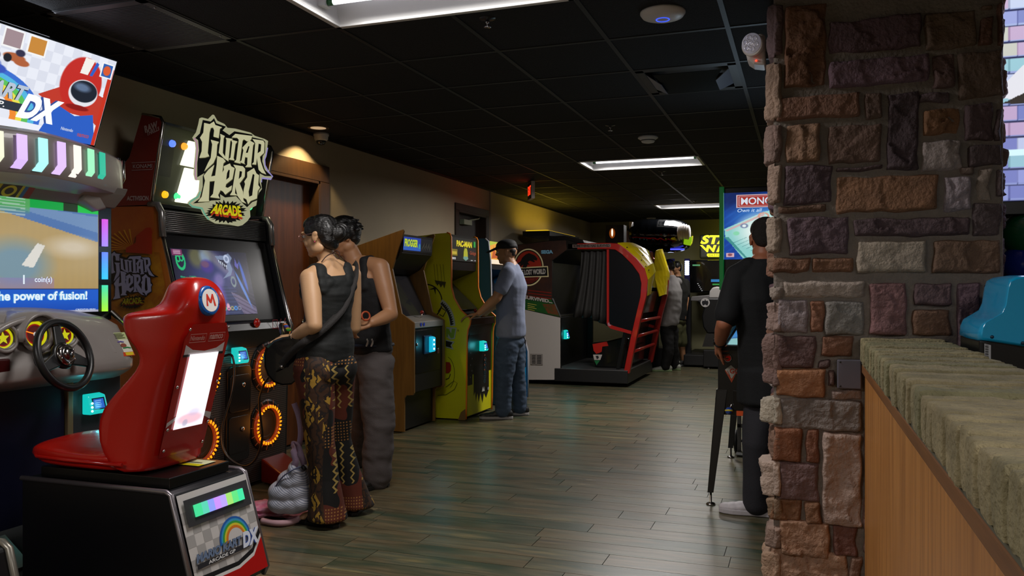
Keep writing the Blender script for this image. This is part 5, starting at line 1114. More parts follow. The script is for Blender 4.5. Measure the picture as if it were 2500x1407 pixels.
crd = onX(1045, 841, -3.25); q = MB(); q.box((-3.25, crd.y - .10, crd.z - .085), (-3.235, crd.y + .055, crd.z + .085), M('#0a3550', .3, emit=.1)); q.build('reader_housing', t, bevel=.008)
q = MB(); q.prism([(-3.235, crd.y - .02, crd.z - .075), (-3.195, crd.y - .02, crd.z - .065), (-3.195, crd.y - .02, crd.z + .065), (-3.235, crd.y - .02, crd.z + .075)], (0, .075, 0), M('#10a8c8', .2, emit=1.1)); rdo = q.build('card_reader', t, 'glowing blue card reader', bevel=.01)
q = MB()
for k in (-.04, 0, .04): q.ell((-3.195, crd.y + .01, crd.z + k), .010, E('#c8ffff', 2.2), n=8)
each(q, 'reader_light', rdo); point('reader_lamp', (-3.10, crd.y, crd.z), .35, (.1, .75, 1), .04, t)
q = MB()
for (a, b_) in ((1018, 842), (1060, 850), (1069, 852)): p_ = onX(a, b_, -3.25); q.lathe(p_, (1, 0, 0), [(.014, 0), (.012, .008), (0, .009)], m_scr, 14)
each(q, 'door_lock', t)
p_ = onX(1069, 855, -3.25); MB().box((-3.25, p_.y - .015, p_.z - .03), (-3.243, p_.y + .018, p_.z + .005), M('#7a4038', .4)).build('hang_tag', t)
# --- yellow cabinet
YA_, YB_ = 7.36, 8.08
t = thing('upright_arcade_cabinet', 'bright yellow upright arcade cabinet with orange edging that the capped man plays', 'arcade machine', (-3.4, (YA_ + YB_) / 2, 0))
tr = scl([(470, 90), (520, 82), (600, 75), (618, 82), (626, 100), (628, 420), (645, 490), (690, 570), (740, 615), (751, 628), (745, 660), (733, 690), (728, 730), (722, 1180), (720, 1270)], 2.606, 860, 540)
pr = xzY(tr, YA_); pr = [(a, b_) for a, b_ in pr]; pr[-1] = (pr[-1][0], .01); pr = pr + [(-3.84, .01), (-3.84, pr[0][1] - .02)]
mye = M('#ccc810', .4, noise=(3, .25, '#b3ae0c')); mor = M('#e07a1c', .35)
for Y in (YA_, YB_ - .02):
    so2 = sideprism(pr, Y, .02, mye).build('side_panel', t, 'yellow side panel', bevel=.002)
    MB().tube([(a, Y + .01, b_) for a, b_ in pr[2:-2]], .011, mor, 8).build('edge_trim', so2, 'orange edge trim')
    if Y == YA_:
        A = Art((0, YA_ - .001, 0), (1, 0, 0), (0, 0, 1)); z6 = lambda p: [(1000 + a / 2.932, 560 + b_ / 2.932) for a, b_ in p]; bk2 = M('#1c1a08', .5); w7 = M('#a8a89a', .5)
        def arc(cx, cy, rx, ry, a0, a1, n=20): return [(cx + rx * math.cos(math.radians(a0 + (a1 - a0) * i / n)), cy + ry * math.sin(math.radians(a0 + (a1 - a0) * i / n))) for i in range(n + 1)]
        # big zigzag arc, flag and curves (plain shapes)
        A.stroke(A.px(z6(arc(120, 520, 112, 125, -95, 60))), .012, bk2)
        A.poly(A.px(z6(arc(150, 700, 178, 225, -62, -2) + arc(150, 700, 140, 185, -2, -62))), w7); zz = []
        for i, (o_, n_) in enumerate(zip(arc(150, 700, 170, 215, -60, -4, 24), arc(150, 700, 155, 200, -60, -4, 24))): zz.append(o_ if i % 2 else n_)
        A.poly(A.px(z6(zz + arc(150, 700, 143, 190, -4, -60))), bk2)
        A.stroke(A.px(z6([(205, 590), (225, 560), (262, 585), (240, 625), (215, 610)])), .01, bk2)
        for (a0, a1) in ((180, 395), (200, 380), (225, 400), (245, 385)): A.stroke(A.px(z6([(a0 - 5, 250), (a0, 300), (a0 + 8, a1)])), .004, M('#6a6608', .5))
        A.poly(A.px(z6([(180, 365), (262, 378), (250, 425), (240, 395), (225, 418), (212, 390), (200, 405), (190, 385)])), M('#3c3a0a', .5))
        A.poly(A.px(z6([(90, 400), (110, 380), (125, 395), (112, 392), (105, 430)])), bk2); A.poly(A.px(z6([(140, 432), (190, 412), (188, 470), (176, 430)])), bk2)
        A.poly(A.px(z6([(265, 700), (340, 705), (325, 785), (290, 790), (265, 770)])), w7); A.poly(A.px(z6([(266, 710), (282, 712), (300, 745), (305, 712), (332, 712), (318, 778), (298, 780), (278, 748), (276, 775), (266, 765)])), M('#7d9a28', .45)); A.text('R', A.px(z6([(345, 733)]))[0], .022, M('#5a5a30', .5))
        A.poly(A.px(z6([(262, 790), (325, 805), (305, 830), (318, 862), (262, 845)])), w7); A.poly(A.px(z6([(262, 798), (312, 810), (296, 830), (305, 850), (262, 838)])), bk2)
        A.poly(A.px(z6([(262, 950), (290, 952), (300, 975), (298, 1010), (285, 1028), (262, 1030)])), M('#9a2a14', .45)); A.stroke(A.px(z6(arc(262, 1030, 62, 120, -75, 60))), .0035, bk2); A.stroke(A.px(z6([(262, 1075), (285, 1065), (296, 1035)])), .007, bk2)
        A.stroke(A.px(z6([(262, 1130), (320, 1085), (345, 1100), (325, 1145), (262, 1185), (205, 1188)])), .004, bk2)
        A.poly(A.px(z6([(350, 1365), (370, 1310), (402, 1285), (405, 1366)])), M('#7a5c2a', .6)); A.build('side_art', so2, 'black drawn curves and lettering on the yellow side')
i0, i1 = YA_ + .02, YB_ - .02; xf = pr[4][0]
q = MB(); fr = xzY(tr, YA_)
body = [(-3.82, .02)] + [(fr[-1][0] - .012, .02), (fr[-2][0] - .012, fr[-2][1]), (fr[-3][0] - .012, fr[-3][1])] + [(fr[9][0] - .02, fr[9][1] - .01), (fr[8][0] - .03, fr[8][1] - .02), (fr[7][0] - .10, fr[7][1] - .04), (xf - .30, 1.36), (xf - .02, 1.47), (xf - .012, fr[3][1]), (-3.82, fr[0][1] - .02)]
q.prism([(a, i0, b_) for a, b_ in body], (0, i1 - i0, 0), M('#0d0d0d', .35)); q.build('cabinet_body', t)
za = onX(1150, 640, xf).z; zb2 = onX(1150, 585, xf).z
A = Art((xf - .008, i0, za), (0, 1, 0), (0, 0, 1)); hgt = zb2 - za; wdt = i1 - i0
A.rect((.01, 0), (wdt - .01, hgt), E('#12130e', .5)); A.text('PAC-MAN', (.14, hgt * .62), hgt * .27, E('#d6c81e', .95), w=.40, off=.05, outline=(E('#8a3a12', .6), .03)); A.rect((.01, hgt * .22), (.16, hgt * .5), E('#8a7a1a', .7)); A.rect((.03, hgt * .28), (.14, hgt * .4), E('#c8b03a', .8))
A.poly([(.31, hgt * .12), (.37, hgt * .05), (.43, hgt * .12), (.42, hgt * .42), (.40, hgt * .58), (.34, hgt * .58), (.32, hgt * .42)], E('#b8b82c', .75)); A.poly([(.30, hgt * .13), (.37, hgt * .03), (.44, hgt * .13), (.42, hgt * .22), (.32, hgt * .22)], E('#7aa898', .7)); A.text('Galaga', (.47, hgt * .28), hgt * .2, E('#b04a28', .8), w=.17, shear=.3); A.rect((.58, hgt * .66), (.63, hgt * .92), E('#1d9a3a', .8))
A.text('namco', (.02, hgt * .06), hgt * .09, E('#e8e8e8', .7), w=.09, off=.03); A.rect((.5, hgt * .05), (.55, hgt * .09), E('#cccccc', .6)); A.rect((.6, hgt * .05), (.63, hgt * .09), E('#cccccc', .6)); A.build('marquee', t, 'lit PAC-MAN marquee')
q = MB(); q.prism([(fr[7][0] - .10, i0 + .03, fr[7][1] + .0), (fr[7][0] - .10, i1 - .03, fr[7][1] + .0), (xf - .29, i1 - .03, 1.34), (xf - .29, i0 + .03, 1.34)], (.008, 0, .004), M('#141416', .1, coat=.4)); q.build('screen', t, 'dark glossy screen')
q = MB(); q.prism([(fr[7][0] - .12, i0, fr[8][1] + .02), (fr[9][0] - .012, i0, fr[9][1] + .012), (fr[9][0] - .012, i0, fr[9][1] - .06), (fr[7][0] - .12, i0, fr[9][1] - .06)], (0, i1 - i0, 0), M('#0b0b0c', .3)); cpo = q.build('control_panel', t, bevel=.004)
MB().tube([(-3.14, 7.72, fr[9][1] + .0), (-3.14, 7.72, fr[9][1] + .07)], .006, m_scr).ell((-3.14, 7.72, fr[9][1] + .08), .018, M('#8c1d14', .3)).build('joystick', cpo)
xf2 = fr[-2][0] - .01
A = Art((xf2 + .001, i0, .03), (0, 1, 0), (0, 0, 1)); A.rect((0, 0), (wdt, .84), M('#ccc810', .4)); dk2 = M('#0d0f0e', .45)
A.poly([(.05, .30), (.17, .30), (.17, .70), (.05, .68)], dk2); A.poly([(.20, .18), (.24, .22), (.26, .12), (.30, .20), (.34, .1), (.38, .19), (.44, .08), (.48, .18), (.54, .12), (.62, .2), (.62, .78), (.5, .82), (.36, .80), (.20, .74)], dk2)
for i in range(6): A.circ((.50, .30 + i * .045), .03, .02, M('#1f3a42', .4)); A.circ((.50, .30 + i * .045), .018, .012, M('#0c1416', .4))
A.poly([(.40, .2), (.42, .25), (.44, .22), (.46, .25), (.48, .2)], M('#b8b8b0', .4)); A.poly([(.02, .7), (.08, .82), (.10, .75), (.06, .62)], M('#3a2440', .4)); A.rect((.56, .2), (.60, .23), M('#888', .4) if False else M('#888888', .4))
for i in range(5): A.circ((.09 + .04 * (i % 2), .38 + .06 * i), .008, .008, M('#9a9a9a', .4), 10); A.circ((.47, .42 + .05 * i), .009, .009, M('#a05030', .4), 10)
A.build('front_art', t, 'yellow front with black splatter print')
cy_ = onX(1173, 845, -3.1); card_reader(t, (xf2 + .012, cy_.y, cy_.z), 1.0)
# --- blue sided cabinet
BA, BB = 8.42, 9.12
t = thing('upright_arcade_cabinet', 'blue sided upright arcade cabinet with white edging behind the capped man', 'arcade machine', (-3.4, (BA + BB) / 2, 0))
tr = [(1169, 583), (1184, 583), (1192, 590), (1197, 640), (1199, 725), (1205, 745), (1220, 775), (1232, 800), (1230, 830), (1240, 870)]
pr = xzY(tr, BA); xb = pr[-1][0]; pr = [(-3.84, .01), (-3.84, pr[0][1] - .03)] + pr[0:] + [(xb, .01)]
mbl = M('#12507c', .4)
for Y in (BA, BB - .02):
    so2 = sideprism(pr, Y, .02, mbl).build('side_panel', t, 'blue side panel', bevel=.002); MB().tube([(a, Y + .01, b_) for a, b_ in pr[3:]], .011, M('#a8a8b0', .35), 8).build('edge_trim', so2, 'white edge trim')
i0, i1 = BA + .02, BB - .02; fr = pr[2:]
q = MB(); q.prism([(a, i0, b_) for a, b_ in [(-3.82, .02), (xb - .02, .02), (xb - .02, fr[8][1] - .05), (fr[6][0] - .05, fr[6][1] - .03), (fr[4][0] - .25, 1.4), (fr[3][0] - .02, 1.5), (fr[2][0] - .012, fr[2][1] - .01), (-3.82, fr[0][1] - .03)]], (0, i1 - i0, 0), M('#0c0c0e', .4)); q.build('cabinet_body', t)
A = Art((fr[3][0] - .012, i0, 1.56), (0, 1, 0), (-.02, 0, 1)); A.rect((.01, 0), (.65, .25), E('#e8a030', 1.0)); A.rect((.01, .0), (.65, .05), E('#f4dcc0', 1.1)); A.poly([(.05, .06), (.12, .2), (.2, .1), (.3, .22), (.4, .08)], E('#c85a20', .9)); A.poly([(.0, .2), (.3, .25), (.0, .25)], E('#b8c838', .9)); A.build('marquee', t, 'orange lit marquee')
A = Art((xb - .018, i0, .02), (0, 1, 0), (0, 0, 1)); A.poly([(.40, .0), (.64, .0), (.64, .35), (.5, .3)], M('#0a90c4', .4)); A.rect((.04, .42), (.6, .8), M('#16181c', .4)); A.build('front_art', t, 'black front with light blue corner')
# ============================================================ SIT-DOWN DINOSAUR MACHINE
JA, JB = 10.5, 12.3
z2 = lambda p: [(1240 + a / 3.059, 500 + b_ / 3.059) for a, b_ in p]
t = thing('sit_in_shooter_machine', 'large sit in shooting machine with dinosaur logo, curtain and red framed yellow canopy', 'arcade machine', (-2.9, 11.4, 0))
side = xzY(z2([(395, 845), (395, 1240), (350, 1310)]), JA)
A0 = xzY(z2([(-10, 310), (60, 300), (300, 268), (440, 262), (520, 290), (520, 335), (430, 345), (332, 420), (332, 700), (395, 845), (395, 1240), (350, 1312), (-10, 1312)]), JA); A0[-1] = (-3.84, .05); A0[-2] = (A0[-2][0], .05); A0[0] = (-3.84, A0[0][1])
q = sideprism(A0, JA, .05, M('#0c0c0d', .35)); q.prism([(a, JB - .05, b_) for a, b_ in A0], (0, .05, 0), M('#0c0c0d', .35)); each(q, 'side_panel', t, bevel=.004)
q = MB(); A1 = xzY(z2([(120, 300), (440, 262), (520, 292), (430, 345), (300, 430), (290, 830), (350, 850), (350, 1240), (120, 1240)]), JA); q.prism([(a, JA + .05, b_) for a, b_ in A1], (0, JB - JA - .1, 0), M('#060607', .4)); q.build('cabinet_body', t)
q = MB(); tp = xzY(z2([(305, 235), (425, 232), (560, 262), (570, 285), (305, 285)]), JA + .2); q.prism([(a, JA + .2, b_) for a, b_ in tp], (0, 1.3, 0), M('#0d0c0c', .4)); q.build('roof_box', t, bevel=.005)
A = Art((0, JA - .001, 0), (1, 0, 0), (0, 0, 1))
A.ppx(z2([(-8, 316), (60, 305), (300, 273), (432, 266), (440, 335), (330, 415), (330, 720), (392, 842), (130, 780), (-8, 760)]), M('#2c1812', .5, noise=(7, .7, '#4a2714')))
A.ppx(z2([(-8, 700), (320, 700), (345, 745), (388, 838), (130, 782), (-8, 762)]), M('#164a1c', .5, noise=(9, .6, '#235f14')))
A.ppx(z2([(255, 740), (350, 745), (382, 830), (300, 812)]), M('#7a2f14', .5, noise=(20, .9, '#164a1c')))
for i in range(3): A.ppx(z2([(150, 635 + i * 22), (325, 655 + i * 22), (325, 663 + i * 22), (150, 643 + i * 22)]), M('#7a1c0e', .5))
for i in range(4): A.ppx(z2([(148, 735 + i * 14), (215 - 14 * (i % 2), 748 + i * 14), (215 - 14 * (i % 2), 752 + i * 14), (148, 740 + i * 14)]), M('#b8b04a', .5))
cxy = (155, 468); el = lambda rx, ry: [(cxy[0] + rx * math.cos(2 * math.pi * i / 40), cxy[1] + ry * math.sin(2 * math.pi * i / 40)) for i in range(40)]
yl2 = M('#c8b98a', .45, emit=.08); rdm = M('#a02814', .45); bkk = M('#0d0a08', .5)
A.ppx(z2(el(113, 140)), yl2); A.ppx(z2(el(104, 130)), bkk); A.ppx(z2(el(98, 122)), rdm)
A.ppx(z2([(60, 470), (300, 458), (306, 540), (60, 545)]), yl2); A.ppx(z2([(66, 478), (294, 466), (298, 532), (66, 538)]), bkk)
A.ppx(z2([(88, 545), (228, 540), (205, 575), (170, 588), (130, 585)]), M('#5e150c', .5))
A.ppx(z2([(70, 440), (95, 425), (110, 395), (135, 372), (160, 362), (200, 378), (222, 402), (218, 418), (190, 412), (205, 425), (196, 430), (165, 418), (150, 430), (165, 450), (150, 446), (140, 470), (110, 470), (118, 448), (85, 470), (98, 440), (66, 458)]), bkk)
qp = lambda *p: A.px(z2(p))
wt = M('#b8b0a8', .45); A.text('THE LOST WORLD', None, 0, wt, quad=qp((70, 528), (284, 518), (282, 478), (70, 488)), off=.05); A.text('JURASSIC PARK', None, 0, M('#8a3018', .5), quad=qp((95, 572), (200, 566), (200, 552), (95, 556)), off=.03)
A.text('SEGA', None, 0, M('#7fb4cf', .4), quad=qp((250, 368), (340, 366), (338, 338), (250, 340)), off=.06, outline=(M('#1a3a6a', .4), .06)); A.text('HAS SURVIVED...', None, 0, wt, quad=qp((40, 690), (335, 738), (335, 712), (40, 660)), off=.05)
A.build('side_art', t, 'dark red jungle print with round dinosaur logo')
A = Art((0, JA - .0012, 0), (1, 0, 0), (0, 0, 1)); A.ppx(z2([(-8, 765), (130, 785), (392, 845), (392, 1238), (348, 1308), (-8, 1308)]), M('#b5ada6', .45)); A.build('white_side', t, 'plain white lower side')
q = MB(); 
for i in range(5): a = onY(*z2([(180, 1128 + i * 14)])[0], JA - .004); 
q = MB(); v0 = onY(*z2([(172, 1195)])[0], JA); v1 = onY(*z2([(262, 1115)])[0], JA); q.box((v0.x, JA - .012, v0.z), (v1.x, JA - .003, v1.z), M('#8a827c', .45)); vo_ = q.build('side_vent', t, bevel=.003)
q = MB()
for i in range(6): z = v0.z + .02 + i * (v1.z - v0.z - .03) / 6; q.box((v0.x + .02, JA - .014, z), (v0.x + .05 + .02, JA - .011, z + .01), M('#2a2826', .5)); q.box((v1.x - .08, JA - .014, z), (v1.x - .02, JA - .011, z + .01), M('#2a2826', .5))
q.build('vent_slots', vo_); tag(vo_.children[0], kind='stuff')
# platform with feet
q = MB(); q.box((-3.13, JA - .01, .05), (-2.14, JB + .02, .215), M('#1d1c1c', .4)); q.box((-3.13, JA - .01, .215), (-2.14, JB + .02, .225), M('#3a3838', .4)); q.build('platform', t, bevel=.012)
q = MB()
for x in (-3.02, -2.25, -3.45):
    for y in (JA + .1, JB - .1): q.lathe((x, y, .0), (0, 0, 1), [(.035, 0), (.035, .012), (.012, .02), (.012, .06)], M('#2a2a2a', .4, .6), 14)
each(q, 'levelling_foot', t)
# red frame, near and far
redf = M('#a3150d', .33, coat=.3)
path_o = z2([(445, 290), (740, 285), (820, 290), (880, 330), (960, 400), (1020, 470), (1044, 560), (1034, 680), (990, 850), (950, 1040), (905, 1262)])
path_i = z2([(445, 335), (740, 330), (800, 336), (850, 370), (930, 450), (980, 520), (996, 590), (988, 690), (950, 850), (915, 1000), (862, 1262)])
for Y in (JA, JB - .09):
    po = [onY(a, b_, JA) for a, b_ in path_o]; pi = [onY(a, b_, JA) for a, b_ in path_i]; q = MB()
    n_ = len(po); rings = [[(po[i].x, Y, po[i].z), (po[i].x, Y + .09, po[i].z), (pi[i].x, Y + .09, pi[i].z), (pi[i].x, Y, pi[i].z)] for i in range(n_)]; q.loft(rings, redf, smooth=False); fo = q.build('canopy_frame', t, 'red curved frame', bevel=.006)
    inner = z2([(738, 335), (738, 880), (745, 905), (765, 925), (920, 968), (924, 945), (785, 905), (760, 893), (754, 872), (754, 335)]); r_ = [onY(a, b_, JA) for a, b_ in inner]; q = MB(); q.prism([(p.x, Y, p.z) for p in r_], (0, .05, 0), redf); q.build('window_frame', fo)
    gw = [onY(a, b_, JA) for a, b_ in z2([(750, 333), (800, 338), (850, 372), (932, 452), (982, 522), (996, 590), (988, 690), (952, 850), (924, 955), (785, 908), (760, 895), (752, 872)])]; MB().prism([(p.x, Y + .02, p.z) for p in gw], (0, .012, 0), M('#0b0c10', .3, spec=.25)).build('side_window', fo, 'dark tinted side window')
A = Art((0, JA - .0015, 0), (1, 0, 0), (0, 0, 1)); A.rect(A.px(z2([(482, 322)]))[0], A.px(z2([(768, 292)]))[0], M('#7a6a62', .5)); A.text('SOMETHING HAS SURVIVED', None, 0, M('#2a1210', .5), quad=A.px(z2([(488, 318), (762, 316), (762, 296), (488, 298)])), off=.05); A.build('frame_lettering', t, 'pale strip lettered SOMETHING HAS SURVIVED')
# curtain
q = MB(); n_ = 40; rows = []
for k in range(9):
    r_ = []
    for i in range(n_ + 1):
        s_ = i / n_; zt_, zb_ = 340, (820 + 90 * s_ if s_ > .5 else 845); xx = (535 - 40 * (k / 8) * (1 - s_)) + (740 - 535) * s_; xx = 535 - 65 * (k / 8) ** 1.5 * (1 - s_) + (205 + 65 * (k / 8) ** 1.5 * (1 - s_)) * s_ * 1.0
        p_ = onY(*z2([(xx, zt_ + (zb_ - zt_) * k / 8)])[0], JA); r_.append((p_.x, JA + .09 + .035 * math.sin(s_ * 28 + k * .35) * (.5 + k / 12), p_.z))
    rows.append(r_)
q.loft(rows, M('#262422', .7, bump=(40, .3)), closed=False); q.build('curtain', t, 'dark grey hanging curtain', autofix=False, solid=.004)
# yellow canopy shells
myc = M('#e0c40c', .3, coat=.35)
def shell(name, outer, Yo, innr, Yi, lb):
    a = [onY(*p, Yo) for p in z2(outer)]; b_ = [onY(*p, Yi) for p in z2(innr)]; q = MB(); k = 6; rings = []
    for j in range(k + 1):
        s_ = j / k; rings.append([tuple(a[i].lerp(b_[i], s_) + Vector((.05 * math.sin(math.pi * s_), 0, .03 * math.sin(math.pi * s_)))) for i in range(len(a))])
    q.loft(rings, myc, closed=False, smooth=False); return q.build(name, t, lb, autofix=False, solid=.015)
sh = shell('canopy_shell', [(820, 285), (885, 330), (965, 402), (1024, 470), (1046, 560), (1036, 640), (1034, 684)], JA + .02, [(985, 318), (1052, 346), (1062, 392), (1080, 440), (1095, 488), (1075, 560), (1046, 684)], JA + .62, 'glossy yellow canopy half nearer the camera')
sh2 = shell('canopy_shell', [(1112, 343), (1108, 360), (1100, 430), (1090, 500), (1098, 545), (1115, 610), (1135, 684)], JB - .5, [(1145, 348), (1155, 365), (1185, 430), (1210, 508), (1208, 550), (1195, 620), (1180, 684)], JB + .05, 'yellow canopy half farther from the camera')
q = MB()
for (a, b_) in ((882, 320), (990, 415), (1038, 560), (1000, 380), (1044, 490), (1022, 462)): p_ = onY(a * 1.0 / 3.059 + 1240, b_ / 3.059 + 500, JA + .05); q.lathe(p_ + Vector((.01, 0, .0)), (1, -.4, .5), [(.008, 0), (.007, .012), (0, .014)], M('#15150a', .4), 8)
each(q, 'canopy_bolt', sh)
# rear glass and bars, bench
def xatz(z):
    for i in range(len(po) - 1):
        if po[i].z >= z >= po[i + 1].z: s_ = (po[i].z - z) / (po[i].z - po[i + 1].z); return po[i].x * (1 - s_) + po[i + 1].x * s_
    return po[-1].x
q = MB()
for zz_ in (.86, .66, .46): x_ = xatz(zz_) - .03; q.tube([(x_, JA + .05, zz_), (x_, JB - .05, zz_)], .022, redf, 10)
each(q, 'rear_bar', t, label='red cross bar')
q = MB(); q.prism([(xatz(1.2) - .10, JA + .09, 1.25), (xatz(1.2) - .10, JB - .09, 1.25), (xatz(.92) - .10, JB - .09, .95), (xatz(.92) - .10, JA + .09, .95)], (-.015, 0, 0), M('#3a3a22', .15, coat=.4)); q.build('rear_glass', t, 'olive tinted rear glass')
q = MB(); q.prism([(xatz(.9) - .16, JA + .09, .93), (xatz(.9) - .16, JB - .09, .93), (xatz(.23) - .16, JB - .09, .23), (xatz(.23) - .16, JA + .09, .23)], (-.04, 0, 0), M('#0c0b0c', .3)); q.build('rear_panel', t)
q = MB(); q.prism([(xatz(1.7), JA + .6, 1.82), (xatz(1.7), JB - .45, 1.82), (xatz(1.3) - .1, JB - .45, 1.3), (xatz(1.3) - .1, JA + .6, 1.3)], (-.02, 0, 0), M('#0a0c1a', .15, coat=.4)); q.build('canopy_glass', t, 'dark blue canopy glass')
bn = [onY(*p, JA + .25) for p in z2([(625, 1045), (640, 1030), (740, 1020), (860, 990), (905, 1000), (880, 1240), (650, 1240)])]; q = MB(); q.prism([(p.x, JA + .25, max(p.z, .226)) for p in bn], (0, 1.3, 0), M('#0b0b0c', .2, coat=.3)); bo = q.build('bench', t, 'glossy black bench', bevel=.02)
A = Art((0, JA + .247, 0), (1, 0, 0), (0, 0, 1)); A.ppx(z2([(632, 1042), (740, 1022), (750, 1055), (705, 1060), (700, 1100), (660, 1115), (640, 1090)]), M('#b01c10', .35)); A.ppx(z2([(636, 1120), (705, 1120), (690, 1160), (645, 1160)]), M('#b8b0a8', .4)); A.ppx(z2([(645, 1163), (688, 1163), (662, 1200)]), M('#1c6a3a', .4)); A.ppx(z2([(655, 1130), (675, 1128), (680, 1145), (665, 1155)]), M('#222222', .4)); A.build('bench_emblem', bo, 'red, white and green print')
q = onY(1387, 817, JA + .5); card_reader(t, (onY(1375, 817, JA + .5).x, JA + .5, q.z), 1.25)
MB().box((-3.3, JA + .1, .22), (onY(1375, 817, JA + .5).x, JB - .1, .92), M('#09090a', .35)).build('control_cabinet', t, bevel=.01)
# tray and lamp added for the yellow wash on wall and ceiling, source unseen
q = MB(); q.box((-3.75, JA + .5, 2.03), (-3.35, JB + .3, 2.10), M('#1a1a10', .4)); q.build('added_glow_tray', t)
q = MB(); q.box((-3.72, JA + .55, 2.10), (-3.4, JB + .25, 2.115), E('#ffd020', .9)); q.build('added_glow_strip', t, 'added yellow glow strip on the roof for an unseen source')
area('added_wash_lamp', (-3.55, 11.8, 2.13), .3, 1.6, 3.2, (1, .72, .08), rot=(math.pi, 0, 0), parent=t)
# ============================================================ BLACK DOMED MACHINE BEHIND
t = thing('motion_ride_machine', 'glossy black domed motion machine with white ribbed nose and lime patch', 'arcade machine', (-2.4, 13.15, 0))
z7 = lambda a, b_: (1470 + a / 8.276, 530 + b_ / 8.276)
def PD_(a, b_, Y): x, y = z7(a, b_); return onY(x, y, Y)
bl = []
for (a, b_, rx, rz) in ((700, 370, 24, 38), (850, 370, 32, 42), (1000, 380, 33, 43), (1150, 380, 33, 43), (1300, 385, 33, 43), (1450, 385, 33, 42), (1560, 385, 30, 39), (1660, 395, 21, 34)):
    c = PD_(a, b_, 13.05); bl.append((c, (rx / 2000 * 12.8, .36, rz / 2000 * 12.75), None))
dome = fuse('dome', bl, M('#050608', .08, coat=1), .03, 3, t, label='glossy black dome')
c = PD_(1655, 330, 12.83); q = MB()
for i in range(5): q.ell(PD_(1560 + i * 47, 320 - 22 * math.sin(i * .9), 12.73), (.034, .06, .125), M('#c8c2c0', .35), n=10)
each(q, 'nose_rib', t, label='white rounded rib')
q = MB(); pp = [PD_(*p, 12.69) for p in ((1655, 450), (1745, 455), (1755, 400), (1808, 395), (1800, 500), (1765, 575), (1640, 550))]; q.prism(pp, (0, .1, 0), E('#a8e010', .55)); q.build('lime_patch', t, 'lime green patch', bevel=.01)
q = MB(); q.box((-2.6, 12.90, .02), (-2.05, 13.45, .35), m_blk); q.box((-2.45, 13.05, .35), (-2.2, 13.30, 2.0), m_blk); q.build('pedestal', t, bevel=.01)
q = MB(); q.box((PD_(1380, 660, 12.85).x, 12.83, PD_(0, 690, 12.85).z), (PD_(1660, 660, 12.85).x, 12.87, PD_(0, 665, 12.85).z), E('#4a50ff', 1.5)); q.build('under_light', t, 'thin blue light')
q = MB(); a = PD_(420, 255, 12.75); b_ = PD_(580, 520, 12.75); q.prism([PD_(430, 255, 12.75), PD_(580, 290, 12.75), PD_(560, 560, 12.75), PD_(385, 500, 12.75)], (0, .3, 0), M('#8a8688', .4)); q.build('tail_panel', t, 'light grey tail panel', bevel=.01)
q = MB(); q.prism([PD_(548, 95, 12.75), PD_(608, 98, 12.75), PD_(575, 262, 12.75), PD_(548, 262, 12.75)], (0, .1, 0), M('#b8b6b4', .4)); q.build('tail_fin', t)
# lit amber display on the wall side
t = thing('amber_lamp_box', 'dark box with a glowing amber lamp on top of the sit in machine', 'lamp', (-3.0, JB - .3, 1.95))
c = onY(1495, 570, JB - .2); q = MB(); a = onY(1478, 593, JB - .2); b_ = onY(1523, 549, JB - .2); q.box((a.x, JB - .2, a.z), (b_.x, JB, b_.z), M('#15120f', .5)); q.build('box', t, bevel=.005)
q = MB(); q.ell((c.x, JB - .21, c.z), (.045, .02, .075), M('#a04a10', .3, emit=.6), n=12); o_ = q.build('amber_glass', t); MB().ell((c.x + .005, JB - .235, c.z + .01), (.014, .01, .06), E('#ffe8c8', 1.6), n=10).build('filament', t)
# ============================================================ FAR SPACE BATTLE MACHINE
FY = 14.55
t = thing('space_battle_machine', 'far dark machine with yellow STAR WARS sign and white seat against the back wall', 'arcade machine', (-1.2, FY, 0))
z3 = lambda a, b_: (1560 + a / 2.815, 440 + b_ / 2.815)
def F3(a, b_, Y=FY): x, y = z3(a, b_); return onY(x, y, Y)
p0, p1 = F3(415, 540), F3(700, 368)
MB().box((p0.x, FY, p0.z), (p1.x, FY + .06, p1.z), M('#2a2c18', .4, emit=.1)).build('sign_board', t, bevel=.03)
A = Art((0, FY - .003, 0), (1, 0, 0), (0, 0, 1)); yy = E('#f5ee10', 1.5)
A.text('STAR', None, 0, yy, quad=A.px([z3(418, 440), z3(700, 440), z3(690, 378), z3(445, 378)]), off=.045); A.text('WARS', None, 0, yy, quad=A.px([z3(440, 496), z3(690, 496), z3(700, 446), z3(418, 446)]), off=.045); A.poly(A.px([z3(470, 505), z3(640, 505), z3(640, 528), z3(475, 528), z3(466, 516)]), yy); A.text('BATTLE POD', None, 0, M('#3a3a10', .4), quad=A.px([z3(480, 524), z3(635, 524), z3(635, 509), z3(480, 509)])); A.build('sign_lettering', t, 'glowing yellow STAR WARS lettering')
area('sign_lamp', (-.9, FY - .1, 1.9), .8, .3, 5.0, (1, .9, .06), rot=(math.pi / 2, 0, 0), parent=t)
p0, p1 = F3(345, 775, FY - .1), F3(760, 545, FY - .1); MB().box((p0.x, FY - .1, p0.z), (p1.x, FY + .5, p1.z), M('#070708', .15, coat=.3)).build('screen_pod', t, 'dark curved screen pod', bevel=.03)
A = Art((0, FY - .104, 0), (1, 0, 0), (0, 0, 1)); A.poly(A.px([z3(368, 590), z3(420, 590), z3(420, 580), z3(368, 580)]), E('#58a870', .7)); A.poly(A.px([z3(495, 700), z3(560, 700), z3(560, 682), z3(495, 682)]), E('#1878b8', .8)); A.poly(A.px([z3(505, 722), z3(560, 722), z3(560, 712), z3(505, 712)]), E('#30a040', .7))
for i in range(5): A.circ(A.px([z3(405 + i * 7, 712 + i * 12)])[0], .012, .008, E('#b8b8b8', .7), 8)
A.build('screen_lights', t, 'small green and blue screen marks')
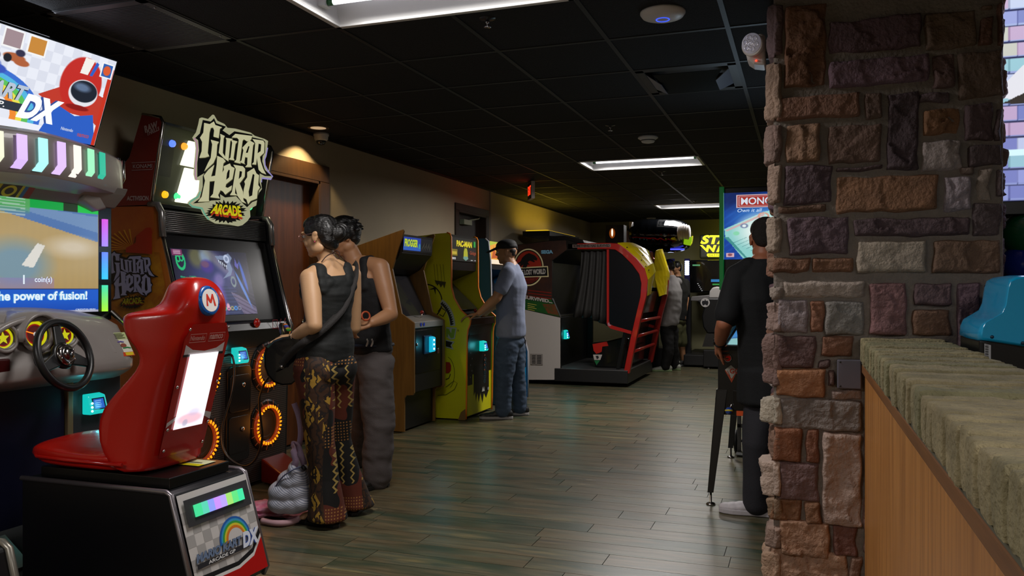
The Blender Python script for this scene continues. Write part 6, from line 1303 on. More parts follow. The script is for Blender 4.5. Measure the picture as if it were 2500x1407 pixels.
for (cx_, y0, y1, n_) in ((330, 555, 655, 7), (225, 555, 630, 5)):
    q = MB(); Yc = FY - .6
    a = F3(cx_ - 18, y1 + 160, Yc); b_ = F3(cx_ + 18, y0 - 15, Yc); q.box((a.x, Yc, a.z), (b_.x, Yc + .06, b_.z), M('#0a0a3a', .3)); col_ = q.build('light_column', t, 'dark blue column')
    q = MB()
    for i in range(n_): c = F3(cx_, y0 + 6 + i * (y1 - y0) / n_, Yc - .003); q.prism([(c.x + a_, Yc - .006, c.z + b2) for a_, b2 in rrect(.075, .035, .015, 3)], (0, .01, 0), E('#c8d4ff', 2.2))
    for i in range(7 if n_ == 7 else 0): c = F3(cx_, 705 + i * 15, Yc - .003); q.prism([(c.x - .04, Yc - .006, c.z - .02), (c.x + .04, Yc - .006, c.z - .005), (c.x + .04, Yc - .006, c.z + .02), (c.x - .04, Yc - .006, c.z + .005)], (0, .01, 0), E('#a8b8ff', 2.0))
    each(q, 'column_lamp', col_, label='small white blue lamp')
    q = MB(); q.box((a.x - .02, Yc - .02, .0), (b_.x + .02, Yc + .12, a.z + .02), m_blk); q.build('column_base', col_)
wh2 = M('#a8a4a0', .4)
st = [F3(480, 812, 13.9), F3(485, 765, 13.9), F3(505, 738, 13.9), F3(535, 732, 13.9), F3(600, 740, 13.9), F3(620, 812, 13.9)]
q = MB(); q.prism(st, (0, .14, 0), wh2); q.build('headrest', t, 'white rounded headrest', bevel=.02)
q = MB(); q.prism([F3(470, 812, 13.85), F3(640, 812, 13.85), F3(640, 1055, 13.85), F3(470, 1055, 13.85), F3(440, 1010, 13.85), F3(430, 940, 13.85), F3(445, 880, 13.85), F3(420, 860, 13.85), F3(400, 830, 13.85)], (0, .3, 0), M('#0c0c0d', .35)); sb = q.build('seat', t, 'black seat with white emblem', bevel=.02)
A = Art((0, 13.845, 0), (1, 0, 0), (0, 0, 1)); c = A.px([z3(455, 842)])[0]; r_ = .075; A.circ(c, r_, r_, M('#b0aca8', .4), 24); A.poly([(c[0] + r_ * math.sin(a) * s_, c[1] - r_ * .05 + r_ * math.cos(a) * s_) for a, s_ in ((0, .9), (.35, .45), (.9, .75), (1.6, .72), (2.5, .8), (3.1, .35), (3.8, .8), (4.7, .72), (5.4, .75), (5.93, .45))], M('#15151a', .4)); A.build('seat_emblem', sb, 'white round emblem')
q = MB(); q.prism([F3(360, 800, 14.0), F3(480, 790, 14.0), F3(560, 812, 14.0), F3(560, 835, 14.0), F3(355, 830, 14.0)], (0, .35, 0), M('#6a6664', .4)); q.build('console', t, 'grey console shelf', bevel=.01)
q = MB(); a = F3(305, 1240, 13.6); q.box((a.x, 13.62, .03), (a.x + 1.6, FY + .5, .2), M('#1a191a', .4)); q.box((F3(440, 1240, 13.4).x, 13.42, .03), (a.x + 1.6, 13.62, .3), M('#141314', .4)); q.build('platform', t, bevel=.01)
q = MB(); q.lathe((F3(475, 1240, 13.4).x, 13.46, .0), (0, 0, 1), [(.03, 0), (.03, .01), (.01, .02), (.01, .04)], m_scr, 12); q.build('levelling_foot', t)
q = MB(); a = F3(440, 1140, 13.5); b_ = F3(515, 1055, 13.5); q.prism([F3(462, 1055, 13.5), F3(515, 1055, 13.5), F3(515, 1145, 13.5), F3(435, 1145, 13.5)], (0, .02, 0), M('#3a3836', .4, .5)); q.build('step_plate', t, 'ribbed step plate')
# ============================================================ PROPERTY GAME (pinball style) AND ITS MAN'S SIDE
MY0, MY1, MX0, MX1 = 5.05, 6.42, -.49, .09
t = thing('pinball_machine', 'black legged pinball style machine with tall green edged property game screen', 'pinball machine', (-.26, 5.7, 0))
mB = M('#0c0b0c', .3)
q = MB(); q.prism([(MX0 + .01, MY0 - .03, .53), (MX0 + .01, MY0 - .03, .935), (MX0 + .01, MY1, 1.02), (MX0 + .01, MY1, .58)], (MX1 - MX0 - .02, 0, 0), mB); cab = q.build('cabinet', t, bevel=.006)
q = MB(); fz = lambda y: .935 + (y - MY0) * .073
q.prism([(MX0 + .06, MY0, fz(MY0) + .004), (MX1 - .04, MY0, fz(MY0) + .004), (MX1 - .04, MY1 - .2, fz(MY1 - .2) + .004), (MX0 + .06, MY1 - .2, fz(MY1 - .2) + .004)], (0, 0, .006), M('#0a2a30', .1)); q.build('playfield_glass', t)
def fplay(u, v):
    c = Cv(u, v, '#1f6fb0'); c.poly([(0, 0), (1, 0), (1, .5), (0, .25)], '#8ec8c8'); c.poly([(.0, .3), (.3, .5), (.5, .9), (.2, 1), (0, .8)], '#3a8ad0'); c.ell(.4, .15, .2, .1, '#48b080', .4); c.ell(.2, .5, .1, .2, '#e8f4f8', .6); c.mask(((np.abs(np.sin(u * 30)) < .1)).astype(float), '#3a7090', .5); return c.c
picture('playfield', (MX0 + .06, MY0 + .02, fz(MY0) + .0115), (1, 0, 0), (0, 1, .073), MX1 - MX0 - .1, 1.1, 60, 90, fplay, t, .8, label='blue lit playfield')
q = MB(); q.box((MX0 + .02, MY0 - .05, .915), (MX1, MY0 - .02, .945), M('#2a2a2c', .3, 1)); q.tube([(MX0 + .03, MY0, .945), (MX0 + .03, MY1 - .15, 1.035)], .014, M('#5a9aa8', .2, .7)); each(q, 'trim_bar', t, label='metal trim bar')
for x in (MX0, MX1 - .02):
    for y, sgn in ((MY0 - .03, -1), (MY1 - .05, 1)):
        q = MB(); dy = .05 * sgn; dx = -.045 if x == MX0 else .03; z1 = .58 if sgn < 0 else .6
        w_ = .045
        for a_ in (0, 1):
            pass
        top = Vector((x, y, z1)); bot = Vector((x + dx, y + (-.06 if sgn < 0 else .03), .075))
        q.prism([top + Vector((0, 0, .10)), top + Vector((w_ + .02, 0, .10)), bot + Vector((w_ - .01, 0, 0)), bot], (0, .006, 0), mB); q.prism([top + Vector((0, 0, .10)), top + Vector((0, w_ + .02, .10)), bot + Vector((0, w_ - .01, 0)), bot], (.006, 0, 0), mB); lg = q.build('leg', t, 'long black angled leg', bevel=.002)
        c = bot + Vector((.018, .018, 0)); MB().lathe(Vector((c.x, c.y, 0)), (0, 0, 1), [(.026, 0), (.028, .006), (.02, .012), (.007, .016), (.006, .08), (0, .08)], m_chr, 20).build('levelling_foot', lg, 'chrome levelling foot')
        q = MB()
        for zz in (.56, .62): q.lathe(Vector((x - .001, y + .02, zz)), (-1, 0, 0), [(.009, 0), (.008, .006), (0, .007)], m_scr, 10)
        each(q, 'leg_bolt', lg)
# front face bits
A = Art((0, MY0 - .0525, 0), (1, 0, 0), (0, 0, 1)); z4 = lambda a, b_: (1680 + a / 1.675, 480 + b_ / 1.675)
A.O = Vector((0, MY0 - .032, 0)); A.poly(A.px([z4(150, 712), z4(175, 690), z4(202, 712), z4(178, 762)]), M('#9a3a1a', .4)); A.poly(A.px([z4(151, 708), z4(175, 690), z4(201, 712), z4(178, 745)]), M('#a8a498', .4)); A.text('GO', A.px([z4(170, 724)])[0], .03, M('#a8321a', .4), off=.04); A.stroke(A.px([z4(160, 712), z4(172, 736)]), .004, M('#8a3020', .4)); A.build('corner_sign', cab, 'white and red diamond GO sign')
c = onY(*z4(163, 661), MY0 - .03); MB().lathe(c, (0, -1, 0), [(.024, 0), (.024, .006), (.018, .008), (.018, .004), (0, .003)], m_chr, 20).lathe(c - Vector((0, .002, 0)), (0, -1, 0), [(.017, 0), (.015, .006), (0, .007)], M('#a01c12', .3, emit=.15), 20).build('start_button', cab, 'chrome ringed red button')
c = onY(*z4(167, 877), MY0 - .05); q = MB(); q.ell(c, .022, M('#2a4a9a', .15, coat=.6), n=12); pb_ = q.build('plunger_knob', cab, 'blue and yellow ball knob'); MB().torus(c, (0, .3, 1), .019, .006, M('#d8c040', .3), 20, 8).build('knob_band', pb_); MB().tube([c + Vector((0, .02, .0)), c + Vector((.02, .03, .05))], .008, m_chr).build('plunger_rod', pb_)
MB().box((MX0 + .10, MY0 - .045, .56), (MX0 + .30, MY0 - .03, .68), M('#1a1715', .3, .4)).build('coin_door', cab, bevel=.004)
c = onY(*z4(212, 873), MY0 - .04); MB().box((c.x - .02, MY0 - .042, c.z - .035), (c.x + .03, MY0 - .032, c.z + .035), M('#c0481a', .4, emit=.1)).build('price_button', cab, 'orange square button')
# backbox
bx0 = onY(1764, 600, 6.22).x; bz0 = onY(1764, 655, 6.22).z; bz1 = onY(1764, 459, 6.22).z
bw = .70
MB().box((bx0, 6.22, .98), (bx0 + bw, 6.42, bz1), mB).build('backbox', t, bevel=.006)
q = MB(); q.box((bx0 - .02, 6.18, onY(1758, 708, 6.18).z), (bx0 + .012, 6.44, bz1 + .005), M('#0f8a3a', .35, emit=.1)); q.build('green_edge', t, 'green vertical edge board', bevel=.004)
gx0 = onY(1767, 0, 6.215).x; gz0 = onY(1767, 634, 6.215).z; gz1 = onY(1767, 472, 6.215).z; gw = .56; gh = gz1 - gz0
def fmono(u, v):
    c = Cv(u, v, '#0f3f9a'); c.mask(np.clip(np.sin((u * .8 - v) * 60) * .8, 0, 1), '#2a66c8', .35); c.ell(.1, .95, .5, .18, '#0a1c50', 1, .8); c.ell(.5, .55, .35, .3, '#5aa0e0', 1, .6)
    c.poly([(0, .42), (.50, .72), (.74, .78), (1, .5), (1, .02), (.42, .0), (.28, .08)] and [(0.01, .46), (.5, .70), (.9, .8), (1, .75), (1, .1), (.52, -.02), (.24, .02), (.02, .34)], '#8fd0cc'); c.ell(.52, .42, .3, .22, '#f4faf6', .9, .95); c.poly([(.02, .44), (.5, .68), (.52, .655), (.04, .42)], '#d8a8a8', .8); c.poly([(.0, .34), (.27, .02), (.3, .02), (.06, .34)], '#3a8a88', .9)
    for k in range(8): c.poly([(.12 + k * .055, .25 - k * .03), (.125 + k * .055, .245 - k * .03), (.3 + k * .055, .33 - k * .028), (.3 + k * .055, .335 - k * .028)], '#3a7a80', .8)
    c.ell(.26, .50, .05, .035, '#7a88a8', .3); c.ell(.26, .50, .025, .02, '#e8f4f4', .3); c.ring(.50, .64, .06, .045, .2, '#d8a090'); c.ell(.43, .22, .07, .055, '#e07a70', .3); c.ell(.45, .13, .065, .045, '#1a9a68', .3); c.ell(.42, .29, .05, .03, '#a0a8d8', .5, .7); c.ell(.16, .39, .04, .03, '#8ad8b0', .4); c.poly([(.58, .1), (.66, .05), (.7, .02), (.6, .02)], '#6a80b0')
    c.poly([(.03, .035), (.135, .035), (.135, .1), (.03, .1)], '#d8b0b8'); c.ell(.08, .07, .03, .02, '#8a4a5a', .4)
    return c.c
bg = picture('backglass', (gx0, 6.212, gz0), (1, 0, 0), (0, 0, 1), gw, gh, 170, 150, fmono, t, .95, label='bright blue board game backglass')
A = Art((gx0, 6.2105, gz0), (1, 0, 0), (0, 0, 1)); A.rect((.16 * gw * 1.0, gh * .77), (gw * .99, gh * .965), E('#d8c0c8', .8)); A.rect((.175 * gw, gh * .782), (gw * .975, gh * .953), E('#b8342c', .75)); A.rect((.19 * gw, gh * .795), (gw * .96, gh * .94), E('#d8c8d0', .7)); A.rect((.20 * gw, gh * .80), (gw * .955, gh * .935), E('#b8342c', .75))
A.text('MONOPOLY', (.22 * gw, gh * .815), gh * .105, E('#d8dce8', .95), w=gw * .71, off=.02, outline=(E('#3a2a48', .6), .012)); A.text('Own it all', (.17 * gw, gh * .705), gh * .05, E('#d8ecff', .95), w=gw * .30, shear=.3); A.build('backglass_lettering', bg, 'MONOPOLY and Own it all lettering')
q = MB(); a = onY(1775, 668, 6.216); q.prism([(a.x + b_ + .14, 6.212, a.z - .10 + c_) for b_, c_ in rrect(.25, .17, .02)], (0, .01, 0), M('#161416', .3)); q.build('speaker_panel', t)
area('backglass_lamp', (gx0 + gw / 2, 6.19, (gz0 + gz1) / 2), gw, gh, 2.2, (.6, .8, 1), rot=(-math.pi / 2, 0, 0), parent=t)
# hand truck behind
t = thing('hand_truck', 'grey hand truck with black wheels standing behind the pinball style machine', 'hand truck', (-.3, 6.62, 0))
q = MB(); x0 = onY(1800, 1000, 6.62).x; q.box((x0, 6.6, .1), (x0 + .03, 6.63, 1.0), M('#6a6a6a', .4, .5)); q.box((x0 + .3, 6.6, .1), (x0 + .33, 6.63, 1.0), M('#6a6a6a', .4, .5)); q.box((x0, 6.6, .2), (x0 + .33, 6.62, .23), M('#6a6a6a', .4, .5)); q.box((x0, 6.6, .7), (x0 + .33, 6.62, .73), M('#6a6a6a', .4, .5)); q.box((x0, 6.45, .012), (x0 + .33, 6.63, .022), M('#5a5a5a', .4, .5)); q.box((x0, 6.6, .012), (x0 + .03, 6.63, .1), M('#6a6a6a', .4, .5)); q.box((x0 + .3, 6.6, .012), (x0 + .33, 6.63, .1), M('#6a6a6a', .4, .5)); q.build('frame', t, bevel=.002, autofix=False)
q = MB()
for x in (x0 - .03, x0 + .33): q.lathe((x, 6.68, .085), (1, 0, 0), [(.0, 0), (.05, 0), (.085, .005), (.085, .028), (.05, .033), (0, .033)], M('#0c0c0c', .6), 28)
each(q, 'wheel', t)
q = MB(); q.tube([(x0 - .03, 6.68, .085), (x0 + .36, 6.68, .085)], .01, M('#777777', .3, 1)); q.build('axle', t)
# ============================================================ RIGHT EDGE: prize machine, cyan shell
t = thing('prize_machine', 'bright lit prize game machine seen past the right edge of the stone pillar', 'arcade machine', (1.3, 4.2, 0))
QX0, QX1, QY = .78, 1.8, 4.05
MB().box((QX0, QY + .05, .02), (QX1, QY + .75, 1.63), M('#121214', .35)).build('cabinet_body', t, bevel=.01)
MB().box((QX0, QY, 1.60), (QX1, QY + .75, 1.66), M('#0a0a0c', .3)).build('shelf_ledge', t, bevel=.004)
def fpr(u, v):
    c = Cv(u, v, '#8e98d0'); c.mask(np.clip(v * 1.4 - .4, 0, 1), '#b8c8f0', .9); rows = np.floor(v * 13); c.mask(((v * 13) % 1 < .1).astype(float), '#2a2c50', .9); c.mask(((u * 16 + rows * .5) % 1 < .08).astype(float), '#3a4070', .7)
    h = np.sin(np.floor(u * 16 + rows * .5) * 12.9 + rows * 78.2) * 43758.5; h = h - np.floor(h)
    for k, cc in enumerate(['#e8f0ff', '#9aa0e0', '#e8b0c8', '#a0e8d8', '#6a70b8', '#f0e8b0']): c.mask(((h > k / 6) & (h <= (k + 1) / 6) & ((v * 13) % 1 > .2)).astype(float), cc, .55)
    c.poly([(0, .52), (.12, .66), (.3, .66), (.3, .50), (.12, .48)], '#e8e8f0'); c.poly([(.04, .48), (.3, .62), (.3, .5), (.1, .47)], '#3a3430'); c.poly([(0, .22), (1, .24), (1, .26), (0, .25)], '#d8f8ff'); return c.c
picture('prize_shelves', (QX0, QY + .04, 1.66), (1, 0, 0), (0, 0, 1), QX1 - QX0, .9, 240, 200, fpr, t, 1.0, label='lit shelves of small colourful prizes')
area('prize_lamp', (1.3, QY - .02, 2.1), .9, .7, 5, (.65, .72, 1), rot=(-math.pi / 2, 0, 0), parent=t)
q = MB()
for (px, py, r_, c_) in ((2492, 573, .10, '#0d5a30'), (2484, 645, .09, '#0c2a8a')): p_ = onY(px, py, QY + .02); q.ell((p_.x + .03, QY + .06, p_.z), r_, M(c_, .2, coat=.5), n=20)
a_ = each(q, 'display_ball', t); a_[0]['label'] = 'glossy green ball'; a_[1]['label'] = 'glossy blue ball'
q = MB(); p_ = onY(2461, 527, QY + .05); screw(q, (p_.x, QY + .05, p_.z), (0, -1, 0), .008, M('#333338', .3, .8)); q.build('bolt', t)
# cyan shell machine beside the half wall
t = thing('ride_on_machine', 'small ride machine with bright cyan plastic shell beside the stone pillar', 'ride machine', (.95, 3.3, 0))
c5 = lambda a, b_: (1850 + a / 1.9908, 700 + b_ / 1.9908)
out = [(2390, 832), (2392, 810), (2400, 792), (2425, 778), (2445, 766), (2455, 745), (2462, 700), (2468, 682), (2482, 675), (2500, 672), (2530, 672), (2560, 680), (2570, 760), (2570, 850), (2500, 850)]
pts = [onY(a, b_, 3.05) for a, b_ in out]; cyn = M('#10a8e0', .2, coat=.5); cc_ = sum((p for p in pts), Vector()) / len(pts); rings = []
for k, (yy_, s_) in enumerate(((3.05, .9), (3.06, .96), (3.09, 1.0), (3.25, 1.02), (3.40, 1.0), (3.43, .96), (3.44, .9))): rings.append([tuple(Vector((cc_.x + (p.x - cc_.x) * s_, yy_, cc_.z + (p.z - cc_.z) * s_))) for p in pts])
MB().loft(rings, cyn, smooth=True).build('shell', t, 'glossy cyan moulded shell', bevel=.0)
p0 = onY(2392, 834, 3.06); MB().box((p0.x + .0, 3.07, .05), (1.2, 3.42, p0.z + .005), M('#0c0c0d', .35)).build('base', t, bevel=.008)
q = MB(); q.box((p0.x, 3.07, .0), (p0.x + .06, 3.12, .05), mB); q.box((1.12, 3.07, .0), (1.18, 3.12, .05), mB); q.box((p0.x, 3.36, .0), (p0.x + .06, 3.41, .05), mB); q.box((1.12, 3.36, .0), (1.18, 3.41, .05), mB); each(q, 'foot', t)
A = Art((0, 3.068, 0), (1, 0, 0), (0, 0, 1)); lb_ = [(2403, 839), (2419, 843), (2419, 880), (2403, 878)]; A.ppx(lb_, M('#b8b8bc', .5))
for i in range(12): A.ppx([(2405, 842 + i * 3), (2413, 843 + i * 3), (2413, 844 + i * 3 + (i % 2)), (2405, 843 + i * 3 + (i % 2))], M('#1a1a1a', .5), l=4)
A.k = 5; A.build('serial_label', t, 'white barcode label')
q = MB()
for (a, b_) in ((2422, 823), (2497, 838)): p_ = onY(a, b_, 3.05); screw(q, (p_.x, 3.05, p_.z), (0, -1, 0), .006, M('#06324a', .4))
each(q, 'screw', t)
# ============================================================ PEOPLE
def frame(r):
    r = Vector(r).normalized(); f = UP.cross(r).normalized(); return r, f, UP
def head_balls(c, f, s=1.0, up=None, hair_cut=False):
    """c = middle of the head, f = where the face looks"""
    f = Vector(f).normalized(); up = (up or UP); r = f.cross(up).normalized(); u = r.cross(f).normalized(); ax = (r, f, u)
    g = lambda x, y, z: c + (r * x + f * y + u * z) * s
    B = []
    def e(x, y, z, a, b_, c_): B.append((g(x, y, z), (a * s, b_ * s, c_ * s), ax))
    e(0, -.012, .028, .074, .092, .086); e(0, -.035, .01, .070, .070, .075); e(0, .012, -.02, .066, .075, .075); e(0, .028, -.060, .052, .055, .046); e(0, .058, -.088, .026, .024, .020)
    for x in (-1, 1): e(.030 * x, .062, -.030, .024, .022, .026); e(.03 * x, .080, .028, .026, .012, .010); e(.076 * x, -.004, -.008, .007, .018, .030); e(.080 * x, -.012, .010, .006, .016, .014); e(.048 * x, .0, -.065, .02, .04, .03)
    e(0, .088, .006, .009, .010, .022); e(0, .097, -.012, .010, .013, .012); e(-.010, .09, -.017, .008, .009, .007); e(.010, .09, -.017, .008, .009, .007)
    e(0, .083, -.043, .020, .010, .006); e(0, .081, -.053, .018, .010, .007)
    return B, g, ax
def face_parts(root, g, ax, s, lip='#8a4a40', brow='#17110e'):
    q = MB()
    for x in (-1, 1): q.ell(g(.030 * x, .078, .008), (.012 * s, .012 * s, .010 * s), M('#cfc8c0', .2), n=8)
    each(q, 'eye', root)
    q = MB()
    for x in (-1, 1): q.ell(g(.030 * x, .0885, .008), (.0055 * s,) * 3, M('#1a100a', .15), n=6)
    each(q, 'iris', root)
    q = MB()
    for x in (-1, 1): q.tube([g(.014 * x, .091, .026), g(.03 * x, .092, .032), g(.046 * x, .082, .027)], .0035 * s, M(brow, .7), 6)
    each(q, 'eyebrow', root)
    q = MB(); q.tube([g(-.022, .084, -.048), g(0, .094, -.047), g(.022, .084, -.048)], .0032 * s, M(lip, .5), 6); q.build('mouth', root)
def hand_balls(w, d, n, side, s=1.0, curl=(.35, .5, .4), tcurl=.4):
    """w wrist, d along palm, n palm faces n, side = +1/-1 which edge carries the thumb (along d x n)"""
    d = Vector(d).normalized(); n = Vector(n); n = (n - d * n.dot(d)).normalized(); t = d.cross(n) * side; B = []
    ax = (t, d, n)
    B.append((w + d * .02 * s, (.024 * s, .03 * s, .016 * s), ax))
    for k in range(4):
        x = (.030 - .020 * k) * s; B += chain([w + d * .022 * s + t * x * .75, w + d * (.082 - .004 * abs(k - 1)) * s + t * x], [.0145 * s, .0125 * s])
        p = w + d * (.086 - .004 * abs(k - 1)) * s + t * x; a = 0; dd = d; L_ = (.044, .048, .045, .036)[k] * s; dd = (d + t * (.10 - .07 * k)).normalized(); nn = n
        for j in range(3):
            a = curl[j] + .06 * k; c_, s_ = math.cos(a), math.sin(a); nd = dd * c_ + nn * s_; nn = nn * c_ - dd * s_; dd = nd; q_ = p + dd * L_ * (1, .68, .52)[j]
            B += chain([p, q_], [.0088 * s, .0080 * s - j * .0006 * s]); p = q_
    p = w + d * .022 * s + t * .026 * s; dd = (d * .62 + t * .62 + n * .35).normalized()
    for L_, rr_ in ((.042, .0125), (.032, .0105), (.024, .009)): q_ = p + dd * L_ * s; B += chain([p, q_], [rr_ * s, rr_ * .92 * s]); p = q_; dd = (dd + d * .35 * tcurl + n * .25 * tcurl).normalized()
    return B
def shoe(root, an, td, col, sole, s=1.0, name='shoe', label=None, voxel=.006):
    """an = ankle point above the floor, td = toe direction"""
    td = Vector((td[0], td[1], 0)).normalized(); lt = Vector((-td.y, td.x, 0)); z0 = 0; ax = (lt, td, UP); b0 = Vector((an[0], an[1], z0))
    g = lambda x, y, z: b0 + lt * x * s + td * y * s + UP * z * s; B = []
    for y, hw, h in ((-.05, .034, .075), (-.02, .037, .08), (.02, .038, .075), (.06, .040, .062), (.10, .044, .050), (.14, .044, .042), (.175, .036, .036)): B.append((g(0, y, .012 + h / 2), (hw * s, .045 * s, h / 2 * s + .006), ax))
    B += chain([g(0, -.025, .07), g(0, -.03, .11)], [.040 * s, .042 * s])
    sh = fuse(name, B, M(col, .55, bump=(60, .15)), voxel, 4, root, label=label)
    out = [(.0, -.092), (.024, -.085), (.036, -.06), (.036, -.01), (.035, .04), (.046, .10), (.048, .14), (.038, .19), (.018, .215), (-.005, .218), (-.028, .20), (-.042, .16), (-.044, .11), (-.034, .04), (-.034, -.02), (-.034, -.06), (-.02, -.085)]
    q = MB(); q.prism([g(x, y, .002) for x, y in out], UP * .026 * s, M(sole, .6)); q.build('sole', sh, bevel=.005)
    q = MB()
    for k in range(4): y = .035 + k * .024; q.tube([g(-.026, y, .070 - k * .006), g(0, y + .006, .083 - k * .008), g(.026, y, .070 - k * .006)], .0032 * s, M(sole, .6), 6)
    each(q, 'lace', sh)
    return sh
def torso(J, W, r, f):
    """W: list of (t 0..1 from pelvis to neck, half width, half depth)"""
    pts = [J['pel'], J['waist'], J['chest'], J['neck']]; B = []
    def at(t):
        x = t * 3; i = min(int(x), 2); return cr_spline([pts[max(i - 1, 0)], pts[i], pts[i + 1], pts[min(i + 2, 3)]], 10)[10 + int(round((x - i) * 10)) if i > 0 else int(round((x - i) * 10))] if False else pts[i].lerp(pts[i + 1], x - i)
    N = 64
    for k in range(N + 1):
        t = W[0][0] + (W[-1][0] - W[0][0]) * k / N
        for i in range(len(W) - 1):
            if W[i][0] <= t <= W[i + 1][0] + 1e-9: s = (t - W[i][0]) / (W[i + 1][0] - W[i][0]); a = W[i][1] * (1 - s) + W[i + 1][1] * s; b_ = W[i][2] * (1 - s) + W[i + 1][2] * s; break
        c = at(t); B.append((c, (a, b_, .06), (r, f, UP)))
    return B
# ------------------------------------------------------------ woman in the black tank top
skin = M('#c99e76', .5, noise=(9, .18, '#b4835c')); skin2 = M('#b07f5a', .5, noise=(9, .18, '#976545')); tattoo = None
hairm = M('#0b0908', .38, bump=(50, .5), stretch=(1, 1, 5), coat=.15)
feet = P(810, 1281, 4.45); 
wm = thing('person', 'woman with dark hair bun, black tank top and patterned flared trousers playing a guitar game', 'person', (feet.x, feet.y, 0))
J = dict(pel=P(792, 885, 4.46), waist=P(800, 800, 4.47), chest=P(803, 715, 4.48), neck=P(805, 655, 4.50))
shL, shR = P(757, 680, 4.37), P(858, 672, 4.62); r, f, _ = frame(shR - shL)
elL, wrL = P(768, 795, 4.26), P(716, 823, 4.40); elR, wrR = P(864, 800, 4.66), P(812, 806, 4.84)
hc = P(782, 578, 4.49); hf = -R_ * .97 + F_ * .26 + UP * -.12
HB, hg, hax = head_balls(hc, hf, 1.0)
B = list(HB); B += chain([P(806, 668, 4.50), P(798, 632, 4.50), P(790, 605, 4.50)], [.060, .047, .050])
TW = [(0, .165, .115), (.16, .165, .118), (.33, .128, .096), (.5, .130, .100), (.66, .148, .112), (.80, .150, .098), (.9, .115, .075), (1.0, .062, .055)]
B += torso(J, TW, r, f); B += chain([shL.lerp(J['neck'], .75) + UP * .02, shL], [.045, .052]) + chain([shR.lerp(J['neck'], .75) + UP * .02, shR], [.045, .052])
for sh, el, wr in ((shL, elL, wrL), (shR, elR, wrR)): B += chain([sh, sh.lerp(el, .5), el, el.lerp(wr, .35), wr], [.055, .050, .040, .041, .026])
hd = (P(684, 826, 4.50) - wrL); B += hand_balls(wrL, hd, -UP * .8 - R_ * .2, 1, .95, (.25, .35, .3)); B += hand_balls(wrR, -R_ + F_ * .3, F_ * -.4 + R_ * .2 + UP * .3, -1, .95, (.5, .7, .5))
knL, anL, knR, anR = P(782, 1075, 4.37), P(800, 1250, 4.42), P(822, 1070, 4.58), P(868, 1222, 4.68)
hpL, hpR = P(768, 900, 4.38), P(822, 900, 4.54)
for hp, kn, an, td in ((hpL, knL, anL, -R_ + F_ * .5), (hpR, knR, anR, R_ * .1 + F_ * .9)):
    B += chain([hp, kn, Vector((an.x, an.y, .10))], [.075, .050, .034]); td = td.normalized(); a0 = Vector((an.x, an.y, .045)); B += chain([a0 - td * .03, a0 + td * .10, a0 + td * .16 - UP * .012], [.032, .030, .022])
    for k in range(5): lt = Vector((-td.y, td.x, 0)); B += chain([a0 + td * .15 + lt * (.024 - .012 * k) - UP * .014, a0 + td * (.195 - .008 * abs(k - 1)) + lt * (.026 - .013 * k) - UP * .018], [.0105, .0085])
fuse('body', B, skin, .0048, 3, wm)
face_parts(wm, hg, hax, 1.0)
hb = []
g_ = lambda x, y, z: hg(x, y, z)
for (x, y, z, a, b_, c_) in ((0, -.018, .045, .083, .092, .078), (0, -.045, .02, .080, .072, .078), (0, -.055, -.02, .070, .052, .06), (0, .02, .072, .070, .068, .045), (-.0, -.07, -.045, .045, .03, .04), (.066, .015, .035, .014, .045, .035), (-.066, .015, .035, .014, .045, .035)): hb.append((g_(x, y, z), (a, b_, c_), hax))
hb += chain([g_(0, -.10, .0), g_(0, -.115, .005)], [.040, .036])
hair = fuse('hair', hb, hairm, .005, 4, wm, fold=(.003, 60, 25), label='black hair pulled into a bun')
bc = P(824, 566, 4.47); q = MB()
for i in range(5):
    R0 = .044 - .008 * i; pts = [bc + F_ * .02 - F_ * .012 * i + (R_ * math.cos(a) + UP * math.sin(a)) * R0 * (1 + .12 * math.sin(3 * a + i)) for a in [2 * math.pi * k / 22 for k in range(23)]]; q.tube(pts, .0135, hairm, 8, cap=False)
q.ell(bc, (.03, .03, .032), hairm, n=10); q.build('hair_bun', hair, 'coiled bun')
# glasses
q = MB(); gm_ = M('#b98f86', .3, .8)
for x in (-1, 1): q.torus(hg(.031 * x, .101, .004), hax[1], .021, .0014, gm_, 24, 6)
q.tube([hg(-.012, .105, .008), hg(.012, .105, .008)], .0014, gm_, 6)
for x in (-1, 1): q.tube([hg(.052 * x, .098, .010), hg(.076 * x, .06, .012), hg(.080 * x, .0, .012), hg(.082 * x, -.012, -.002)], .0015, gm_, 6)
q.build('glasses', wm, 'thin pink metal glasses')
ec_ = hg(-.082, -.006, -.034); ec2 = hg(.082, -.006, -.034); q = MB(); q.ell(ec_, .0042, M('#c03a6a', .2), n=6); q.ell(ec2, .0042, M('#c03a6a', .2), n=6); each(q, 'earring', wm)
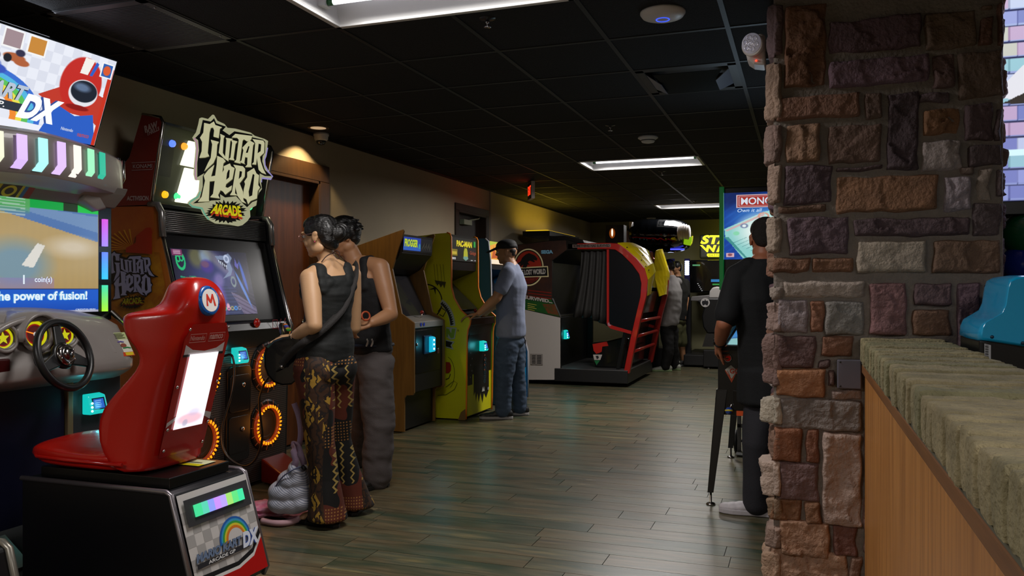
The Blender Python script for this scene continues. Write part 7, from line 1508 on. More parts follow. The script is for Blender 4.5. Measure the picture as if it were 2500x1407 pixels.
# tank top: torso shell with shoulder straps, open scoop at the back
blackc = M('#0f1211', .75, bump=(200, .2))
TT = [(.03, .178, .128), (.16, .177, .130), (.33, .141, .108), (.5, .143, .112), (.66, .158, .122), (.80, .152, .108)]
tb_ = torso(J, TT, r, f)
tb_ += [(J['chest'] + f * .075 + r * .065 * s_ + UP * .01, (.062, .058, .062), (r, f, UP)) for s_ in (-1, 1)]
for s_, sh in ((-1, shL), (1, shR)):
    top = J['neck'].lerp(sh, .62) + UP * .030
    tb_ += [(J['chest'] + r * s_ * .062 - f * .085 + UP * .052, (.034, .018, .030), (r, f, UP)), (J['chest'] + r * s_ * .076 - f * .074 + UP * .078, (.026, .016, .026), (r, f, UP)), (J['chest'] + r * s_ * .035 - f * .092 + UP * .040, (.034, .016, .022), (r, f, UP))]
    tb_ += chain(cr_spline([J['chest'] + r * s_ * .092 - f * .078 + UP * .02, J['chest'] + r * s_ * .098 - f * .066 + UP * .07, J['chest'] + r * s_ * .096 - f * .048 + UP * .115, top - f * .016 + UP * .008, top + f * .04, J['chest'] + r * s_ * .085 + f * .10 + UP * .05], 4), [(.042, .020, .026)] * 4 + [(.036, .018, .024)] * 17, (r, f, UP), .3)
tank = fuse('tank_top', tb_, blackc, .006, 3, wm, fold=(.0035, 7, 26), label='black tank top')
# patterned flared trousers
pm = bpy.data.materials.new('batik'); pm.use_nodes = True; nt = pm.node_tree; bs = nt.nodes['Principled BSDF']; tcn = nt.nodes.new('ShaderNodeTexCoord'); L = nt.links; bs.inputs['Roughness'].default_value = .75
def nd(t, **k):
    n_ = nt.nodes.new(t)
    for a, b_ in k.items(): setattr(n_, a, b_)
    return n_
sep = nd('ShaderNodeSeparateXYZ'); L.new(tcn.outputs['Object'], sep.inputs[0])
def mth(op, a, b_=None, c_=None):
    n_ = nd('ShaderNodeMath', operation=op)
    for i, v in enumerate((a, b_, c_)):
        if v is None: continue
        if isinstance(v, (int, float)): n_.inputs[i].default_value = v
        else: L.new(v, n_.inputs[i])
    return n_.outputs[0]
hcoord = mth('ADD', mth('MULTIPLY', sep.outputs[0], .94), mth('MULTIPLY', sep.outputs[1], .34)); z_ = sep.outputs[2]
band = mth('FRACT', mth('MULTIPLY', mth('ADD', hcoord, .004), 7.2)); cell = mth('FLOOR', mth('MULTIPLY', hcoord, 7.2))
def cmix(fac, a, b_):
    x = nd('ShaderNodeMix', data_type='RGBA'); L.new(fac, x.inputs['Factor'])
    for k, v in (('A', a), ('B', b_)):
        if isinstance(v, str): x.inputs[k].default_value = lin(v) + (1,)
        else: L.new(v, x.inputs[k])
    return x.outputs['Result']
vor = nd('ShaderNodeTexVoronoi', feature='F1', distance='CHEBYCHEV'); vor.inputs['Scale'].default_value = 14; mpp = nd('ShaderNodeMapping'); mpp.inputs['Scale'].default_value = (1, 1, .7); mpp.inputs['Rotation'].default_value = (0, .7, 0); L.new(tcn.outputs['Object'], mpp.inputs[0]); L.new(mpp.outputs[0], vor.inputs['Vector'])
wv = nd('ShaderNodeTexWave', wave_type='BANDS'); wv.inputs['Scale'].default_value = 9; wv.inputs['Distortion'].default_value = 9; wv.inputs['Detail'].default_value = 2; wv.inputs['Detail Scale'].default_value = 2.5; L.new(tcn.outputs['Object'], wv.inputs['Vector'])
leaf = cmix(mth('GREATER_THAN', mth('MULTIPLY', vor.outputs['Distance'], 2.2), .8), '#a8822c', '#3d2410'); leaf = cmix(mth('GREATER_THAN', wv.outputs['Fac'], .72), leaf, '#1c100a')
blk2 = nd('ShaderNodeTexNoise'); blk2.inputs['Scale'].default_value = 5; blk2.inputs['Detail'].default_value = 1; L.new(tcn.outputs['Object'], blk2.inputs['Vector'])
rust = cmix(mth('GREATER_THAN', blk2.outputs['Fac'], .5), '#0a0808', '#5c2412')
tri = mth('ABSOLUTE', mth('SUBTRACT', mth('FRACT', mth('MULTIPLY', z_, 24)), .5)); zig = mth('LESS_THAN', mth('ABSOLUTE', mth('SUBTRACT', mth('SUBTRACT', band, .25), mth('MULTIPLY', tri, .22))), .035); zig2 = mth('LESS_THAN', mth('ABSOLUTE', mth('SUBTRACT', mth('SUBTRACT', band, .62), mth('MULTIPLY', tri, .22))), .03)
rust = cmix(mth('MULTIPLY', mth('MAXIMUM', zig, zig2), mth('GREATER_THAN', mth('FRACT', mth('MULTIPLY', z_, 2.3)), .45)), rust, '#a58c4a')
dot = mth('MULTIPLY', mth('GREATER_THAN', mth('FRACT', mth('MULTIPLY', z_, 60)), .55), mth('GREATER_THAN', mth('FRACT', mth('MULTIPLY', hcoord, 70)), .55)); rust = cmix(mth('MULTIPLY', dot, mth('LESS_THAN', mth('FRACT', mth('MULTIPLY', z_, 2.3)), .28)), rust, '#9a6a34')
sel = mth('GREATER_THAN', mth('FRACT', mth('ADD', mth('MULTIPLY', hcoord, 3.6), mth('MULTIPLY', mth('SINE', mth('MULTIPLY', z_, 6)), .08))), .55)
L.new(cmix(sel, rust, leaf), bs.inputs['Base Color'])
PB = []
PB += [(J['pel'] + UP * .03, (.176, .128, .05), (r, f, UP)), (J['pel'], (.184, .134, .06), (r, f, UP)), (J['pel'] - UP * .05, (.184, .136, .07), (r, f, UP)), (J['pel'] - UP * .04 - f * .06 + r * .07, (.085, .085, .09), (r, f, UP)), (J['pel'] - UP * .04 - f * .06 - r * .07, (.085, .085, .09), (r, f, UP))]
for hp, kn, an in ((hpL, knL, anL), (hpR, knR, anR)):
    hem = Vector((an.x, an.y, .05)); PB += chain([hp, hp.lerp(kn, .5), kn, kn.lerp(hem, .5)], [.108, .094, .076, .078]) + chain([kn.lerp(hem, .5), kn.lerp(hem, .85), hem], [(.078, .078, .05), (.095, .095, .04), (.108, .108, .03)], None, .4)
fuse('trousers', PB, pm, .0065, 4, wm, fold=(.006, 9, 3), label='black, rust and gold patterned flared trousers')
for an, td in ((anL, -R_ + F_ * .5), (anR, R_ * .1 + F_ * .9)):
    td = td.normalized(); lt = Vector((-td.y, td.x, 0)); b0 = Vector((an.x, an.y, .003)); q = MB(); q.prism([b0 + td * y + lt * x for x, y in ((0, -.075), (.03, -.06), (.032, .05), (.045, .12), (.036, .19), (.0, .215), (-.034, .18), (-.042, .11), (-.03, .04), (-.03, -.06))], UP * .016, M('#0c0a09', .6)); q.tube([b0 + td * .12 + lt * .04 + UP * .01, b0 + td * .11 + UP * .075, b0 + td * .12 - lt * .04 + UP * .01], .008, M('#0c0a09', .6)); q.build('sandal', wm, 'black sandal', autofix=False)
# neck cord with bow, wristband
q = MB(); cordm = M('#3a1a10', .6); q.tube(cr_spline([P(785, 640, 4.40), P(797, 626, 4.43), P(812, 619, 4.44), P(826, 622, 4.46), P(846, 640, 4.50)]), .0028, cordm, 6); q.tube(cr_spline([P(812, 619, 4.43), P(822, 612, 4.42), P(829, 618, 4.42), P(826, 632, 4.42), P(814, 622, 4.42)]), .0028, cordm, 6); q.build('neck_cord', wm, 'brown tied neck cord')
wd_ = (hd).normalized(); q = MB(); wc_ = wrL - wd_ * .02; u_ = wd_.orthogonal().normalized(); v_ = wd_.cross(u_); rr0 = .031
q.loft([[wc_ + wd_ * h + (u_ * math.cos(a) + v_ * math.sin(a)) * rr0 for a in [2 * math.pi * k / 24 for k in range(24)]] for h in (-.011, .011)], M('#c9a88a', .5), cap=False)
for k in range(8): a = 2 * math.pi * k / 8; c = wc_ + (u_ * math.cos(a) + v_ * math.sin(a)) * (rr0 + .0005); tn = -u_ * math.sin(a) + v_ * math.cos(a); q.prism([c + tn * .004 - wd_ * .008, c + tn * .004 + wd_ * .008, c - tn * .004 + wd_ * .008, c - tn * .004 - wd_ * .008], (u_ * math.cos(a) + v_ * math.sin(a)) * .001, M('#2a2018', .5))
q.build('wristband', wm, 'cream wristband with dark marks', autofix=False, solid=.0015)
# ------------------------------------------------------------ guitar with strap
gtr = thing('guitar_controller', 'black toy guitar controller held at the waist of the woman', 'guitar', tuple(P(690, 880, 4.42)))
gN = (R_ * .55 - F_ * .80 + UP * .05).normalized() ; gc = P(690, 882, 4.50); gu = (UP * 1.0 + R_ * .18).normalized(); gu = (gu - gN * gu.dot(gN)).normalized(); gr2 = gu.cross(gN)
# body outline seen from behind the player; thickness toward the front left
ol = [(708, 822), (690, 824), (668, 832), (652, 848), (645, 870), (646, 895), (654, 918), (668, 934), (690, 942), (712, 940), (730, 925), (738, 900), (730, 880), (742, 860), (745, 838), (728, 826)]
pn = (-R_ * .25 - F_ * 1).normalized(); po_ = P(690, 882, 4.37); pts = [onplane(a, b_, po_, pn) for a, b_ in ol]
q = MB(); back = (-R_ * .42 + F_ * .9).normalized() * .045; cc_ = sum(pts, Vector()) / len(pts)
rings = [[cc_ + (p - cc_) * s_ + back * t_ for p in pts] for t_, s_ in ((0, .93), (.12, 1), (.9, 1), (1, .93))]; q.loft(rings, M('#08080a', .22, coat=.4), smooth=False); gb = q.build('guitar_body', gtr, bevel=.004)
nk0 = P(672, 838, 4.44); nk1 = P(650, 800, 4.68); nk0 = P(715, 832, 4.45); nk1 = P(716, 778, 4.62)
q = MB(); q.tube([P(700, 845, 4.45), P(690, 812, 4.62), P(688, 795, 4.78)], [.022, .02, .018], M('#0a0a0a', .3), 8); nk = q.build('neck', gtr)
q = MB()
for i, c_ in enumerate(('#2a9a3a', '#b8a81a', '#5a2a8a', '#2a5ab0', '#c06018')): p_ = P(699 - i * 2.0, 806 - i * 3.2, 4.565 + i * .035); q.ell(p_ + R_ * .014, (.014, .012, .007), M(c_, .3, emit=.1), n=8)
each(q, 'fret_button', nk)
sk = P(690, 895, 4.36); q = MB(); q.lathe(sk, -F_, [(.012, 0), (.010, .006), (.006, .008), (.006, .018), (.010, .022), (0, .024)], m_scr, 14); q.build('strap_peg', gtr, 'chrome strap peg')
q = MB(); q.tube(cr_spline([P(668, 912, 4.43), P(676, 906, 4.38), P(684, 900, 4.36)]), .007, M('#15120f', .35), 8); q.build('plug', gtr)
# strap: over the right shoulder, down the back to the left hip
def ribbon(pts, nrm, wd_, m, th=.002):
    q = MB(); ps = cr_spline(pts, 8); L_ = []
    for i, p in enumerate(ps):
        t_ = (ps[min(i + 1, len(ps) - 1)] - ps[max(i - 1, 0)]).normalized(); n_ = nrm(p) if callable(nrm) else nrm; s_ = t_.cross(n_).normalized() * wd_ / 2; n_ = n_.normalized() * th; L_.append([p + s_, p + s_ + n_, p - s_ + n_, p - s_])
    q.loft(L_, m, smooth=True); return q
bk_ = lambda a, b_, o=0: P(a, b_, 4.345 + o)
strap = ribbon([P(864, 642, 4.66), P(868, 652, 4.60), P(866, 680, 4.52), P(852, 722, 4.45), P(835, 757, 4.40), P(805, 790, 4.335), P(775, 815, 4.29), P(742, 836, 4.25), P(715, 858, 4.28), P(694, 882, 4.335), P(688, 893, 4.35)], -F_ + R_ * -.12, .040, M('#1d1917', .75, bump=(150, .3))).build('strap', gtr, 'dark fabric guitar strap')
q = MB(); q.tube(cr_spline([P(732, 845, 4.30), P(715, 866, 4.31), P(700, 880, 4.33), P(690, 893, 4.35)]), .003, M('#1a1816', .4), 6); q.build('strap_cord', gtr)
# ------------------------------------------------------------ young man behind
ft = P(918, 1190, 5.28); ym = thing('person', 'young man with tousled black hair, black sleeveless top and baggy grey sweatpants', 'person', (ft.x, ft.y, 0))
J = dict(pel=P(902, 865, 5.30), waist=P(900, 800, 5.29), chest=P(893, 720, 5.27), neck=P(872, 648, 5.25))
shL, shR = P(927, 655, 5.18), P(850, 662, 5.36); r, f, _ = frame(shR - shL)
elL, wrL = P(955, 768, 5.10), P(908, 788, 4.98); elR, wrR = P(836, 775, 5.3), P(800, 800, 5.1)
hc = P(838, 578, 5.24); hf = -R_ * .85 - F_ * .35 - UP * .40
HB, hg, hax = head_balls(hc, hf, 1.04); B = list(HB) + chain([P(872, 655, 5.26), P(858, 620, 5.25), P(846, 596, 5.25)], [.066, .056, .055])
TW = [(0, .16, .11), (.33, .145, .10), (.66, .175, .115), (.85, .17, .10), (1, .075, .065)]; B += torso(J, TW, r, f)
B += chain([shL.lerp(J['neck'], .7) + UP * .02, shL], [.05, .064]) + chain([shR.lerp(J['neck'], .7) + UP * .02, shR], [.05, .064])
for sh, el, wr in ((shL, elL, wrL), (shR, elR, wrR)): B += chain([sh, sh.lerp(el, .45), el, el.lerp(wr, .35), wr], [.064, .058, .043, .045, .030])
B += hand_balls(wrL, -R_ - UP * .25 - F_ * .1, F_ * .5 - UP * .6, -1, 1.05, (.5, .7, .5)) + hand_balls(wrR, -R_ - UP * .3, F_ * .4 - UP * .5, -1, 1.05, (.4, .6, .4))
knL, anL, knR, anR = P(925, 1035, 5.24), P(921, 1168, 5.27), P(888, 1030, 5.55), P(866, 1105, 5.88)
for hp, kn, an in ((P(920, 885, 5.24), knL, anL), (P(886, 885, 5.36), knR, anR)): B += chain([hp, kn, Vector((an.x, an.y, .09))], [.08, .055, .04])
fuse('body', B, skin2, .0065, 3, ym); face_parts(ym, hg, hax, 1.04)
hb = [(hg(x, y, z), (a, b_, c_), hax) for (x, y, z, a, b_, c_) in ((0, -.015, .05, .092, .100, .082), (0, -.05, .02, .088, .075, .085), (0, -.05, -.03, .075, .05, .05), (0, .055, .070, .078, .050, .035), (.074, .0, .02, .020, .05, .05), (-.074, .0, .02, .020, .05, .05), (0, .085, .052, .065, .022, .022))]
rn = random.Random(2)
for i in range(46):
    a = rn.uniform(0, 2 * math.pi); b_ = rn.uniform(-.3, 1.2); d = Vector((math.cos(a) * math.cos(b_), math.sin(a) * math.cos(b_), math.sin(b_))); p0 = hg(d.x * .082, -.02 + d.y * .095, .03 + d.z * .078); p1 = p0 + (hax[0] * d.x + hax[1] * (d.y + .3) + UP * (d.z * .6 - .35)) * .045
    if d.y > .75 and d.z < .3: continue
    hb += chain([p0, p1], [.013, .005])
fuse('hair', hb, hairm, .006, 2, ym, label='tousled black hair')
TT = [(.06, .175, .125), (.33, .158, .114), (.66, .188, .128), (.80, .182, .118)]
tb_ = torso(J, TT, r, f)
for s_, sh in ((-1, shL), (1, shR)):
    top = J['neck'].lerp(sh, .5) + UP * .036; tb_ += chain([J['chest'] + r * s_ * .095 - f * .09 + UP * .06, top - f * .02 + UP * .01, top + f * .04, J['chest'] + r * s_ * .09 + f * .10 + UP * .04], [(.034, .024, .030)] * 4, (r, f, UP), .35)
fuse('sleeveless_top', tb_, M('#0d0d0f', .8, bump=(150, .2)), .007, 3, ym, fold=(.005, 8, 14), label='black sleeveless top')
grey = M('#57504f', .9, noise=(30, .2, '#48413f'), bump=(180, .25)); PB = [(J['pel'] + UP * .02, (.172, .125, .05), (r, f, UP)), (J['pel'] - UP * .05, (.182, .135, .08), (r, f, UP))]
for hp, kn, an in ((P(918, 895, 5.24), knL, anL), (P(888, 895, 5.36), knR, anR)):
    hem = Vector((an.x, an.y, .075)); PB += chain([hp, hp.lerp(kn, .5), kn, kn.lerp(hem, .55), hem], [.115, .112, .104, .098, .092])
fuse('sweatpants', PB, grey, .008, 4, ym, fold=(.011, 7, 10), label='baggy grey sweatpants')
q = MB()
for dx in (0, 12): q.tube(cr_spline([P(896 + dx, 828, 5.13), P(898 + dx, 838, 5.12), P(894 + dx, 846, 5.12), P(899 + dx, 832, 5.115)]), .005, M('#c9c4c0', .7), 6)
each(q, 'drawstring', ym, label='white drawstring')
q = MB(); q.torus(J['pel'] + UP * .062, (0, 0, 1), .150, .012, M('#12182c', .7), 36, 8); q.build('waistband', ym, 'dark blue waistband')
shoe(ym, (anL.x, anL.y), -R_ * .6 - F_ * .6, '#1a1614', '#141210', .98); shoe(ym, (anR.x, anR.y), -R_ * .9 - F_ * .3, '#8a8a1a', '#141c3a', .98, label='yellow and blue shoe')
q = MB(); pc = P(893, 772, 4.93); q.torus(pc, (R_ * .7 - F_ + UP * .2).normalized(), .026, .006, M('#b04a24', .5), 24, 8); q.build('handheld_toy', ym, 'orange looped item in the hand')
# ------------------------------------------------------------ capped man
ft = P(1245, 1020, 8.15); cmn = thing('person', 'man in dark cap, grey blue t-shirt and jeans playing the yellow cabinet', 'person', (ft.x, ft.y, 0))
J = dict(pel=P(1246, 820, 8.15), waist=P(1246, 765, 8.15), chest=P(1250, 700, 8.15), neck=P(1247, 648, 8.15))
shL, shR = P(1240, 668, 7.97), P(1256, 666, 8.36); r, f, _ = frame(shR - shL); f = (f + F_ * .1).normalized()
elL, wrL = P(1212, 728, 7.90), P(1170, 766, 7.98); elR, wrR = P(1222, 730, 8.42), P(1180, 768, 8.38)
hc = P(1236, 616, 8.14); hf = -R_ * .98 + F_ * .1 - UP * .12
HB, hg, hax = head_balls(hc, hf, 1.05); B = list(HB) + chain([P(1247, 655, 8.15), P(1241, 632, 8.15)], [.07, .06])
TW = [(0, .165, .125), (.33, .160, .125), (.66, .185, .130), (.85, .175, .11), (1, .08, .07)]; B += torso(J, TW, r, f)
for sh, el, wr in ((shL, elL, wrL), (shR, elR, wrR)): B += chain([sh, el, el.lerp(wr, .3), wr], [.064, .047, .048, .032])
B += hand_balls(wrL, -R_ - UP * .15, -UP, 1, 1.08, (.2, .3, .3)) + hand_balls(wrR, -R_ - UP * .15, -UP, -1, 1.08, (.2, .3, .3))
knL, anL, knR, anR = P(1230, 925, 8.02), P(1228, 1000, 8.05), P(1262, 922, 8.28), P(1268, 998, 8.30)
for hp, kn, an in ((P(1236, 840, 8.05), knL, anL), (P(1254, 840, 8.26), knR, anR)): B += chain([hp, kn, Vector((an.x, an.y, .1))], [.085, .06, .045])
fuse('body', B, skin2, .0075, 3, cmn); face_parts(cmn, hg, hax, 1.05)
hb = [(hg(x, y, z), (a, b_, c_), hax) for (x, y, z, a, b_, c_) in ((0, -.05, .004, .075, .056, .045), (.0, -.058, -.025, .060, .036, .03))]
fuse('hair', hb, M('#1a120d', .7, bump=(90, .4)), .009, 2, cmn, label='short cropped hair')
hb = [(hg(x, y, z), (a, b_, c_), hax) for (x, y, z, a, b_, c_) in ((0, -.008, .065, .088, .106, .062), (0, -.02, .045, .088, .100, .04))]; hb += [(hg(0, .10 + .012 * k, .045 - .004 * k), (.066 - .003 * k, .02, .009), hax) for k in range(7)]
cap = fuse('cap', hb, M('#0c0b0c', .75), .007, 3, cmn, label='dark baseball cap'); q = MB(); q.torus(hg(0, -.106, .035), hax[1], .022, .005, M('#0c0b0c', .75), 18, 6); q.build('cap_strap', cap)
tee = M('#7d859b', .88, noise=(60, .15, '#6a7188'), bump=(150, .2)); TT = [(.02, .195, .155), (.33, .185, .150), (.66, .202, .148), (.85, .19, .125), (.96, .10, .085)]
tb_ = torso(J, TT, r, f)
for sh, el in ((shL, elL), (shR, elR)): tb_ += chain([sh.lerp(J['neck'], .4) + UP * .01, sh, sh.lerp(el, .62)], [.07, .078, .070])
fuse('t_shirt', tb_, tee, .009, 4, cmn, fold=(.010, 6, 5), label='grey blue t-shirt')
jean = M('#37465a', .85, noise=(14, .4, '#4d6078'), bump=(160, .25)); PB = [(J['pel'] + UP * .0, (.175, .135, .06), (r, f, UP)), (J['pel'] - UP * .06, (.185, .145, .08), (r, f, UP))]
for hp, kn, an in ((P(1238, 850, 8.05), knL, anL), (P(1254, 850, 8.26), knR, anR)): PB += chain([hp, hp.lerp(kn, .5), kn, Vector((an.x, an.y, .09))], [.118, .108, .088, .080])
fuse('jeans', PB, jean, .009, 4, cmn, fold=(.010, 9, 14), label='dark blue jeans')
for an in (anL, anR): shoe(cmn, (an.x, an.y), -R_ + F_ * .05, '#111013', '#9a9694', 1.08, label='black sneaker with pale wavy sole', voxel=.008)
# ------------------------------------------------------------ man at the property game
ft = P(1850, 1275, 4.62); pmn = thing('person', 'man seen from behind in black t-shirt and white sneakers beside the stone pillar', 'person', (ft.x, ft.y, 0))
J = dict(pel=P(1882, 905, 4.66), waist=P(1878, 815, 4.64), chest=P(1872, 730, 4.63), neck=P(1867, 640, 4.63))
shL, shR = P(1800, 675, 4.63), P(1930, 675, 4.66); r, f, _ = frame(shR - shL)
elL, wrL = P(1769, 790, 4.58), P(1757, 838, 4.76); elR, wrR = P(1962, 795, 4.62), P(1950, 848, 4.9)
hc = P(1868, 585, 4.67); hf = F_ * .95 + R_ * .12 - UP * .18
HB, hg, hax = head_balls(hc, hf, 1.07); B = list(HB) + chain([P(1866, 650, 4.63), P(1867, 612, 4.65)], [.068, .062])
TW = [(0, .165, .12), (.33, .155, .115), (.66, .19, .125), (.85, .175, .11), (1, .085, .075)]; B += torso(J, TW, r, f)
for sh, el, wr in ((shL, elL, wrL), (shR, elR, wrR)): B += chain([sh, sh.lerp(el, .5), el, el.lerp(wr, .35), wr], [.066, .056, .046, .046, .031])
B += hand_balls(wrL, F_ * .9 - UP * .5, R_ * .9 + F_ * .2 - UP * .2, 1, 1.05, (.5, .8, .6)) + hand_balls(wrR, F_ * .7 - UP * .8, -R_, -1, 1.05, (.35, .6, .5))
knL, anL, knR, anR = P(1850, 1085, 4.60), P(1850, 1238, 4.63), P(1905, 1085, 4.68), P(1915, 1225, 4.75)
for hp, kn, an in ((P(1864, 960, 4.66), knL, anL), (P(1900, 960, 4.70), knR, anR)): B += chain([hp, kn, Vector((an.x, an.y, .1))], [.070, .058, .045])
fuse('body', B, M('#a8684a', .5, noise=(9, .2, '#8a5238')), .0052, 3, pmn); face_parts(pmn, hg, hax, 1.07)
hb = [(hg(x, y, z), (a, b_, c_), hax) for (x, y, z, a, b_, c_) in ((0, -.012, .055, .083, .099, .068), (0, -.045, .02, .082, .068, .075), (0, -.055, -.018, .070, .052, .045), (0, .03, .078, .066, .060, .035))]
fuse('hair', hb, M('#1a110c', .7, bump=(140, .7), stretch=(1, 1, 3)), .0055, 3, pmn, fold=(.0015, 90, 90), label='short dark hair')
tblk = M('#0a0c0f', .85, bump=(150, .2)); TT = [(-.12, .185, .15), (.0, .182, .148), (.33, .178, .142), (.66, .200, .146), (.85, .19, .12), (.97, .106, .096)]
J2 = dict(J); tb_ = torso(dict(pel=J['pel'], waist=J['waist'], chest=J['chest'], neck=J['neck']), TT[1:], r, f) + [(J['pel'] - UP * .013 * k - f * .01, (.188 + .0004 * k, .176, .05), (r, f, UP)) for k in range(14)]
for sh, el in ((shL, elL), (shR, elR)): tb_ += chain([sh.lerp(J['neck'], .4) + UP * .01, sh, sh.lerp(el, .5), sh.lerp(el, .80)], [.070, .075, .074, .078])
fuse('t_shirt', tb_, tblk, .0075, 4, pmn, fold=(.010, 6, 2.5), label='loose black t-shirt')
dpt = M('#26252b', .85, bump=(170, .2)); PB = [(J['pel'] - UP * .02, (.168, .125, .06), (r, f, UP)), (J['pel'] - UP * .08, (.170, .13, .08), (r, f, UP))]
for hp, kn, an in ((P(1864, 975, 4.655), knL, anL), (P(1900, 975, 4.70), knR, anR)): PB += chain([J['pel'] - UP * .06, hp], [.13, .108]) + chain([hp, hp.lerp(kn, .5), kn, kn.lerp(Vector((an.x, an.y, .07)), .5), Vector((an.x, an.y, .075))], [.104, .100, .090, .082, .076])
fuse('trousers', PB, dpt, .0075, 4, pmn, fold=(.009, 7, 4), label='dark charcoal trousers')
shoe(pmn, (anL.x + .02, anL.y), -R_ * .9 + F_ * .35, '#c9c2c6', '#b8b2b6', 1.08, label='white running shoe'); shoe(pmn, (anR.x, anR.y), F_ * 1 + R_ * .2, '#c9c2c6', '#b8b2b6', 1.08, label='white running shoe')
q = MB(); wd_ = (wrL - elL).normalized(); wc_ = wrL - wd_ * .012; q.torus(wc_, wd_, .033, .006, M('#1a1a1a', .4, .5), 26, 8); a_ = wd_.cross(UP).normalized(); q.lathe(wc_ - R_ * .03, -R_, [(.0, 0), (.018, 0), (.018, .008), (0, .009)], M('#3a3a38', .25, .8), 20); q.build('wristwatch', pmn, 'dark wristwatch')
# ------------------------------------------------------------ two people at the far end
ft = P(1640, 905, 12.75); a1 = thing('person', 'person in light grey shirt leaning forward behind the yellow canopy', 'person', (ft.x, ft.y, 0))
J = dict(pel=P(1632, 790, 12.8), waist=P(1638, 755, 12.8), chest=P(1640, 710, 12.8), neck=P(1636, 672, 12.82)); shL, shR = P(1622, 692, 12.68), P(1652, 690, 12.95); r, f, _ = frame(shR - shL)
hc = P(1631, 652, 12.85); hf = -R_ * .9 + F_ * .3 - UP * .2; HB, hg, hax = head_balls(hc, hf, 1.0); B = list(HB) + chain([J['neck'], hc], [.06, .05])
B += torso(J, [(0, .15, .11), (.66, .17, .12), (1, .07, .06)], r, f)
for sh, el, wr in ((shL, P(1612, 720, 12.6), P(1603, 735, 12.7)), (shR, P(1625, 735, 13.0), P(1612, 745, 12.95))): B += chain([sh, el, wr], [.055, .04, .03]) + hand_balls(wr, -R_, -UP, 1, 1, (.3, .4, .3))
knL, anL, knR, anR = P(1632, 850, 12.7), P(1625, 890, 12.7), P(1642, 845, 12.9), P(1650, 880, 12.95)
for hp, kn, an in ((P(1630, 800, 12.75), knL, anL), (P(1638, 800, 12.9), knR, anR)): B += chain([hp, kn, Vector((an.x, an.y, .1))], [.08, .06, .04])
fuse('body', B, skin2, .009, 2, a1); face_parts(a1, hg, hax, 1.0)
fuse('hair', [(hg(0, -.02, .035), (.084, .098, .085), hax), (hg(0, -.04, -.01), (.08, .07, .06), hax)], hairm, .01, 2, a1, label='dark hair')
tb_ = torso(J, [(0, .20, .15), (.66, .20, .15), (.95, .1, .09)], r, f) + chain([shL, P(1616, 712, 12.64)], [.08, .07]) + chain([shR, P(1637, 712, 12.98)], [.08, .07]); fuse('shirt', tb_, M('#8a8684', .85), .011, 3, a1, fold=(.012, 6, 6), label='light grey shirt')
PB = [(J['pel'] - UP * .03, (.17, .13, .1), (r, f, UP))]
for hp, kn, an in ((P(1628, 810, 12.75), knL, anL), (P(1640, 810, 12.9), knR, anR)): PB += chain([hp, kn, Vector((an.x, an.y, .08))], [.11, .09, .075])
fuse('trousers', PB, M('#0d0c0d', .8), .011, 3, a1, fold=(.012, 7, 8), label='black trousers')
shoe(a1, (anL.x, anL.y), -R_ + F_ * .1, '#a8aa9c', '#8aa070', 1.1, label='pale green soled shoe', voxel=.01); shoe(a1, (anR.x, anR.y), -R_ * .5 + F_ * .8, '#a8aa9c', '#8aa070', 1.1, label='pale green soled shoe', voxel=.01)
ft = P(1662, 885, 13.55); a2 = thing('person', 'person in black t-shirt and shorts standing behind the light shirted one', 'person', (ft.x, ft.y, 0))
J = dict(pel=P(1655, 780, 13.55), waist=P(1656, 750, 13.55), chest=P(1657, 710, 13.55), neck=P(1654, 676, 13.55)); shL, shR = P(1648, 690, 13.4), P(1672, 692, 13.7); r, f, _ = frame(shR - shL)
hc = P(1650, 655, 13.55); hf = -R_ * .8 - F_ * .5; HB, hg, hax = head_balls(hc, hf, 1.0); B = list(HB) + chain([J['neck'], hc], [.06, .05]) + torso(J, [(0, .15, .11), (.66, .17, .12), (1, .07, .06)], r, f)
for sh, el, wr in ((shR, P(1676, 730, 13.6), P(1672, 768, 13.5)), (shL, P(1648, 730, 13.35), P(1642, 765, 13.3))): B += chain([sh, el, wr], [.055, .045, .03]) + hand_balls(wr, -UP, -R_, 1, 1, (.3, .4, .3))
knL, anL, knR, anR = P(1650, 835, 13.5), P(1648, 878, 13.5), P(1664, 835, 13.6), P(1668, 875, 13.62)
for hp, kn, an in ((P(1650, 795, 13.5), knL, anL), (P(1660, 795, 13.6), knR, anR)): B += chain([hp, kn, Vector((an.x, an.y, .1))], [.08, .06, .04])
fuse('body', B, skin2, .009, 2, a2); face_parts(a2, hg, hax, 1.0); fuse('hair', [(hg(0, -.02, .035), (.084, .098, .085), hax), (hg(0, -.04, -.01), (.08, .07, .06), hax)], hairm, .01, 2, a2, label='dark hair')
fuse('t_shirt', torso(J, [(0, .18, .14), (.66, .20, .14), (.95, .1, .09)], r, f) + chain([shR, P(1675, 718, 13.62)], [.08, .075]) + chain([shL, P(1648, 718, 13.37)], [.08, .075]), M('#14130f', .85), .011, 3, a2, fold=(.01, 6, 6), label='black t-shirt')
PB = [(J['pel'] - UP * .03, (.17, .13, .1), (r, f, UP))]
for hp, kn in ((P(1650, 800, 13.5), knL), (P(1660, 800, 13.6), knR)): PB += chain([hp, kn], [.11, .095])
fuse('shorts', PB, M('#4a4a2a', .85), .011, 3, a2, fold=(.01, 7, 8), label='olive shorts'); shoe(a2, (anL.x, anL.y), -R_, '#222222', '#777777', 1.1, voxel=.01); shoe(a2, (anR.x, anR.y), -R_ * .6 - F_ * .6, '#222222', '#777777', 1.1, voxel=.01)
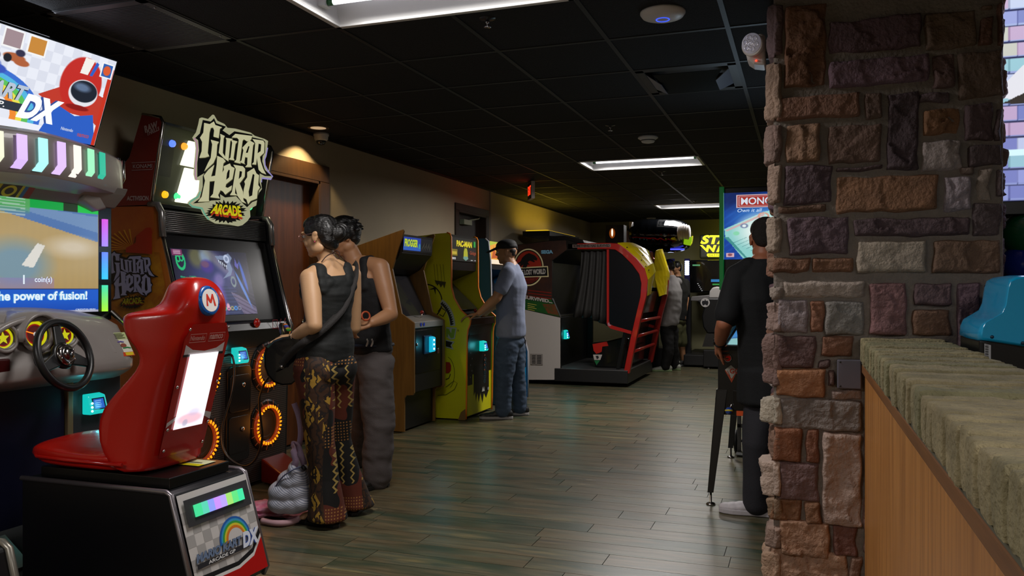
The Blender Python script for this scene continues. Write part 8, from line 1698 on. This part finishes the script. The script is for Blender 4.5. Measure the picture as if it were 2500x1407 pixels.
# ============================================================ BAG AND BLANKET
c0 = P(712, 1190, 4.50); bg_ = thing('handbag', 'quilted white and blue handbag slumped on the pink cloth at the feet of the woman', 'handbag', (c0.x, c0.y, .03))
bm2 = bpy.data.materials.new('quilt'); bm2.use_nodes = True; nt = bm2.node_tree; bs = nt.nodes['Principled BSDF']; L = nt.links; bs.inputs['Roughness'].default_value = .7; tcn = nt.nodes.new('ShaderNodeTexCoord')
w1 = nt.nodes.new('ShaderNodeTexWave'); w1.inputs['Scale'].default_value = 34; w1.inputs['Distortion'].default_value = .8; m_ = nt.nodes.new('ShaderNodeMapping'); m_.inputs['Rotation'].default_value = (.3, .9, .4); L.new(tcn.outputs['Object'], m_.inputs[0]); L.new(m_.outputs[0], w1.inputs['Vector'])
rp_ = nt.nodes.new('ShaderNodeValToRGB'); L.new(w1.outputs['Fac'], rp_.inputs[0]); rp_.color_ramp.elements[0].color = lin('#8d92a8') + (1,); rp_.color_ramp.elements[0].position = .35; rp_.color_ramp.elements[1].color = lin('#cfd0da') + (1,); rp_.color_ramp.elements[1].position = .6; L.new(rp_.outputs[0], bs.inputs['Base Color'])
w2 = nt.nodes.new('ShaderNodeTexWave'); w2.inputs['Scale'].default_value = 9; m_ = nt.nodes.new('ShaderNodeMapping'); m_.inputs['Rotation'].default_value = (.3, -.7, .4); L.new(tcn.outputs['Object'], m_.inputs[0]); L.new(m_.outputs[0], w2.inputs['Vector']); bpn = nt.nodes.new('ShaderNodeBump'); bpn.inputs['Strength'].default_value = .25; bpn.inputs['Distance'].default_value = .012; L.new(w2.outputs['Fac'], bpn.inputs['Height']); L.new(bpn.outputs[0], bs.inputs['Normal'])
B = []
for (px, py, a, b_) in ((692, 1228, .085, .06), (715, 1228, .10, .06), (738, 1222, .07, .06), (700, 1200, .10, .07), (728, 1198, .09, .075), (712, 1172, .075, .06), (728, 1168, .07, .06), (722, 1142, .04, .045), (730, 1155, .055, .05)): B.append((P(px, py, 4.47), (a, .09, b_), (R_, F_, UP)))
fuse('bag_body', B, bm2, .006, 14, bg_, fold=(.006, 6, 5))
stp = M('#b49ab8', .7, bump=(150, .2)); ribbon([P(712, 1150, 4.42), P(722, 1128, 4.40), P(716, 1098, 4.42), P(716, 1085, 4.50), P(727, 1090, 4.44), P(734, 1110, 4.40), P(744, 1135, 4.42)], -F_, .035, stp).build('handle', bg_, 'pale lilac strap', autofix=False); ribbon([P(728, 1100, 4.50), P(734, 1060, 4.50), P(730, 1020, 4.50), P(718, 985, 4.50)], -F_ + R_ * .2, .03, stp).build('handle', bg_, 'pale lilac strap standing up', autofix=False)
q = MB(); q.tube([P(738, 1146, 4.395), P(745, 1140, 4.40)], .016, M('#15151a', .4), 10); q.build('clasp', bg_, 'black clasp')
q = MB(); q.tube(cr_spline([P(668, 1195, 4.42), P(690, 1165, 4.385), P(715, 1148, 4.375), P(735, 1140, 4.385)]), .004, M('#5a6080', .5), 6); q.build('zip', bg_)
c0 = P(665, 1255, 4.60); bk3 = thing('blanket', 'folded pink patterned cloth lying on the floor under the handbag', 'blanket', (c0.x, c0.y, 0))
# layered folded cloth; two soft slabs with rolled front edge
pkm = M('#cf5f8c', .85, noise=(16, .9, '#e8b4c6'), bump=(90, .3)); B = []
for (a, b_, rx, rz, hz) in ((640, 1240, .12, .016, .03), (665, 1250, .13, .016, .032), (690, 1258, .12, .016, .03), (715, 1262, .10, .014, .026), (650, 1225, .10, .02, .06), (672, 1232, .09, .018, .065), (640, 1262, .09, .013, .02)):
    p = P(a, b_, 4.62); p = Vector((p.x, p.y, hz)); B.append((p, (rx, .12, rz), (R_, F_, UP)))
fuse('cloth', B, pkm, .005, 3, bk3, fold=(.012, 18, 18)); q = MB(); q.tube(cr_spline([onZ(640, 1272, .022), onZ(680, 1278, .022), onZ(720, 1272, .022), onZ(752, 1255, .022)]), .016, M('#c9a0a8', .85), 10); q.build('rolled_edge', bk3, 'pale pink rolled edge')
